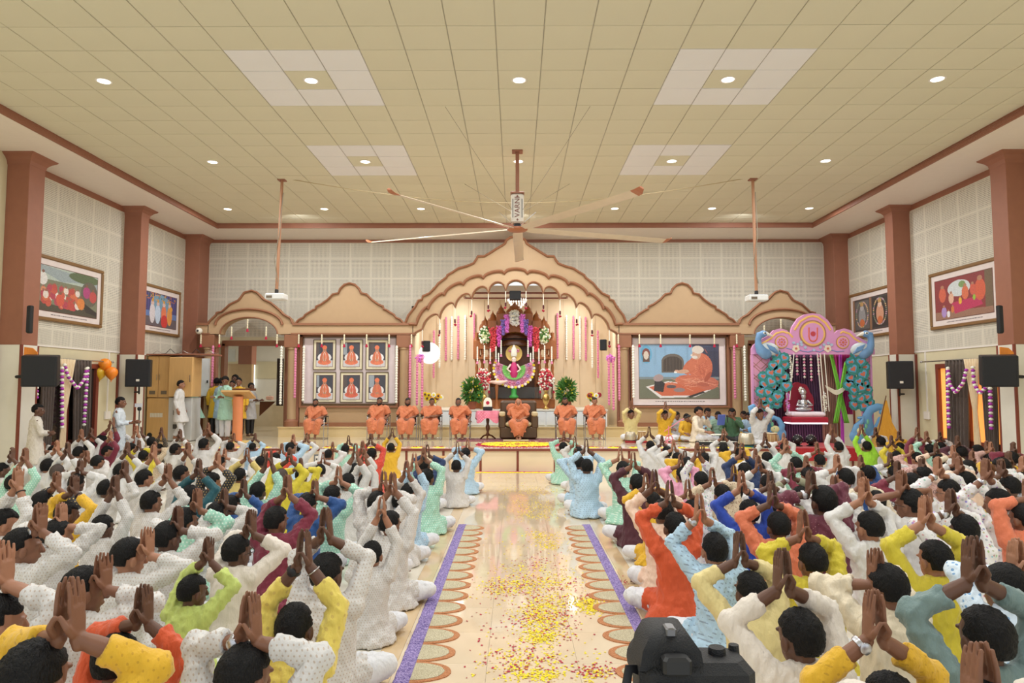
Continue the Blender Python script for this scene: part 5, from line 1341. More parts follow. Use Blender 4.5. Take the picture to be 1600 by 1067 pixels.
MB().lathe([(.1, DZ + .3), (.14, DZ + .34), (.07, DZ + .42), (.09, Z(606))], (0, 0, 0), 12).build('stand', mat('green_silk', (60, 160, 70), .5), t, smooth=True)
for k, (px, sg) in enumerate(((776, 1),)):
    X, z = q_(px, 597, 19.8); t2 = empty('swan_ornament', (X, 19.8, 0), label='pale pink bird ornament on a turned stand left of the deity', cat='ornament')
    mb = MB(); mb.tube([(-.27, 0, z + .02), (-.1, 0, z), (.1, 0, z - .02), (.3, 0, z + .03)], [.012, .05, .07, .02], 10); mb.tube([(-.05, 0, z), (0, .0, z + .1)], [.03, .012], 6); mb.build('bird', mat('pale_pink', (244, 208, 190), .5), t2, smooth=True)
    MB().lathe([(.08, DZ), (.05, DZ + .1), (.03, DZ + .3), (.05, z - .12), (.03, z - .05)], n=10).build('stand', 'wood', t2, smooth=True)
# flower arrangements on the shrine
def arrangement(px, py, w, h, mats, lab, Y=19.95, n=170, r=.036):
    X, z = q_(px, py, Y); t = empty('flower_arrangement', (X, Y, z), label=lab, cat='flowers', group='flower arrangements on the shrine')
    for k, m in enumerate(mats):
        mb = MB(); flowers(mb, blob_pts((0, 0, 0), (w * U / 2 * (1 - .1 * k), .14, h * U / 2 * (1 - .1 * k)), n // len(mats)), r); tag(mb.build('blossoms', m, t), kind='stuff')
arrangement(758, 524, 19, 30, ['wfl', 'leaf', mat('cream_green', (224, 232, 180), .7)], 'oval white and green flower bouquet on the left shoulder of the shrine')
arrangement(850, 524, 19, 30, ['wfl', 'leaf', mat('cream_green', (224, 232, 180), .7)], 'oval white and green flower bouquet on the right shoulder of the shrine')
arrangement(804, 497, 20, 26, ['wfl', mat('ice_blossom', (236, 242, 240), .7)], 'white flower bouquet at the crown of the shrine')
def drop_fl(px, y0, y1, w, m, lab):
    X, za = q_(px, y0, 19.92); zb_ = q_(px, y1, 19.92)[1]; t = MB(); n = int((za - zb_) / .022)
    for k in range(n):
        f = k / n; ww = w * U / 2 * (1 - f * .6)
        for _ in range(6): t.octa((X + random.uniform(-ww, ww), 19.92 + random.uniform(-.06, .06), za + (zb_ - za) * f), random.uniform(.018, .034))
    tag(t.build('hanging_orchids', m), lab, 'flowers', 'hanging orchid sprays on the shrine')
lil = mat('lilac_orchid', (226, 130, 214), .7, var=.2, nscale=50); vio = mat('violet_orchid', (136, 116, 190), .7, var=.2, nscale=50); cor_ = mat('coral_blossom', (236, 88, 96), .7, var=.2, nscale=50)
for e, nm in ((-1, 'left'), (1, 'right')):
    f = lambda o: SX + e * o
    drop_fl(f(12), 492, 520, 9, lil, f'lilac orchid spray closest to the shrine crown on the {nm}'); drop_fl(f(18), 500, 524, 7, vio, f'violet orchid spray on the {nm} of the shrine canopy')
    drop_fl(f(24), 510, 542, 9, mat('magenta_orchid', (222, 104, 196), .7, var=.2, nscale=50), f'magenta orchid spray, lower {nm} of the shrine canopy'); drop_fl(f(34), 512, 550, 13, cor_, f'coral red flower spray hanging at the {nm} shrine pillar')
# shrine hanging tassels
def tassel(x, y, z1, L, m, lab, grp, r=.022, tip='pink', string=0):
    t = empty('hanging_tassel', (x, y, z1), label=lab, cat='garland', group=grp)
    if string: MB().tube([(0, 0, 0), (0, 0, -string)], [.004] * 2, 5).build('string', 'wfl', t)
    n = max(3, int(L / (r * 1.3))); mb = MB()
    mb.tube([(0, 0, -string - L * k / n) for k in range(n + 1)], [r * (1 if k % 2 else .72) for k in range(n + 1)], 6); mb.build('tube_of_buds', m, t)
    if tip: MB().lathe([(r * .5, 0), (r * 1.1, -.03), (r * 1.7, -.09), (0.002, -.095)], (0, 0, -string - L), 8).build('tassel_end', tip, t)
for e, nm in ((-1, 'left'), (1, 'right')):
    for k, (o, a, b) in enumerate(((58, 542, 563), (47, 540, 562), (38, 545, 563), (29, 542, 560), (25, 552, 565), (21, 532, 552))):
        X, z = q_(SX + e * o, a, 19.8); tassel(X, 19.8, z, (b - a) * U, 'wfl', f'short white bud tassel, {ORD[k]} from the outer edge, {nm} side of shrine', 'short white tassels on the shrine', .022, 'pink')
    for k, o in enumerate((61, 40)):
        X, z = q_(SX + e * o, 590, 19.8); tassel(X, 19.8, z, .35, 'wfl', f'white bud tassel on the {["outer", "inner"][k]} side of the red bouquet, {nm} of the shrine', 'white tassels beside the brass vases', .02, 'redp')
    X, z = q_(SX + e * 49, 640, 19.5)
    t = empty('brass_vase', (X, 19.5, DZ), label=f'tall brass vase with red and white blossoms {nm} of the deity', cat='vase', group='brass vases')
    MB().lathe([(.09, 0), (.09, .02), (.04, .06), (.03, .12), (.08, .2), (.105, .3), (.09, .38), (.04, .44), (.05, .5), (.075, .53), (.06, .52)], n=18).build('body', 'gold', t, smooth=True)
    for m, nn in (('redp', 70), (cor_, 70), ('wfl', 90)):
        mb = MB(); flowers(mb, blob_pts((0, 0, .83), (.2 if m != 'wfl' else .24, .12, .33), nn), .034); tag(mb.build('blossoms', m, t), kind='stuff')
    # leafy plant with yellow blooms
    px = 737 if e < 0 else 885
    X, z = q_(px, 640, 19.35)
    t = empty('potted_plant', (X, 19.35, DZ if abs(X) < 2.4 else PLZ), label=f'leafy green plant with small yellow blooms {nm} of the shrine', cat='plant', group='leafy plants beside the shrine')
    MB().lathe([(.08, 0), (.11, .02), (.14, .2), (.15, .22), (.12, .21)], n=16).build('pot', mat('terracotta', (150, 84, 58), .7), t, smooth=True)
    mb, mb3 = MB(), MB(); mm = MB()
    for k in range(520):
        v = Vector((random.gauss(0, 1), random.gauss(0, .7), random.gauss(0, 1))); v.normalize(); v *= random.uniform(.25, 1)
        c_ = Vector((v.x * .25, v.y * .2, .5 + v.z * .33)); u_ = v.normalized(); w_ = u_.orthogonal().normalized() * .034
        mb.add([c_, c_ + u_ * .05 + w_, c_ + u_ * .13, c_ + u_ * .05 - w_], [[0, 1, 2, 3]])
        if k % 9 == 0: mb3.octa(c_ + u_ * .06, .026)
        if k % 20 == 0: mm.tube([(0, 0, .2), c_], [.008, .004], 5)
    tag(mb.build('leaves', 'leaf', t), kind='stuff'); tag(mb3.build('blooms', 'yel', t), kind='stuff'); mm.build('stem', 'leaf', t)
    px = 677 if e < 0 else 925
    X, z = q_(px, 640, 19.3)
    t = empty('sunflower_vase', (X, 19.3, DZ), label=f'vase of yellow sunflowers behind the seated monks, {nm} end of the dais', cat='flowers', group='sunflower vases')
    MB().lathe([(.06, 0), (.08, .1), (.05, .18), (.07, .22)], n=14).build('vase', 'wfl', t, smooth=True)
    for k in range(11):
        a = random.uniform(0, 6.28); R_ = random.uniform(.05, .28); c_ = Vector((R_ * math.cos(a), R_ * math.sin(a) * .4, random.uniform(.22, .42)))
        MB().tube([(0, 0, .12), c_], [.007, .006], 5).build('stem', 'leaf', t)
        m = ['yel', 'yel', mat('sunflower_orange', (242, 180, 50), .7), 'redp', 'wfl'][k % 5]
        mb = MB(); 
        for j in range(12): b_ = j * PI / 6; mb.octa((c_.x + .05 * math.cos(b_), c_.y - .03, c_.z + .05 * math.sin(b_)), (.026, .008, .026))
        mb.build('flower_head', m, t); MB().lathe([(0, -.015), (.028, -.01), (.03, .01), (0, .012)], (c_.x, c_.y - .04, c_.z), 10, axis='Y').build('flower_centre', 'dwood' if m != 'wfl' else 'yel', t)
# speakers, lamp disc, chandelier at the arch
def wall_speaker(px, py, w, h, Y, lab, rz=0, dep=.2, grille=True, tilt=0):
    c = at(px, py, Y); W_, H_ = w * Y / 1083, h * Y / 1083
    t = empty('loudspeaker', (c.x, c.y, c.z), rz, lab, 'loudspeaker', 'black loudspeakers'); t.rotation_euler = (tilt, 0, rz)
    MB().bbox(-W_ / 2, W_ / 2, -dep / 2, dep / 2, -H_ / 2, H_ / 2, .012).build('cabinet', 'black', t)
    MB().bbox(-W_ / 2 * .9, W_ / 2 * .9, -dep / 2 - .012, -dep / 2 + .005, -H_ / 2 * .93, H_ / 2 * .93, .006).build('grille', mat('dark_grille', (30, 31, 34), .7, bump=.5, bscale=300), t)
    return t, W_, H_
wall_speaker(666, 541, 11, 17, 19.2, 'small black loudspeaker on the left jamb of the arch', .3)
wall_speaker(943, 539, 10, 17, 19.2, 'small black loudspeaker on the right jamb of the arch', -.3)
wall_speaker(805, 462, 18, 14, 19.3, 'black loudspeaker hanging under the centre of the arch', 0, .25)
c = at(671, 552, 19.35); t = MB().lathe([(0, -.02), (.29, -.02), (.3, 0), (.29, .02), (0, .02)], (0, 0, 0), 28, axis='Y').build('round_lamp', mat('white_lamp_disc', (250, 250, 250), .4, emit=1.0)); t.location = c; tag(t, 'round white lamp disc behind the left arch loudspeaker', 'lamp')
c = at(808, 474, 20.6); t = empty('chandelier', c, label='bright crystal chandelier hanging in front of the altar ceiling', cat='chandelier')
MB().tube([(0, 0, .1), (0, 0, .45)], [.01] * 2, 6).build('rod', 'gold', t)
mc = mat('crystal', (255, 250, 240), .1, emit=2.4)
for k, (r_, z_) in enumerate(((.28, .1), (.24, .03), (.19, -.04), (.13, -.1), (.07, -.16))):
    mb = MB()
    for j in range(int(r_ * 80)): a = j * 2 * PI / int(r_ * 80); mb.octa((r_ * math.cos(a), r_ * math.sin(a), z_), (.016, .016, .04))
    mb.build('crystal_tier', mc, t)
# long garlands on the alcove wall
def garland(x, y, z1, z0, m, lab, grp, r=.034, sway=0):
    n = int((z1 - z0) / .035); mb = MB()
    mb.tube([(sway * math.sin(PI * k / n), 0, (z0 - z1) * k / n) for k in range(n + 1)], [r * (1.08 if k % 2 else .74) * random.uniform(.9, 1.1) for k in range(n + 1)], 7)
    o = mb.build('flower_garland', m); o.location = (x, y, z1); tag(o, lab, 'garland', grp)
for e, nm in ((-1, 'left'), (1, 'right')):
    for k, (o, a, b, m) in enumerate(((65, 490, 560, 'pink'), (79, 493, 561, 'wfl'), (90, 494, 560, 'pink'), (100, 495, 562, 'wfl'), (109, 496, 562, 'pink'), (119, 505, 574, 'wfl'), (128, 517, 590, 'pink'))):
        c, c2 = at(806 + e * o, a, 21.7 if k < 5 else 21.2), at(806 + e * o, b, 21.7 if k < 5 else 21.2)
        garland(c.x, 21.7 if k < 5 else 21.2, c.z, c2.z, m, f'{"pink" if m == "pink" else "white"} flower garland on the alcove wall, {ORD[k]} outward from the shrine on the {nm}', 'long garlands on the alcove wall')
for px, a, b, m, lab in ((641, 540, 620, 'pink', 'long pink garland on the pillar left of the arch'), (652, 555, 632, 'pink', 'pink garland inside the left jamb of the arch, outer strand'), (660, 558, 636, 'pink', 'pink garland inside the left jamb of the arch, inner strand'),
                         (951, 558, 632, 'pink', 'pink garland inside the right jamb of the arch, inner strand'), (958, 558, 640, 'pink', 'pink garland inside the right jamb of the arch, outer strand'), (967, 540, 625, 'pink', 'long pink garland on the pillar right of the arch'),
                         (333, 541, 603, 'pink', 'pink garland on the pillar left of the doorway'), (440, 542, 630, 'wfl', 'white garland at the right edge of the left doorway'), (462, 545, 620, 'pink', 'pink garland on the pillar beside the left doorway'),
                         (620, 541, 628, 'wfl', 'white garland at the right edge of the portrait bay'), (475, 541, 625, 'wfl', 'white garland at the left edge of the portrait bay'), (989, 540, 620, 'wfl', 'white garland at the left edge of the painting bay'), (1147, 541, 622, 'pink', 'pink garland on the pillar right of the large painting'),
                         (1163, 541, 625, 'wfl', 'white garland left of the peacock panel')):
    c, c2 = at(px, a, 18.86), at(px, b, 18.86); garland(c.x, 18.86, c.z, c2.z, m, lab, 'long garlands on the pillars')
for px, e in ((656, -1), (954, 1)):
    c = at(px, 560, 18.9); mb = MB(); flowers(mb, blob_pts((0, 0, 0), (.13, .08, .11), 60), .03); o = mb.build('flower_cluster', lil); o.location = c; tag(o, f'lilac and white flower cluster tying the pink garlands at the {"left" if e < 0 else "right"} jamb', 'flowers')
# short hanging droppers under the arch and beams
cusp = [(660, 515), (687, 498), (711, 481), (737, 468), (763, 459), (790, 455)]
for k, (x, y) in enumerate(cusp):
    for e, nm in ((0, 'left'), (1, 'right')):
        c = at(1612 - x if e else x, y, 18.93); t = empty('hanging_dropper', c, label=f'thin white string with dark bud and red flower, {ORD[5 - k]} arch cusp {nm} of centre', cat='garland', group='droppers on the arch cusps')
        MB().tube([(0, 0, 0), (0, 0, -.42)], [.011] * 2, 6).build('string', 'wfl', t); MB().tube([(0, 0, -.33), (0, 0, -.4)], [.025] * 2, 6).build('bud', mat('dark_bud', (84, 24, 34), .7), t)
        mb = MB(); flowers(mb, blob_pts((0, 0, -.46), (.035, .035, .03), 8), .022); mb.build('flower', 'redp', t)
for px, nm in ((314, 'at the far left cornice end'), (343, 'left foot of the door arch'), (362, 'under the left of the door arch'), (387, 'under the crown of the door arch'), (416, 'under the right of the door arch'), (433, 'right foot of the door arch'), (467, 'on the pillar by the portrait bay'),
               (503, 'first along the portrait bay beam'), (538, 'second along the portrait bay beam'), (573, 'third along the portrait bay beam'), (608, 'fourth along the portrait bay beam'), (643, 'on the pillar left of the arch'),
               (966, 'on the pillar right of the arch'), (999, 'first along the painting bay beam'), (1032, 'second along the painting bay beam'), (1078, 'third along the painting bay beam'), (1116, 'fourth along the painting bay beam'), (1151, 'on the pillar right of the painting'),
               (1194, 'under the right door arch, left'), (1220, 'under the right door arch, centre')):
    dy = {387: -24, 362: -12, 416: -12, 1194: -14, 1220: -24}.get(px, 0)
    c = at(px, 523 + dy, 18.88); tassel(c.x, 18.88, c.z, .25, mat('cream_bud', (232, 222, 190), .7), f'cream bud tassel with red tip {nm}', 'cream tassels along the cornice', .024, 'redp')
# ---------------------------------------------------------------- peacock swing set
PY_ = 16.4; pu = PY_ / 1083
def K(cx_, cy_, Y=PY_): v = at(1160 + cx_ / 4.446, 480 + cy_ / 4.446, Y); return v.x, v.z
kp = pu / 4.446
m_pk = mat('pink_panel', (222, 158, 206), .6, var=.04); m_ye = mat('apricot_stripe', (242, 196, 110), .6, var=.03); m_br = mat('medallion_brown', (176, 126, 106), .6)
m_te = mat('feather_teal', (56, 138, 132), .6, var=.15, nscale=20); m_fb = mat('feather_blue', (96, 172, 208), .6, var=.08); m_fo = mat('feather_coral', (208, 116, 92), .6)
m_bb = mat('peacock_blue', (110, 152, 196), .5, var=.2, nscale=5); m_bw = mat('peacock_white', (206, 216, 220), .5, var=.1, nscale=6); m_sk = mat('sky_blue_paint', (112, 168, 218), .6, var=.08, nscale=5)
pk = empty('peacock_arch', (0, 0, 0), label='pink painted arch panel with round emblem spanning the swing stage', cat='stage decoration')
out = [(60, 328), (60, 290), (75, 262), (110, 235), (180, 195), (215, 160), (260, 148), (305, 160), (330, 188), (340, 140), (380, 80), (430, 50), (482, 42), (534, 50), (588, 90), (622, 140), (632, 186), (660, 160), (705, 148), (750, 162), (790, 200), (860, 240), (900, 268), (914, 295), (914, 328)]
MB().prism([K(*p_) for p_ in out], PY_ - .04, PY_ + .04).build('top_panel', m_pk, pk)
def strip_(pts, w, m, nm, y, par, closed=False):
    q = [(K(*p_)[0], y, K(*p_)[1]) for p_ in pts]; return MB().tube(q, [(.014, w * kp)] * len(q), 6, False, ref=(0, 1, 0), closed=closed).build(nm, m, par)
strip_([(out[i][0] + (14 if out[i][0] < 482 else -14) * (.3 if abs(out[i][0] - 482) < 60 else 1), out[i][1] + 22) for i in range(3, 9)], 7, m_ye, 'stripe', PY_ - .045, pk)
strip_([(out[i][0] + (16 if out[i][0] < 470 else (-16 if out[i][0] > 495 else 0)), out[i][1] + 20) for i in range(9, 16)], 8, m_ye, 'stripe', PY_ - .045, pk)
strip_([(out[i][0] + (14 if out[i][0] < 700 else -14), out[i][1] + 22) for i in range(17, 22)], 7, m_ye, 'stripe', PY_ - .045, pk)
def disc(cx_, cy_, r, m, nm, y, par, n=28, d=.012): X, z = K(cx_, cy_); return MB().lathe([(0, -d), (r * kp, -d), (r * kp, .004), (0, .004)], (X, y, z), n, axis='Y').build(nm, m, par)
def medal(cx_, cy_, r):
    disc(cx_, cy_, r, m_br, 'medallion_ring', PY_ - .04, pk); disc(cx_, cy_, r * .9, m_ye, 'medallion_ring', PY_ - .048, pk); disc(cx_, cy_, r * .78, m_pk, 'medallion_face', PY_ - .056, pk)
medal(482, 184, 94); medal(265, 243, 46); medal(690, 245, 46)
strip_([(453, 142), (453, 205), (458, 225), (470, 236), (482, 238), (494, 236), (506, 225), (511, 205), (511, 142)], 4.5, mat('emblem_orange', (226, 110, 80), .6), 'emblem_u', PY_ - .072, pk)
disc(482, 186, 17, mat('emblem_red', (196, 70, 80), .6), 'emblem_dot', PY_ - .068, pk)
for cx_, cy_ in ((265, 243), (690, 245)):
    disc(cx_, cy_, 9, m_fo, 'rosette_centre', PY_ - .066, pk, 14)
    for k in range(8): disc(cx_ + 21 * math.cos(k * PI / 4), cy_ + 21 * math.sin(k * PI / 4), 6, m_fo, 'rosette_petal', PY_ - .066, pk, 10)
strip_([(300, 285), (330, 292), (365, 290), (410, 305), (450, 312), (490, 300), (530, 312), (570, 292), (620, 300), (650, 310), (700, 305)], 2.2, m_sk, 'vine', PY_ - .048, pk)
for cx_ in (365, 585):
    for k in range(5): disc(cx_ + 15 * math.cos(k * 1.257 + .3), 288 + 15 * math.sin(k * 1.257 + .3), 12, mat('cream_petal', (240, 226, 206), .6), 'flower_petal', PY_ - .05 - .001 * k, pk, 12)
    disc(cx_, 288, 8, m_fo, 'flower_heart', PY_ - .064, pk, 12)
for cx_, cy_ in ((350, 248), (378, 258), (405, 262), (400, 243), (430, 280), (535, 280), (560, 262), (590, 250), (612, 262), (490, 298)): disc(cx_, cy_, 10, mat('pale_blue_petal', (180, 200, 226), .6), 'small_flower', PY_ - .05, pk, 10)
for nm, x0, x1 in (('left', 58, 205), ('right', 820, 914)):
    t = empty('lattice_tower', (0, 0, 0), label=f'pink lattice side tower of the swing stage, {nm} of the swing', cat='stage decoration', group='lattice towers of the swing stage')
    (X0, zt_), (X1, zb_) = K(x0, 330), K(x1, 870)
    MB().bbox(X0, X1, PY_, PY_ + .06, ST, zt_, .01).build('board', mat('rose_board', (226, 160, 190), .6), t)
    for a_, b_ in ((X0, X0 + .05), (X1 - .05, X1)): MB().bb(a_, b_, PY_ - .02, PY_, ST, zt_).build('edge_strip', m_pk, t)
    w = X1 - X0; z = ST + .1
    while z < zt_ - .1:
        h = min(w * .9, zt_ - z)
        for a_, b_, c_, d_ in ((X0, z, X0 + h / .9, z + h), (X1, z, X1 - h / .9, z + h), (X0 + w / 2, z, X1, min(z + w * .45, zt_)), (X0 + w / 2, z, X0, min(z + w * .45, zt_))):
            MB().tube([(a_, PY_ - .005, b_), (c_, PY_ - .005, d_)], [.007] * 2, 5, False).build('lattice_bar', m_br, t)
        z += .28
fme = MB()
def heart(r, n=20): return [(r * 1.0 * math.sin(a) ** 3 * 1.05, r * (.81 * math.cos(a) - .31 * math.cos(2 * a) - .13 * math.cos(3 * a) - .06 * math.cos(4 * a))) for a in np.linspace(0, 2 * PI, n + 1)[:-1]]
fme.prism([((1 + .07 * math.cos(9 * a)) * math.cos(a), (1 + .07 * math.cos(9 * a)) * math.sin(a)) for a in np.linspace(0, 2 * PI, 37)[:-1]], -.2, 0)
fme.k = 1; fme.prism(heart(.72), -.3, -.15); fme.k = 2; fme.prism(heart(.42), -.4, -.25)
feather_me = fme.mesh('feather', [m_te, m_fb, m_fo])
LF = [(225, 330), (275, 352), (225, 380), (195, 405), (280, 400), (130, 480), (185, 455), (235, 445), (230, 495), (275, 485), (140, 535), (180, 515), (205, 550), (290, 545), (115, 585), (160, 590), (240, 590), (135, 635), (180, 640), (225, 620), (228, 668), (160, 688)]
RF = [(775, 330), (735, 385), (800, 380), (745, 430), (830, 415), (735, 490), (815, 465), (785, 515), (830, 530), (720, 540), (755, 575), (800, 560), (855, 575), (755, 615), (840, 622), (800, 635), (765, 675), (865, 665), (820, 682)]
for sd, (nm, FL) in enumerate((('left', LF), ('right', RF))):
    t = empty('peacock', (0, 0, 0), label=f'painted blue and white peacock with heart-eyed tail feathers, {nm} of the pink arch', cat='stage decoration', group='peacocks of the swing stage')
    fl_ = (lambda x: x) if sd == 0 else (lambda x: 972 - x)
    q3 = lambda x, y, o=-.12: (K(fl_(x), y)[0], PY_ + o, K(fl_(x), y)[1])
    mb = MB(); mb.tube([q3(128, 190), q3(106, 196), q3(97, 225), q3(98, 262), q3(116, 300), q3(150, 325)], [22 * kp, 25 * kp, 20 * kp, 24 * kp, 36 * kp, 40 * kp], 12)
    mb.ell(q3(132, 188), (28 * kp, .07, 24 * kp), 12, 8); mb.build('neck', m_bb, t, smooth=True)
    mb = MB(); mb.ell(q3(176, 292), (66 * kp, .09, 44 * kp), 16, 10, Matrix.Rotation((.25 if sd == 0 else -.25), 3, 'Y')); mb.build('body', m_bw, t, smooth=True)
    mb = MB(); 
    for k in range(6): mb.tube([q3(150 + 10 * k, 262 + 4 * k, -.2), q3(172 + 9 * k, 296 + 3 * k, -.21), q3(200 + 6 * k, 318 + 2 * k, -.18)], [.012, .022, .01], 6)
    mb.build('wing', m_bb, t, smooth=True)
    mb = MB(); mb.tube([q3(150, 186), q3(200, 204)], [15 * kp, 2 * kp], 8); mb.build('beak', mat('beak_cream', (232, 228, 216), .4), t, smooth=True)
    mb = MB(); mb.ell(q3(135, 184, -.18), (12 * kp, .02, 9 * kp), 10, 6); mb.build('eye_patch', 'wfl', t); mb = MB(); mb.ell(q3(137, 184, -.2), (6 * kp, .01, 6 * kp), 8, 6); mb.build('pupil', 'black', t)
    for k, (cx_, cy_) in enumerate(FL):
        X, z = K(cx_, cy_); o = inst('tail_feather', feather_me, (X, PY_ - .1 - .02 * (k % 4), z), t, rot=(0, random.uniform(-.7, .7), 0)); r_ = random.uniform(34, 43) * kp; o.scale = (r_, .06, r_)
    t = empty('scroll_bird', (0, 0, 0), label=f'sky blue scroll-shaped bird cutout at the foot of the {nm} lattice tower', cat='stage decoration', group='scroll birds at the foot of the towers')
    def g3(x, y, o=-.3): return (K(x, y, PY_)[0], PY_ + o, max(ST + .02, K(x, y, PY_)[1]))
    if sd == 0: C_, body, neck, tail = -1, (212, 878, 60, 62), [(225, 860), (240, 815), (215, 775), (180, 760), (165, 775)], [[(170, 860), (110, 870), (60, 840), (30, 850)], [(185, 860), (120, 800), (85, 745), (48, 722), (38, 695), (60, 686)]]
    else: C_, body, neck, tail = 1, (762, 890, 62, 60), [(740, 870), (752, 820), (785, 790), (790, 760), (765, 765)], [[(820, 920), (850, 830), (835, 750), (860, 710), (910, 690), (950, 695), (955, 720), (930, 728)], [(850, 900), (900, 860), (925, 800), (930, 770)], [(880, 920), (940, 900), (985, 870), (1005, 865), (1000, 890)], [(830, 930), (920, 930), (980, 910)]]
    MB().ell(g3(*body[:2]), (body[2] * kp, .06, body[3] * kp * .85), 18, 10).build('body', m_sk, t, smooth=True)
    MB().tube([g3(*p_) for p_ in neck], [(.05, 30 * kp), (.05, 22 * kp), (.05, 17 * kp), (.05, 15 * kp), (.05, 10 * kp)], 10, ref=(0, 1, 0)).build('neck', m_sk, t, smooth=True)
    for tl in tail: MB().tube([g3(*p_, -.2) for p_ in tl], [(.04, (38 - 24 * j / len(tl)) * kp) for j in range(len(tl))], 10, ref=(0, 1, 0)).build('scroll', m_sk, t, smooth=True)
    MB().ell(g3(body[0] + (-25 if sd == 0 else 10), body[1] - 38, -.36), (30 * kp, .02, 24 * kp), 12, 6).build('wing_patch', mat('butter_paint', (228, 224, 170), .6), t, smooth=True)
    for k in range(4): MB().ell(g3(body[0] + (20 + 12 * k) * (1 if sd else -1), body[1] - 10 - 30 * k, -.36), (10 * kp, .02, 18 * kp), 10, 6).build('leaf_patch', mat('sea_green_paint', (110, 180, 150), .6), t, smooth=True)
# drapes behind the swing
def drape(pts_top, pts_bot, y, m, name, label, cat, folds=9, amp=.04, ztie=None, tie=.35, grp=None, X=None, axis='x'):
    (a0, z0), (a1, _) = pts_top; (b0, z1), (b1, _) = pts_bot; n, r = folds * 6, 18; vs = []
    for j in range(r + 1):
        f = j / r
        z = z0 + (z1 - z0) * f; w = 1
        if ztie is not None: w = tie + (1 - tie) * min(1, abs(z - ztie) / (z0 - ztie if z > ztie else max(.2, ztie - z1) * 1.6)) ** .8
        for i in range(n + 1):
            u = i / n; p_ = (a0 + (a1 - a0) * u) * (1 - f) + (b0 + (b1 - b0) * u) * f
            c_ = ((a0 + a1) * (1 - f) + (b0 + b1) * f) / 2; p_ = c_ + (p_ - c_) * w
            d = amp * math.sin(u * folds * 2 * PI) * (.5 + .5 * w)
            vs.append((p_, y + d, z) if axis == 'x' else (y + d, p_, z))
    fs = [[j * (n + 1) + i, j * (n + 1) + i + 1, (j + 1) * (n + 1) + i + 1, (j + 1) * (n + 1) + i] for j in range(r) for i in range(n)]
    me = bpy.data.meshes.new(name); me.from_pydata(vs, [], fs); me.polygons.foreach_set('use_smooth', [True] * len(fs)); me.materials.append(M(m))
    o = bpy.data.objects.new(name, me); COL.objects.link(o); s_ = o.modifiers.new('s', 'SOLIDIFY'); s_.thickness = .006
    tag(o, label, cat, grp); return o
def Kx(x, y=600, Y=PY_): return K(x, y, Y)[0]
zt_ = K(480, 325, 16.9)[1]
drape(((Kx(205, Y=16.9), zt_), (Kx(560, Y=16.9), zt_)), ((Kx(205, Y=16.9), ST), (Kx(600, Y=16.9), ST)), 16.95, cloth('plum_drape', (84, 52, 84)), 'backdrop_drape', 'dark plum pleated drape behind the swing', 'drape', 22)
drape(((Kx(540, Y=16.9), zt_), (Kx(640, Y=16.9), zt_)), ((Kx(545, Y=16.9), ST), (Kx(640, Y=16.9), ST)), 16.85, cloth('bronze_drape', (150, 108, 90)), 'backdrop_drape', 'bronze pleated drape right of the swing ropes', 'drape', 8)
drape(((Kx(630, Y=16.9), zt_), (Kx(735, Y=16.9), zt_)), ((Kx(655, Y=16.9), 1.2), (Kx(745, Y=16.9), 1.2)), 16.8, cloth('magenta_drape', (190, 40, 120)), 'backdrop_drape', 'magenta drape beside the right peacock', 'drape', 7)
drape(((Kx(668, Y=16.7), zt_), (Kx(690, Y=16.7), zt_)), ((Kx(668, Y=16.7), ST), (Kx(690, Y=16.7), ST)), 16.65, cloth('violet_sash', (196, 70, 190)), 'violet_drape', 'violet sash hanging straight between the crossed green sashes', 'drape', 2, .02)
gcl = cloth('green_sash', (124, 200, 60))
drape(((Kx(612, Y=16.6), zt_), (Kx(632, Y=16.6), zt_)), ((Kx(700, Y=16.6), 1.0), (Kx(735, Y=16.6), 1.0)), 16.6, gcl, 'crossed_sash', 'bright green sash falling from upper left to lower right', 'drape', 3, .02)
drape(((Kx(706, Y=16.6), zt_ - .2), (Kx(726, Y=16.6), zt_ - .2)), ((Kx(612, Y=16.6), 1.0), (Kx(645, Y=16.6), 1.0)), 16.52, gcl, 'crossed_sash', 'bright green sash falling from upper right to lower left', 'drape', 3, .02)
mb = MB(); cx_, cz = K(655, 585, 16.4)
fanp = [(cx_ + .26 * math.cos(a), cz + .05 - .14 * math.sin(a) + .1 * abs(math.cos(a))) for a in np.linspace(0, PI, 16)]
mb.prism(fanp + [(cx_ - .05, cz + .04), (cx_ + .05, cz + .04)], 16.4, 16.43); tag(mb.build('paper_fan', mat('ivory_paper', (228, 222, 200), .7)), 'ivory fan ornament pinned where the green sashes cross', 'ornament')
# swing
t = empty('ceremonial_swing', (0, 0, 0), label='red velvet swing throne with scalloped back hanging from ropes', cat='swing')
SWY = 16.55; k2 = lambda x, y: K(x, y, SWY)
mv = mat('crimson_velvet', (150, 24, 52), .6, var=.1)
(xa, za), (xb, zb_) = k2(305, 760), k2(562, 798)
MB().bbox(xa, xb, SWY - .3, SWY + .25, zb_, za, .02).build('seat_board', mat('red_lacquer', (176, 34, 60), .35), t)
MB().bb(xa + .02, xb - .02, SWY - .29, SWY + .2, zb_ - .03, zb_ - .005).build('light_strip', mat('white_strip_light', (250, 235, 250), .5, emit=3), t)
(xc, zc_), (xd, zd) = k2(315, 725), k2(552, 760)
mb = MB(); mb.bbox(xc, xd, SWY - .26, SWY + .2, zd, zc_, .04); mb.build('cushion', mat('white_satin', (240, 226, 236), .4), t)
X, z = k2(412, 725); lobes = []
for a in np.linspace(0, PI, 60): rr_ = 1 + .07 * abs(math.sin(a * 4.5)); lobes.append((X + 98 * kp * rr_ * math.cos(a), z + 30 * kp + 165 * kp * rr_ * math.sin(a)))
MB().prism(lobes + [(X - 98 * kp, z), (X + 98 * kp, z)], SWY + .12, SWY + .2).build('backrest', mv, t)
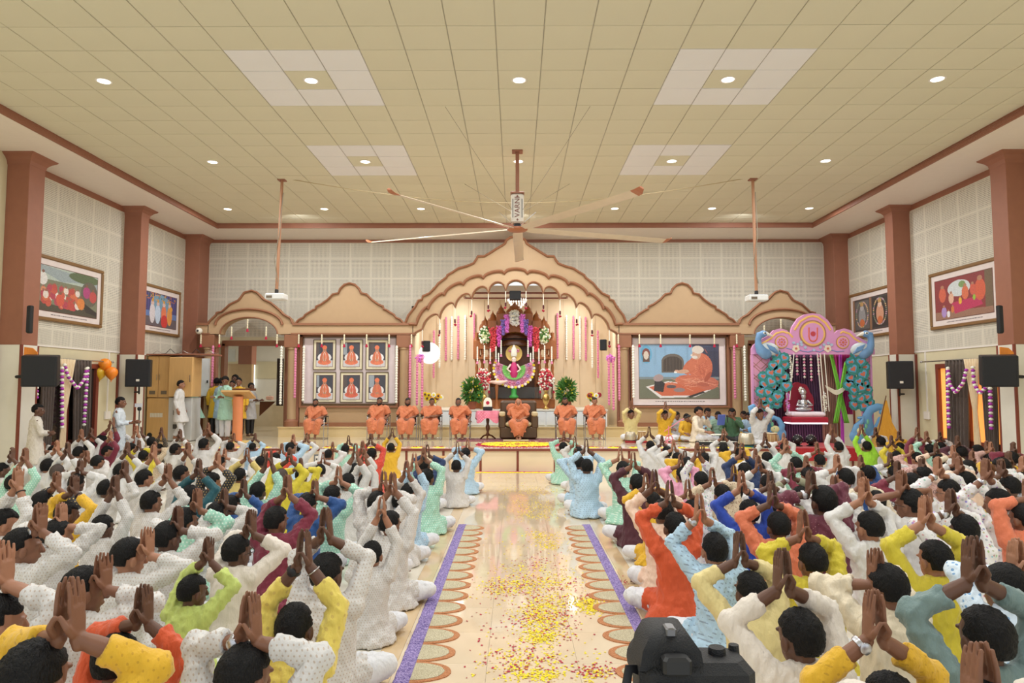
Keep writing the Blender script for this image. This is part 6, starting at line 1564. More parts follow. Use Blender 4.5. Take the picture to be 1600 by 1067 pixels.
for x in (290, 545):
    X, z = k2(x, 725); zz = k2(x, 600)[1]; MB().lathe([(.025, z - .05), (.02, z + .1), (.03, z + .2), (.018, z + .3), (.03, zz), (.005, zz + .06)], (X, SWY - .2, 0), 10).build('post', mat('silver_metal', (210, 210, 220), .25, .9), t, smooth=True)
    mb = MB(); flowers(mb, blob_pts((X, SWY - .24, (z + zz) / 2), (.05, .04, .25), 40), .02); mb.build('post_flowers', 'wfl' if x > 400 else lil, t)
for x in (500, 520, 548):
    (X0, z0), (X1, z1) = K(x - 5, 325, SWY), K(x + 22, 720, SWY); MB().tube([(X0, SWY - .2, z0), (X1, SWY - .25, z1)], [.011] * 2, 6).build('rope', 'wfl', t)
(X0, z0), (X1, z1) = K(335, 325, SWY), K(300, 640, SWY); MB().tube([(X0, SWY - .2, z0), (X1, SWY - .25, z1)], [.012] * 2, 6).build('rope', 'wfl', t)
t = empty('silver_idol', (0, 0, 0), label='small silver seated idol with plumed headdress on the swing cushion', cat='statue'); X, z = k2(420, 722); ms = mat('polished_silver', (205, 206, 212), .25, .85)
mb = MB(); mb.ell((X, SWY - .05, z + .06), (.2, .12, .06), 14, 8); mb.ell((X, SWY - .05, z + .17), (.1, .075, .13), 12, 8); mb.ell((X, SWY - .06, z + .35), (.06, .06, .075), 12, 8)
for e in (-1, 1): mb.tube([(X + e * .1, SWY - .05, z + .24), (X + e * .17, SWY - .1, z + .15), (X + e * .04, SWY - .17, z + .13)], [.035, .03, .022], 8)
mb.build('body', ms, t, smooth=True); mb = MB(); mb.lathe([(.07, 0), (.09, .05), (.06, .11), (.02, .16)], (X - .01, SWY - .05, z + .4), 12); mb.build('headdress', ms, t, smooth=True)
mb = MB(); flowers(mb, blob_pts((X - .05, SWY - .08, z + .5), (.08, .04, .07), 24), .022); mb.build('plume', 'wfl', t)
for x, b_, k in ((378, 480, 0), (428, 495, 1), (475, 530, 2), (527, 490, 3)):
    X, z = K(x, 330, 16.5); zz = K(x, b_, 16.5)[1]; t = empty('bead_garland', (X, 16.5, z), label=f'string of pink and white pompoms above the swing, {ORD[k]} from the left', cat='garland', group='pompom strings above the swing')
    n = int((z - zz) / .07)
    for j in range(n): MB().octa((0, 0, -.04 - .07 * j), .036).build('pompom', 'pink' if j % 2 == 0 else 'wfl', t)
X, z = K(335, 330, 16.5); mb = MB()
for j in range(14): mb.octa((X + random.uniform(-.02, .02), 16.5, z - .03 - .05 * j), .035)
tag(mb.build('white_flower_string', 'wfl'), 'white flower string hanging left above the swing throne', 'garland')
# red carpet stage and mirror lamps
cr_ = cloth('red_carpet_cloth', (176, 26, 34)); t = empty('red_carpet', (0, 0, 0), label='red carpet under the swing, folded over the stage front edge', cat='carpet')
xa = at(1213, 700, 15.4).x; xb = at(1345, 700, 15.4).x
MB().bb(xa, xb, 15.37, 17.1, ST + .004, ST + .016).build('top', cr_, t); MB().bb(xa + .35, xb, 15.35, 15.39, .24, ST + .016).build('front_flap', cr_, t)
for k, (px, py) in enumerate(((1246, 687), (1267, 689))):
    c = at(px, py, 15.9); t = empty('party_lamp', (c.x, 15.9, ST + .02), label=f'black domed party lamp on the red carpet, {"left" if k == 0 else "right"} one of two', cat='lamp', group='two party lamps')
    MB().ell((0, 0, .14), (.12, .12, .12), 18, 12).build('dome', 'black', t, smooth=True); MB().lathe([(.1, 0), (.1, .015), (.03, .03)], n=14).build('foot', 'black', t)
    mb = MB()
    for j in range(14): a, b_ = j * 2.4, .2 + j * .18; mb.octa((.118 * math.sin(b_) * math.cos(a), -abs(.118 * math.sin(b_) * math.sin(a)), .14 + .118 * math.cos(b_)), .01)
    mb.build('lens', 'wfl', t)
# instruments
def tabla(px, py, Y, lab, brass, rug, k=1):
    c = at(px, py, Y); t = empty('tabla', (c.x, Y, ST + .03), label=lab, cat='drum', group='tabla drums')
    pr = [(.07, 0), (.13, .04), (.14, .14), (.115, .22), (.105, .225)] if brass else [(.1, 0), (.115, .06), (.105, .2), (.09, .24), (.085, .245)]
    MB().lathe([(r * k, z * k) for r, z in pr], n=18).build('shell', mat('hammered_steel', (196, 188, 170), .35, .7) if brass else mat('drum_wood', (168, 130, 86), .5), t, smooth=True)
    MB().lathe([(0, .232 * k if brass else .252 * k), (.1 * k, .23 * k if brass else .25 * k), (.105 * k, .215 * k if brass else .235 * k)], n=18).build('skin', mat('drum_skin', (226, 210, 180), .6), t)
    MB().lathe([(0, .236 * k if brass else .256 * k), (.04 * k, .235 * k if brass else .255 * k)], n=14).build('black_spot', 'black', t)
    for j in range(12): a = j * PI / 6; MB().tube([(.145 * k * math.cos(a), .145 * k * math.sin(a), .06), (.118 * k * math.cos(a), .118 * k * math.sin(a), .21 * k)], [.005] * 2, 5).build('strap', mat('leather_strap', (214, 194, 150), .6), t)
    MB().lathe([(.06 * k, -.03), (.13 * k, -.025), (.14 * k, 0), (.1 * k, .015)], n=16).build('ring_cushion', rug, t)
rc = mat('red_cushion', (170, 40, 50), .8); tc = mat('teal_cushion', (40, 110, 120), .8); bc = mat('blue_cushion', (40, 60, 150), .8)
tabla(985, 676, 17.1, 'round steel tabla drum, left of the left pair on stage', True, rc); tabla(1003, 678, 17.1, 'slim wooden tabla drum, right of the left pair on stage', False, rc)
tabla(1166, 688, 15.75, 'round steel tabla drum in front of the boy in white beside the peacock', True, tc, 1.25); tabla(1206, 689, 15.75, 'wooden tabla drum beside the blue scroll bird', False, bc, 1.2)
c0, c1 = at(1090, 688, 16.35), at(1153, 691, 16.0)
t = empty('keyboard', ((c0.x + c1.x) / 2, 16.2, ST + .02), -.1, 'black electronic keyboard lying on the stage before the singers', 'keyboard')
MB().bbox(-.48, .48, -.16, .16, 0, .08, .015).build('case', 'black', t)
for j in range(24): MB().bb(-.42 + j * .035, -.388 + j * .035, -.15, -.01, .08, .088).build('white_key', 'wfl', t)
for j in range(24):
    if j % 7 in (0, 1, 3, 4, 5): MB().bb(-.395 + j * .035, -.378 + j * .035, -.09, -.01, .088, .096).build('black_key', 'black', t)
MB().bb(-.4, .4, .02, .13, .08, .084).build('control_panel', mat('dark_grille', (46, 47, 50), .7), t)
c = at(1045, 683, 16.7); t = empty('microphone_stand', (c.x, 16.7, ST), label='pink microphone boom stand leaning toward the singers', cat='microphone stand')
mp = mat('rose_metal', (226, 130, 150), .4)
for j in range(3): a = j * 2.09; MB().tube([(0, 0, .12), (.16 * math.cos(a), .16 * math.sin(a), .01)], [.01] * 2, 6).build('leg', mp, t)
MB().tube([(0, 0, .1), (0, 0, .42)], [.011] * 2, 6).build('pole', mp, t); MB().tube([(-.1, 0, .3), (.42, .1, .62)], [.01] * 2, 6).build('boom', mp, t)
MB().tube([(.4, .1, .61), (.5, .12, .65), (.54, .12, .66)], [.018, .022, .026], 8).build('microphone', 'black', t, smooth=True)
MB().tube([(.08 * math.cos(a), -.03, .12 + .1 * math.sin(a)) for a in np.linspace(0, 2 * PI, 17)[:-1]], [.012] * 16, 6, False, closed=True).build('cable_coil', mp, t)
c = at(1127, 656, 16.95); t = MB().bbox(-.1, .1, -.015, .015, -.13, .13, .005).build('song_book', mat('blue_cover', (88, 110, 186), .5)); t.location = c; t.rotation_euler = (.2, 0, .3); tag(t, 'blue covered song book held up before the singers', 'book')
c = at(1121, 672, 16.9); t = empty('open_book', (c.x, 16.9, ST + .2), label='open white book on the lap of the sage green singer', cat='book')
for e in (-1, 1): MB().bbox(min(0, e * .17), max(0, e * .17), -.1, .1, 0, .02, .004).build('page_block', 'wfl', t)
c = at(1137, 652, 16.9); t = empty('hand_microphone', c, label='black handheld microphone at the mouth of the long-haired singer', cat='microphone'); MB().tube([(0, 0, -.12), (0, .03, 0)], [.012, .018], 8).build('handle', 'black', t, smooth=True); MB().ell((0, .04, .03), .028, 10, 8).build('head_grille', mat('dark_grille', (46, 47, 50), .7), t)

# ---------------------------------------------------------------- left side: lectern, cupboards, board
c = at(371, 688, 17.3); t = empty('lectern', (c.x, 17.3, ST), label='orange laminate lectern with slanted beech top', cat='lectern')
MB().bb(-.34, .34, -.22, .25, 0, .02).build('floor_mat', mat('straw_mat', (222, 194, 120), .8), t)
mb = MB(); mb.rings([[(.125 * math.cos(a), -.02 + .09 * math.sin(a), z) for a in np.linspace(0, 2 * PI, 21)[:-1]] for z in (.02, 1.12)]); mb.build('column', mat('orange_laminate', (224, 140, 92), .45), t, smooth=True)
R_ = Matrix.Rotation(math.radians(-22), 3, 'X'); mb = MB(); mb.box((0, 0, 1.17), (.7, .48, .045), R=R_); mb.build('slanted_top', 'laminate', t); mb = MB(); mb.box((0, .21, 1.29), (.7, .02, .06), R=R_); mb.build('rear_lip', 'dwood', t)
def unit(x0, x1, y0, y1, Y, dep, m, name, lab, cat, parent=None):
    a, b_ = at(x0, y0, Y), at(x1, y1, Y); t = empty(name, ((a.x + b_.x) / 2, Y, b_.z), label=lab, cat=cat); w, h = b_.x - a.x, a.z - b_.z
    MB().bbox(-w / 2, w / 2, 0, dep, 0, h, .01).build('carcass', m, t); return t, w, h
CY = 17.5; ybase = 605 + 1.35 * 1083 / CY
t, w, h = unit(232, 264.5, 556, 621, CY, .6, 'laminate', 'wall_cabinet', 'upper beech cabinet with two doors and dark vents, left side', 'cabinet')
for e in (-1, 1):
    d = MB().bbox(min(e * .008, e * (w / 2 - .008)), max(e * .008, e * (w / 2 - .008)), -.02, 0, .01, h - .01, .004).build('door', 'laminate', t)
    MB().bb(e * w * .13, e * w * .39, -.026, -.018, .08, .17).build('vent', mat('vent_grey', (112, 98, 80), .6), d); MB().tube([(e * .035, -.04, h * .42), (e * .035, -.04, h * .55)], [.007] * 2, 6).build('handle', 'steel', d)
t, w, h = unit(230, 263, 622, ybase, CY, .6, 'laminate', 'base_cabinet', 'lower beech cabinet with white louvre vent below the two-door cabinet', 'cabinet')
d = MB().bbox(-w / 2 + .01, w / 2 - .01, -.02, 0, .01, h - .01, .004).build('door', 'laminate', t)
for j in range(8): MB().bb(-w * .32 + j * .04, -w * .32 + .028 + j * .04, -.03, -.018, h * .55, h * .65).build('louvre', 'pale', d)
MB().lathe([(0, -.02), (.06, -.02), (.065, 0), (0, 0)], (-w * .32, -.02, .14), 18, axis='Y').build('round_knob', 'black', t)
t, w, h = unit(265, 300, 558, 620, CY - .15, .5, 'laminate', 'wall_cabinet', 'wide single-door beech cabinet with a long chrome handle', 'cabinet')
d = MB().bbox(-w / 2 + .008, w / 2 - .008, -.02, 0, .01, h - .01, .004).build('door', 'laminate', t); MB().tube([(w / 2 - .05, -.04, h * .38), (w / 2 - .05, -.04, h * .55)], [.008] * 2, 6).build('handle', 'steel', d)
t, w, h = unit(263.5, 298, 621, 605 + 1.35 * 1083 / (CY - .05), CY - .05, .5, mat('grey_cabinet', (196, 196, 194), .5), 'base_cabinet', 'pale grey base cabinet with two dark square vents', 'cabinet')
for zz in (.28, .6): MB().bb(-w * .28, -w * .1, -.012, 0, h * zz, h * zz + .11).build('vent', mat('vent_dark', (74, 70, 66), .6), t)
t, w, h = unit(301, 326, 560, 619, 18.9, .05, mat('whiteboard', (222, 228, 230), .25), 'whiteboard', 'white board door standing open right of the beech cabinets', 'board')
MB().bb(w / 2 - .05, w / 2 - .03, -.04, 0, h * .35, h * .42).build('latch', 'black', t)
t, w, h = unit(301, 336, 620, 605 + 1.35 * 1083 / 19.0, 19.0, .4, 'dwood', 'sideboard', 'dark wooden sideboard low behind the walking boy in mint', 'cabinet')
MB().bbox(-w / 2, w / 2, -.015, 0, .05, h - .05, .01).build('door', 'dwood', t)
a, b_ = at(228, 555, CY - .1), at(330, 555, CY - .1); t = empty('cabinet_top_board', ((a.x + b_.x) / 2, CY - .1, a.z), label='long brown board with tangled cables over the cabinets', cat='shelf board')
MB().bbox(-(b_.x - a.x) / 2, (b_.x - a.x) / 2, 0, .65, 0, .04, .008).build('board', 'col', t)
for j in range(5):
    x = -.7 + j * .33; MB().tube([(x, .1, .05), (x + .1, .12, .12 + .05 * (j % 2)), (x + .2, .15, .06), (x + .32, .1, .05)], [.008] * 4, 6).build('cable', 'black' if j % 2 else 'steel', t)
c = at(218, 633, 15.1); t = empty('tripod', (c.x, 15.1, 0), label='black phone tripod standing before the cabinets', cat='tripod')
MB().tube([(0, 0, .45), (0, 0, c.z - .08)], [.012] * 2, 8).build('pole', 'black', t); MB().lathe([(.03, c.z - .12), (.045, c.z - .08), (.03, c.z - .04)], n=12).build('head', 'black', t)
for j in range(3): a = j * 2.09 + .4; MB().tube([(0, 0, .6), (.32 * math.cos(a), .32 * math.sin(a), .01)], [.01] * 2, 6).build('leg', 'black', t)
t = MB().bbox(-.085, .085, -.006, .006, -.04, .04, .005).build('smartphone', mat('white_phone_case', (226, 228, 234), .4)); t.location = (c.x, 15.06, c.z); tag(t, 'white smartphone held sideways on the tripod', 'phone')
# wash counter, curtain and framed note in the corridor
a, b_ = at(404, 625, 21.6), at(437, 627, 21.6); t = empty('wash_counter', ((a.x + b_.x) / 2, 21.6, a.z), label='white wash counter with taps in the corridor behind the doorway', cat='counter'); w = b_.x - a.x
MB().bbox(-w / 2, w / 2, 0, .5, -.05, 0, .01).build('counter_top', 'pale', t); MB().prism([(-w / 2, -.04), (-w / 2 + .5, -.04), (-w / 2, -.5)], .1, .14).build('bracket', 'dwood', t)
for j in range(2): MB().tube([(-.1 + j * .35, .4, 0), (-.1 + j * .35, .4, .12), (-.1 + j * .35, .3, .14)], [.01] * 3, 6).build('tap', 'steel', t)
for j in range(2):
    t2 = MB().bbox(-.1, .1, -.08, .08, 0, .12, .02).build('soap_basket', mat('peach_plastic', (226, 180, 160), .6)); t2.location = ((a.x + b_.x) / 2 + (-.05, .28)[j], 21.8, a.z); tag(t2, f'small peach basket on the wash counter, {"left" if j == 0 else "right"}', 'basket')
a, b_ = at(433, 560, 20.6), at(442, 634, 20.6)
drape(((a.x, a.z), (b_.x, a.z)), ((a.x, b_.z), (b_.x, b_.z)), 20.6, cloth('dark_brown_curtain', (62, 48, 40)), 'corridor_curtain', 'narrow dark curtain inside the left doorway', 'curtain', 4, .02)
a, b_ = at(350, 544, 21.9), at(368, 566, 21.9); t = MB().bbox(-(b_.x - a.x) / 2, (b_.x - a.x) / 2, -.02, 0, -.2, .2, .005).build('notice_board', mat('pale_notice', (206, 206, 198), .6)); t.location = ((a.x + b_.x) / 2, 21.9, (a.z + b_.z) / 2); tag(t, 'blank pale notice sheet high inside the left doorway', 'notice board')
c = at(311, 517, 18.8); t = empty('security_camera', c, label='small white dome security camera at the left cornice end', cat='camera'); MB().ell((0, 0, 0), (.09, .09, .09), 14, 10).build('dome', 'pale', t, smooth=True); MB().ell((0, -.07, 0), (.035, .03, .035), 10, 8).build('lens', 'black', t)

# ---------------------------------------------------------------- side walls: speakers, curtains, balloons
for s, nm in ((-1, 'left'), (1, 'right')):
    px = 64 if s < 0 else 1560
    t, w, h = wall_speaker(px, 579, 47, 48, 12.3, f'large black loudspeaker on a wall bracket, nearest column on the {nm}', s * -.45, .35, tilt=.12)
    MB().tube([(s * .05, .15, -.1), (s * .4, .25, -.14)], [.03] * 2, 8).build('bracket_arm', 'black', t)
    px = 217 if s < 0 else 1406
    t, w, h = wall_speaker(px, 583 if s < 0 else 586, 35, 43, 16.0, f'medium black loudspeaker on a stand by the second column on the {nm}', s * -.35, .3)
    MB().bb(-.03, .04, -.165, -.15, -h * .3, -h * .22).build('badge', 'pale', t)
    MB().tube([(0, .1, -h / 2), (0, .12, -h / 2 - .15)], [.02] * 2, 8).build('stand_pole', 'black', t); MB().tube([(0, .12, -h / 2 - .12), (s * .12, .3, -h / 2 - .12)], [.02] * 2, 8).build('wall_arm', 'black', t)
    px = 47 if s < 0 else 1562
    t, w, h = wall_speaker(px, 499, 7, 44, 12.35, f'slim black line speaker on the nearest column, {nm} side', 0, .08)
    # curtains over the window
    xr = s * 9.18; zt_ = 2.42
    Yp = lambda px_: abs(9.18 * 1083 / (px_ - 806))
    t = empty('curtain_rod', (s * 9.16, 0, 0), label=f'steel curtain rod over the {nm} window', cat='curtain rod'); MB().tube([(0, 13.2, zt_), (0, 15.7, zt_)], [.015] * 2, 8).build('rod', 'steel', t); [MB().ell((0, y, zt_), .03, 10, 8).build('finial', 'steel', t) for y in (13.2, 15.7)]
    br = cloth('brown_curtain_cloth', (82, 68, 60)); cm = cloth('cream_curtain_cloth', (232, 208, 170))
    a_, b_, c_, d_ = [Yp(v) for v in ((62, 86, 112, 141) if s < 0 else (1552, 1530, 1509, 1476))]
    drape(((a_, zt_), (b_, zt_)), ((a_ + .05, .25), (b_ - .1, .25)), xr, br, 'window_curtain', f'brown pleated curtain at the near end of the {nm} window', 'curtain', 5, .04, axis='y', grp='window curtains')
    drape(((b_, zt_), (c_, zt_)), ((b_, .1), (c_ - .2, .1)), xr - s * .05, cm, 'window_curtain', f'cream curtain tied in at mid height over the {nm} window', 'curtain', 5, .04, ztie=1.35, tie=.22, axis='y', grp='window curtains')
    drape(((c_, zt_), (d_, zt_)), ((c_ + .1, .25), (d_ + .05, .25)), xr, br, 'window_curtain', f'brown pleated curtain at the far end of the {nm} window', 'curtain', 6, .04, axis='y', grp='window curtains')
    Q = lambda px_, py_: atx(px_, py_, s * 9.02)
    if s < 0: GP = [[(97, 575), (97, 600), (97, 635), (97, 672)], [(101, 570), (106, 588), (121, 607), (132, 592), (136, 572)], [(137, 575), (134, 620), (131, 668)], [(57, 606), (57, 626)]]
    else: GP = [[(1481, 577), (1481, 620), (1483, 672)], [(1481, 575), (1484, 600), (1493, 614), (1505, 598), (1511, 574)], [(1520, 574), (1522, 600), (1531, 615), (1545, 601)], [(1547, 607), (1548, 640), (1549, 674)]]
    for k, pts in enumerate(GP):
        P3 = [Q(*p_) for p_ in pts]; t = empty('pompom_garland', (0, 0, 0), label=f'purple and white pompom garland over the {nm} window, {["straight inner strand", "hanging swag", "second strand", "short strand under the loudspeaker"][k]}' if s < 0 else f'purple and white pompom garland over the right window, {["far straight strand", "far swag", "near swag", "near straight strand"][k]}', cat='garland', group='pompom garlands at the windows')
        L = [0]; 
        for a, b2 in zip(P3, P3[1:]): L.append(L[-1] + (b2 - a).length)
        n = int(L[-1] / .057)
        for j in range(n):
            d = L[-1] * j / n; i = max(q for q in range(len(L) - 1) if L[q] <= d); p_ = P3[i].lerp(P3[i + 1], (d - L[i]) / (L[i + 1] - L[i] + 1e-6))
            MB().ell(p_, (.04, .04, .03), 8, 5).build('pompom', mat('purple_pompom', (176, 60, 176), .8) if j % 2 else 'wfl', t, smooth=True)
    # orange cloth behind the big speaker
    c = at(46 if s < 0 else 1572, 568, 12.44); t = MB().prism([(-.12, -.25), (.1, -.3), (.14, .2), (.05, .28), (-.1, .3)], -.01, .01).build('orange_pennant', cloth('orange_pennant_cloth', (232, 140, 50))); t.location = c; tag(t, f'orange cloth pennant behind the large loudspeaker on the {nm}', 'flag')
for k, (px, py, m, nm) in enumerate(((164, 570, (250, 146, 40), 'orange balloon, topmost of the cluster'), (156, 583, (232, 190, 50), 'yellow balloon at the lower left of the cluster'), (174, 583, (248, 140, 40), 'orange balloon at the lower right of the cluster'))):
    c = at(px, py, 15.45); t = empty('balloon', c, label=nm + ' by the left window', cat='balloon', group='balloons on the left wall')
    MB().lathe([(.004, -.17), (.06, -.12), (.11, -.06), (.135, .01), (.125, .07), (.08, .12), (.03, .14), (.002, .145)], n=18).build('skin', mat('balloon_%d' % m[2] + str(m[0]), m, .3), t, smooth=True); MB().lathe([(.004, -.17), (.018, -.19)], n=8).build('knot', mat('balloon_%d' % m[2] + str(m[0]), m, .3), t)
# golden flag and yellow heap at the right
c = at(1387, 690, 15.9); t = empty('folded_flag', (c.x, 15.9, ST), label='golden yellow cloth draped over a leaning pole beyond the peacock tower', cat='flag')
gy = cloth('golden_cloth', (216, 160, 50)); MB().rings([[(-.3, -.1, 0), (.35, -.1, 0), (.35, .25, 0), (-.3, .25, 0)], [(-.12, 0, .55), (.12, 0, .55), (.1, .15, .55), (-.1, .15, .55)], [(.0, .05, 1.05), (.04, .05, 1.05), (.04, .08, 1.05), (0, .08, 1.05)]]).build('cloth', gy, t, smooth=True); MB().tube([(-.28, 0, .02), (.03, .06, 1.15)], [.012] * 2, 6).build('pole', 'dwood', t)

# ---------------------------------------------------------------- fan, projectors, cables
FX, FYY = .03, 12.73
t = empty('ceiling_fan', (FX, FYY, 4.78), label='huge five-blade ceiling fan on a long brown rod in mid hall', cat='ceiling fan')
MB().bbox(-.035, .035, -.035, .035, .66, ZC - 4.78, .006).build('rod', 'col', t); MB().bbox(-.1, .1, -.1, .1, ZC - 4.81, ZC - 4.78, .005).build('ceiling_plate', 'col', t)
mo = MB().bbox(-.12, .12, -.1, .1, .1, .66, .03).build('motor_housing', mat('fan_white', (206, 198, 184), .4), t)
MB().bbox(-.13, .13, -.11, .11, .655, .69, .01).build('housing_cap', 'col', mo)
tx = bpy.data.curves.new('lettering', 'FONT'); tx.body = 'VARNI'; tx.size = .135; tx.extrude = .003; tx.align_x = 'CENTER'; tx.align_y = 'CENTER'; tx.materials.append(mat('fan_lettering', (120, 72, 56), .5))
to = bpy.data.objects.new('lettering', tx); COL.objects.link(to); lm = bpy.data.meshes.new_from_object(to.evaluated_get(bpy.context.evaluated_depsgraph_get())); bpy.data.objects.remove(to); to = bpy.data.objects.new('lettering', lm); COL.objects.link(to); to.parent = mo; to.rotation_euler = (PI / 2, -PI / 2, 0); to.location = (.0, -.106, .4)
for x in (-.085, .085): MB().bb(x - .008, x + .008, -.108, -.1, .2, .55).build('trim_line', mat('fan_line', (100, 100, 96), .5), mo)
for z in (.6, .16): MB().prism([(0, z + .022), (.022, z), (0, z - .022), (-.022, z)], -.108, -.1).build('diamond_mark', mat('fan_lettering', (120, 72, 56), .5), mo)
MB().lathe([(.06, .1), (.08, .05), (.07, .02)], n=18).build('neck', 'black', t, smooth=True); MB().lathe([(.16, -.03), (.19, -.01), (.19, .02), (.08, .04)], n=24).build('hub_disc', mat('hub_brown', (176, 106, 70), .4), t, smooth=True)
mbl = mat('fan_blade', (216, 200, 178), .35, .1)
for k in range(5):
    a = math.radians(89 + 72 * k); ca, sa = math.cos(a), math.sin(a); rs = []
    for r_ in (.14, .3, 1, 2, 3.05):
        w = .1 if r_ > .2 else .05; ti = math.radians(-14); z = -.01 * r_
        prof = [(-w, 0), (-w * .6, .012), (0, .02), (w * .6, .014), (w, 0), (w * .6, -.004), (-w * .6, -.004)]
        rs.append([(r_ * ca - u * math.cos(ti) * sa, r_ * sa + u * math.cos(ti) * ca, z + v + u * math.sin(ti)) for u, v in prof])
    b_ = MB().rings(rs).build('blade', mbl, t)
    r2 = []
    for r_, w, z in ((3.05, .1, -.03), (3.13, .09, -.02), (3.2, .05, .02)):
        prof = [(-w, 0), (-w * .6, .012), (0, .02), (w * .6, .014), (w, 0), (w * .6, -.006), (-w * .6, -.006)]
        r2.append([(r_ * ca - u * math.cos(ti) * sa, r_ * sa + u * math.cos(ti) * ca, z + v + u * math.sin(ti)) for u, v in prof])
    MB().rings(r2).build('blade_tip', mat('hub_brown', (176, 106, 70), .4), b_)
for e in (-1, 1):
    for f_ in (-1, 1): MB().tube([(e * .1, f_ * .08, .35), (e * 1.15, f_ * 2.1, ZC - 4.78)], [.0035] * 2, 5).build('guy_wire', mat('wire_grey', (140, 130, 110), .5), t)
    MB().tube([(e * .06, 0, .08), (e * .34, -.1, .3)], [.006] * 2, 5).build('stay', 'steel', t)
for px0, px1, py1, nm in ((441, 432, 463, 'left'), (1176, 1182, 465, 'right')):
    Y = 14.5; a = at(px0, 276, Y); b_ = at(px1, py1, Y); t = empty('projector', (b_.x, Y, b_.z), label=f'white projector hanging on a long brown pole, {nm} of the fan', cat='projector', group='two hanging projectors')
    MB().tube([(a.x - b_.x, 0, ZC - b_.z), ((a.x - b_.x) * .4, 0, 1.0), (0, 0, .12)], [.032, .034, .034], 8).build('pole', mat('pole_brown', (176, 128, 96), .5), t, smooth=True); MB().bbox(a.x - b_.x - .08, a.x - b_.x + .08, -.08, .08, ZC - b_.z - .03, ZC - b_.z, .005).build('ceiling_plate', 'col', t)
    MB().tube([(a.x - b_.x + .04, -.03, ZC - b_.z - .3), (.04, -.04, 1.3), (-.05, -.04, .8), (.03, -.04, .3)], [.009] * 4, 6).build('cable', mat('wire_grey', (140, 130, 110), .5), t)
    MB().tube([(0, 0, .13), (0, 0, .05)], [.04] * 2, 8).build('mount', 'black', t)
    bd = MB().bbox(-.2, .2, -.16, .16, -.08, .05, .02).build('body', mat('projector_white', (226, 226, 224), .4), t)
    MB().lathe([(0, -.03), (.045, -.03), (.05, 0), (.05, .02), (0, .02)], (.08, .17, -.01), 16, axis='Y').build('lens', 'black', bd); MB().bb(-.16, -.04, -.168, -.16, -.05, .0).build('vent', 'dwood' if False else mat('vent_grey', (112, 98, 80), .6), bd)
    for e in (-1, 1): MB().tube([(0, 0, .06), (e * .14, -.1, .04)], [.008] * 2, 5).build('bracket_arm', 'black', bd)
a, b_ = at(441, 278, 14.5), at(1176, 278, 14.5); pts = []
for k in range(25): u = k / 24; pts.append((a.x + (b_.x - a.x) * u, 14.5, a.z - .55 * math.sin(PI * u)))
tag(MB().tube(pts, [.009] * 25, 5).build('overhead_cable', mat('wire_tan', (186, 168, 130), .6)), 'thin overhead cable sagging between the two projector poles', 'cable')

# ---------------------------------------------------------------- rangoli, petals, stage edge flowers
def powder(name, c1, c2, sc=220):
    t = NT(name); co = t.coord(); v = t.n('ShaderNodeTexVoronoi'); v.inputs['Scale'].default_value = sc; t.l(co, v.inputs['Vector'])
    s_ = t.n('ShaderNodeSeparateColor'); t.l(v.outputs['Color'], s_.inputs[0]); t.color(t.mix(s_.outputs[0], lin(c1), lin(c2))); t.b.inputs['Roughness'].default_value = .9; t.bump(v.outputs['Distance'], .8, .01); return t.m
m_vi, m_or, m_gr = powder('violet_powder', (88, 70, 140), (176, 158, 208), 110), powder('orange_powder', (186, 110, 66), (222, 160, 112)), powder('grain_powder', (186, 172, 134), (232, 224, 196))
for s, nm, xo in ((1, 'left', -.72), (-1, 'right', .945)):
    t = empty('rangoli_border', (xo, 0, 0), label=f'violet powder border with orange-edged grain petals along the {nm} side of aisle', cat='floor decoration', group='powder borders of the aisle')
    ys = np.arange(3.5, 9.5, .045); vs, fs = [], []
    for y in ys:
        for k, u in enumerate((-.056, -.045, -.015, .015, .045, .056)): vs.append((u + random.uniform(-.003, .003), y, .001 if k in (0, 5) else random.uniform(.006, .013)))
    for j in range(len(ys) - 1):
        for k in range(5): fs.append([j * 6 + k, j * 6 + k + 1, j * 6 + 7 + k, j * 6 + 6 + k])
    mb = MB(); mb.add(vs, fs); mb.build('violet_strip', m_vi, t)
    y = 9.42 - .165
    while y > 3.6:
        for nm2, k, m, z in (('petal_edge', 1, m_or, .007), ('petal_fill', .82, m_gr, .0095)):
            pl_ = [(s * .05, y + .165 * k)] + [(s * (.05 + .25 * k * math.sin(a) + random.uniform(-.003, .003)), y + .165 * k * math.cos(a)) for a in np.linspace(.05, PI - .05, 18)] + [(s * .05, y - .165 * k)]
            if s < 0: pl_ = pl_[::-1]
            MB().zprism(pl_[::-1], 0, z).build(nm2, m, t)
        y -= .33
def petals(name, cl, m, lab):
    mb = MB(); r = random.Random(5)
    for px, py, sx, sy, n in cl:
        for _ in range(int(n * .5)):
            p_ = onz(px + r.gauss(0, sx * .6), min(1100, max(737, py + r.gauss(0, sy * .6))), 0)
            if abs(p_.x - .11) > .95 or p_.y > 15.3: continue
            a = r.uniform(0, 6.28); l = r.uniform(.007, .014); w = l * r.uniform(.5, .9); u = Vector((math.cos(a), math.sin(a), 0)); v = Vector((-u.y, u.x, 0)); c = p_ + Vector((0, 0, .003))
            h = r.uniform(.001, .006); mb.add([c - u * l, c + v * w + Vector((0, 0, h)), c + u * l + Vector((0, 0, h * .5)), c - v * w], [[0, 1, 2, 3]])
    o = mb.build(name, m); tag(o, lab, 'flower petals', kind='stuff')
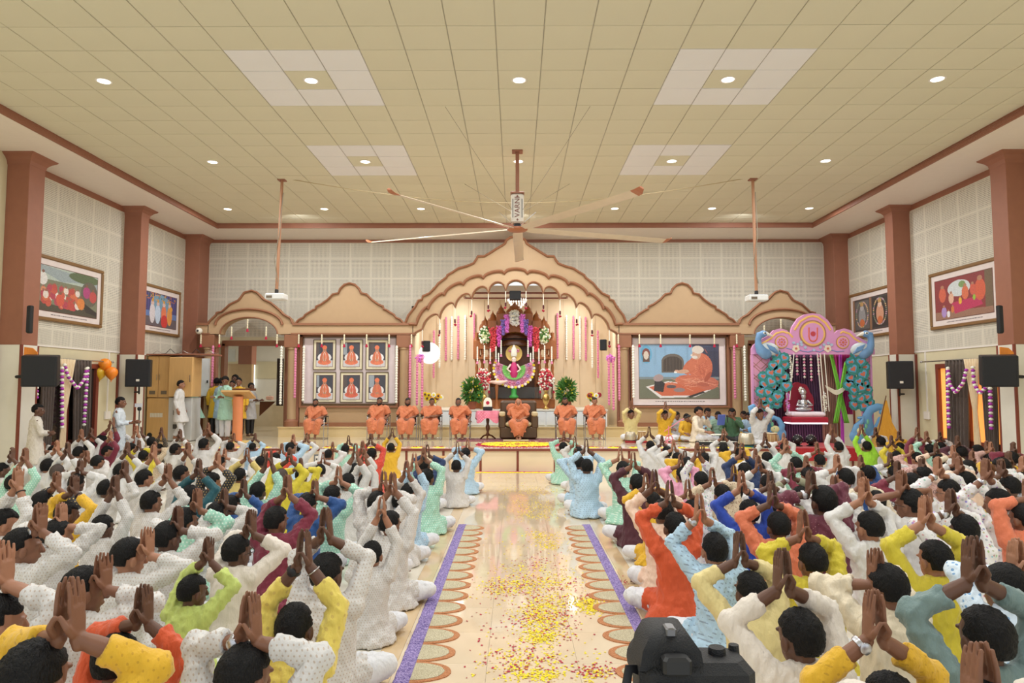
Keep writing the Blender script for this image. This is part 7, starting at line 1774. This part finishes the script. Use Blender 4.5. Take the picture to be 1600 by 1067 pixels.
YC = [(815, 766, 40, 9, 500), (850, 768, 30, 7, 300), (830, 790, 34, 14, 900), (838, 806, 30, 7, 400), (848, 838, 24, 8, 500), (858, 852, 16, 6, 300), (820, 888, 40, 10, 200), (800, 915, 44, 14, 700), (855, 908, 60, 16, 600), (916, 942, 30, 9, 700), (930, 952, 18, 6, 500), (848, 958, 36, 30, 1400), (845, 995, 26, 12, 500), (826, 1035, 60, 22, 500), (840, 1056, 40, 8, 400), (930, 1052, 30, 10, 160), (830, 900, 110, 110, 600), (808, 745, 60, 6, 200)]
RC = [(820, 766, 40, 9, 40), (835, 795, 40, 14, 60), (835, 882, 34, 12, 140), (800, 918, 44, 14, 240), (860, 912, 60, 16, 200), (920, 935, 30, 12, 120), (855, 965, 46, 30, 420), (830, 1035, 70, 22, 260), (930, 1050, 34, 10, 180), (976, 910, 9, 5, 60), (830, 940, 130, 110, 500)]
petals('yellow_petals', YC, 'yel', 'yellow flower petals strewn down the middle of the aisle'); petals('crimson_petals', RC, 'redp', 'crimson rose petals strewn among the yellow ones in the aisle')
# round flower carpet on the stage
t = empty('flower_mandala', (.05, 16.42, ST), label='round yellow petal mandala with crimson rim before the armchair', cat='floor decoration')
for nm, r_, h, m in (('rim', 1.0, .012, 'redp'), ('bed', .88, .022, 'yel')):
    n, vs, fs = 40, [(0, 0, h)], []
    for q in (.33, .66, .98, 1.0):
        for j in range(n): vs.append((r_ * q * math.cos(2 * PI * j / n), r_ * .78 * q * math.sin(2 * PI * j / n), (h + random.uniform(-.004, .006)) if q < 1 else 0))
    for j in range(n):
        fs.append([0, 1 + j, 1 + (j + 1) % n])
        for k in range(3): fs.append([1 + k * n + j, 1 + (k + 1) * n + j, 1 + (k + 1) * n + (j + 1) % n, 1 + k * n + (j + 1) % n])
    mb = MB(); mb.add(vs, fs); mb.build(nm, m, t)
mb = MB()
for j in range(260): a = random.uniform(0, 6.28); q = random.uniform(.86, 1.02) if j % 2 else random.uniform(0, .8); mb.octa((q * math.cos(a), .78 * q * math.sin(a), .022), (.02, .02, .008))
tag(mb.build('loose_petals', 'redp', t), kind='stuff')
x = -7.6; k = -1
while x < 5.2:
    if abs(x) > 1.2:
        k += 1
        t = empty('stage_edge_flower', (x, 15.66, ST), label=f'small yellow and crimson petal motif on the stage edge, {ORD[k]} from the left', cat='floor decoration', group='petal motifs along the stage edge')
        mb = MB(); mb.lathe([(0.002, .02), (.12, .014), (.16, .001)], n=12, sy=.8); mb.build('yellow_bed', 'yel', t, smooth=True); mb = MB()
        for j in range(9): mb.octa((random.uniform(-.1, .1), random.uniform(-.06, .06), .02), (.025, .025, .01))
        mb.build('crimson_petals', 'redp', t)
    x += .49
mb = MB(); vs = []
for j in range(700): mb.octa((random.uniform(-7.8, 5.3), 15.55 + random.gauss(0, .06), ST + .004), (.02, .014, .004))
tag(mb.build('rose_petal_line', mat('pale_rose_petal', (232, 200, 206), .8)), 'scattered pale rose petals along the stage edge', 'flower petals', kind='stuff')
for nm, y0, y1, m in (('pink', 15.3, 15.42, mat('pink_powder', (206, 96, 150), .9)), ('yellow', 15.14, 15.3, 'yel')):
    mb = MB()
    for j in range(500): mb.octa((random.uniform(-.86, .78), random.uniform(y0, y1), .004), (.022, .018, .005))
    tag(mb.build(nm + '_powder_line', m), nm + ' petal line on the floor at the foot of the stage', 'floor decoration', kind='stuff')
# small wooden desk near the stage foot, left of the aisle
c = at(690, 713, 15.0); t = empty('wooden_desk', (c.x, 15.0, 0), label='small light wooden desk against the stage front left of the aisle', cat='desk')
MB().bbox(-.19, .19, -.14, .14, c.z - .02, c.z, .006).build('desktop', 'laminate', t)
for e in (-1, 1): MB().bbox(e * .17 - .012, e * .17 + .012, -.12, .12, 0, c.z - .02, .004).build('side_panel', 'laminate', t)
MB().bbox(-.16, .16, -.1, .1, c.z * .45, c.z * .45 + .02, .004).build('shelf', 'laminate', t)

# ---------------------------------------------------------------- stills camera in the foreground
DY = .98; du = DY / 1083; D = lambda px, py: at(px, py, DY)
o0 = D(1080, 1045); t = empty('stills_camera', o0, label='black stills camera seen from behind at the bottom of the picture', cat='camera')
mk = mat('camera_body', (22, 22, 24), .6, bump=.4, bscale=500)
L = lambda px: (px - 1080) * du
MB().bbox(L(998), L(1170), -.03, .05, -.1, .015, .012).build('body', mk, t)
mb = MB(); mb.rings([[(L(998), -.022, .005), (L(1094), -.022, .005), (L(1094), .05, .005), (L(998), .05, .005)], [(L(1003), -.02, .03), (L(1090), -.02, .03), (L(1088), .055, .03), (L(1005), .055, .03)], [(L(1016), -.01, .047), (L(1076), -.01, .047), (L(1076), .06, .047), (L(1018), .06, .047)], [(L(1026), 0, .053), (L(1066), 0, .053), (L(1066), .05, .053), (L(1026), .05, .053)]])
o = mb.build('prism_housing', mk, t, smooth=True)
MB().bbox(L(1040), L(1056), -.012, .012, .046, .058, .002).build('hot_shoe', mat('shoe_metal', (120, 120, 122), .35, .8), t)
MB().bbox(L(1028), L(1070), -.045, -.02, .006, .03, .004).build('eyecup', 'black', t)
MB().bbox(L(1018), L(1080), -.036, -.029, -.075, -.008, .004).build('rear_screen', mat('screen_glass', (12, 13, 16), .08), t)
MB().lathe([(.0, .024), (.011, .024), (.012, .02), (.012, .01)], (L(1124), .015, 0), 20).build('mode_dial', mk, t)
MB().lathe([(.0, .022), (.007, .022), (.008, .01)], (L(1155), .03, 0), 14).build('shutter_dial', mk, t)
for k in range(4): MB().lathe([(0, -.004), (.0055, -.004), (.006, 0), (0, 0)], (L(1105 + 16 * k), -.03, -.015 - .008 * (k % 2)), 12, axis='Y').build('button', mat('shoe_metal', (120, 120, 122), .35, .8), t)
MB().tube([(L(1000), 0, -.002), (L(984), -.01, .004), (L(978), -.015, -.02), (L(986), -.015, -.05), (L(1000), -.01, -.09)], [(.003, .008)] * 5, 6).build('neck_strap', 'black', t, smooth=True)
MB().lathe([(.032, .05), (.038, .07), (.038, .14), (.034, .15), (0, .15)], (L(1048), 0, -.035), 24, axis='Y').build('lens', mk, t, smooth=True)
t = empty('camera_tripod', (o0.x, o0.y, 0), label='black tripod carrying the stills camera, below the picture edge', cat='tripod')
MB().bbox(-.06, .05, -.05, .06, o0.z - .118, o0.z - .1, .004).build('mounting_plate', 'black', t); MB().tube([(0, 0, .7), (0, 0, o0.z - .12)], [.015] * 2, 10).build('column', 'black', t)
for k in range(3): a = k * 2.09 + .5; MB().tube([(0, 0, o0.z - .3), (.3 * math.cos(a), .3 * math.sin(a), .01)], [.014] * 2, 8).build('leg', 'black', t)
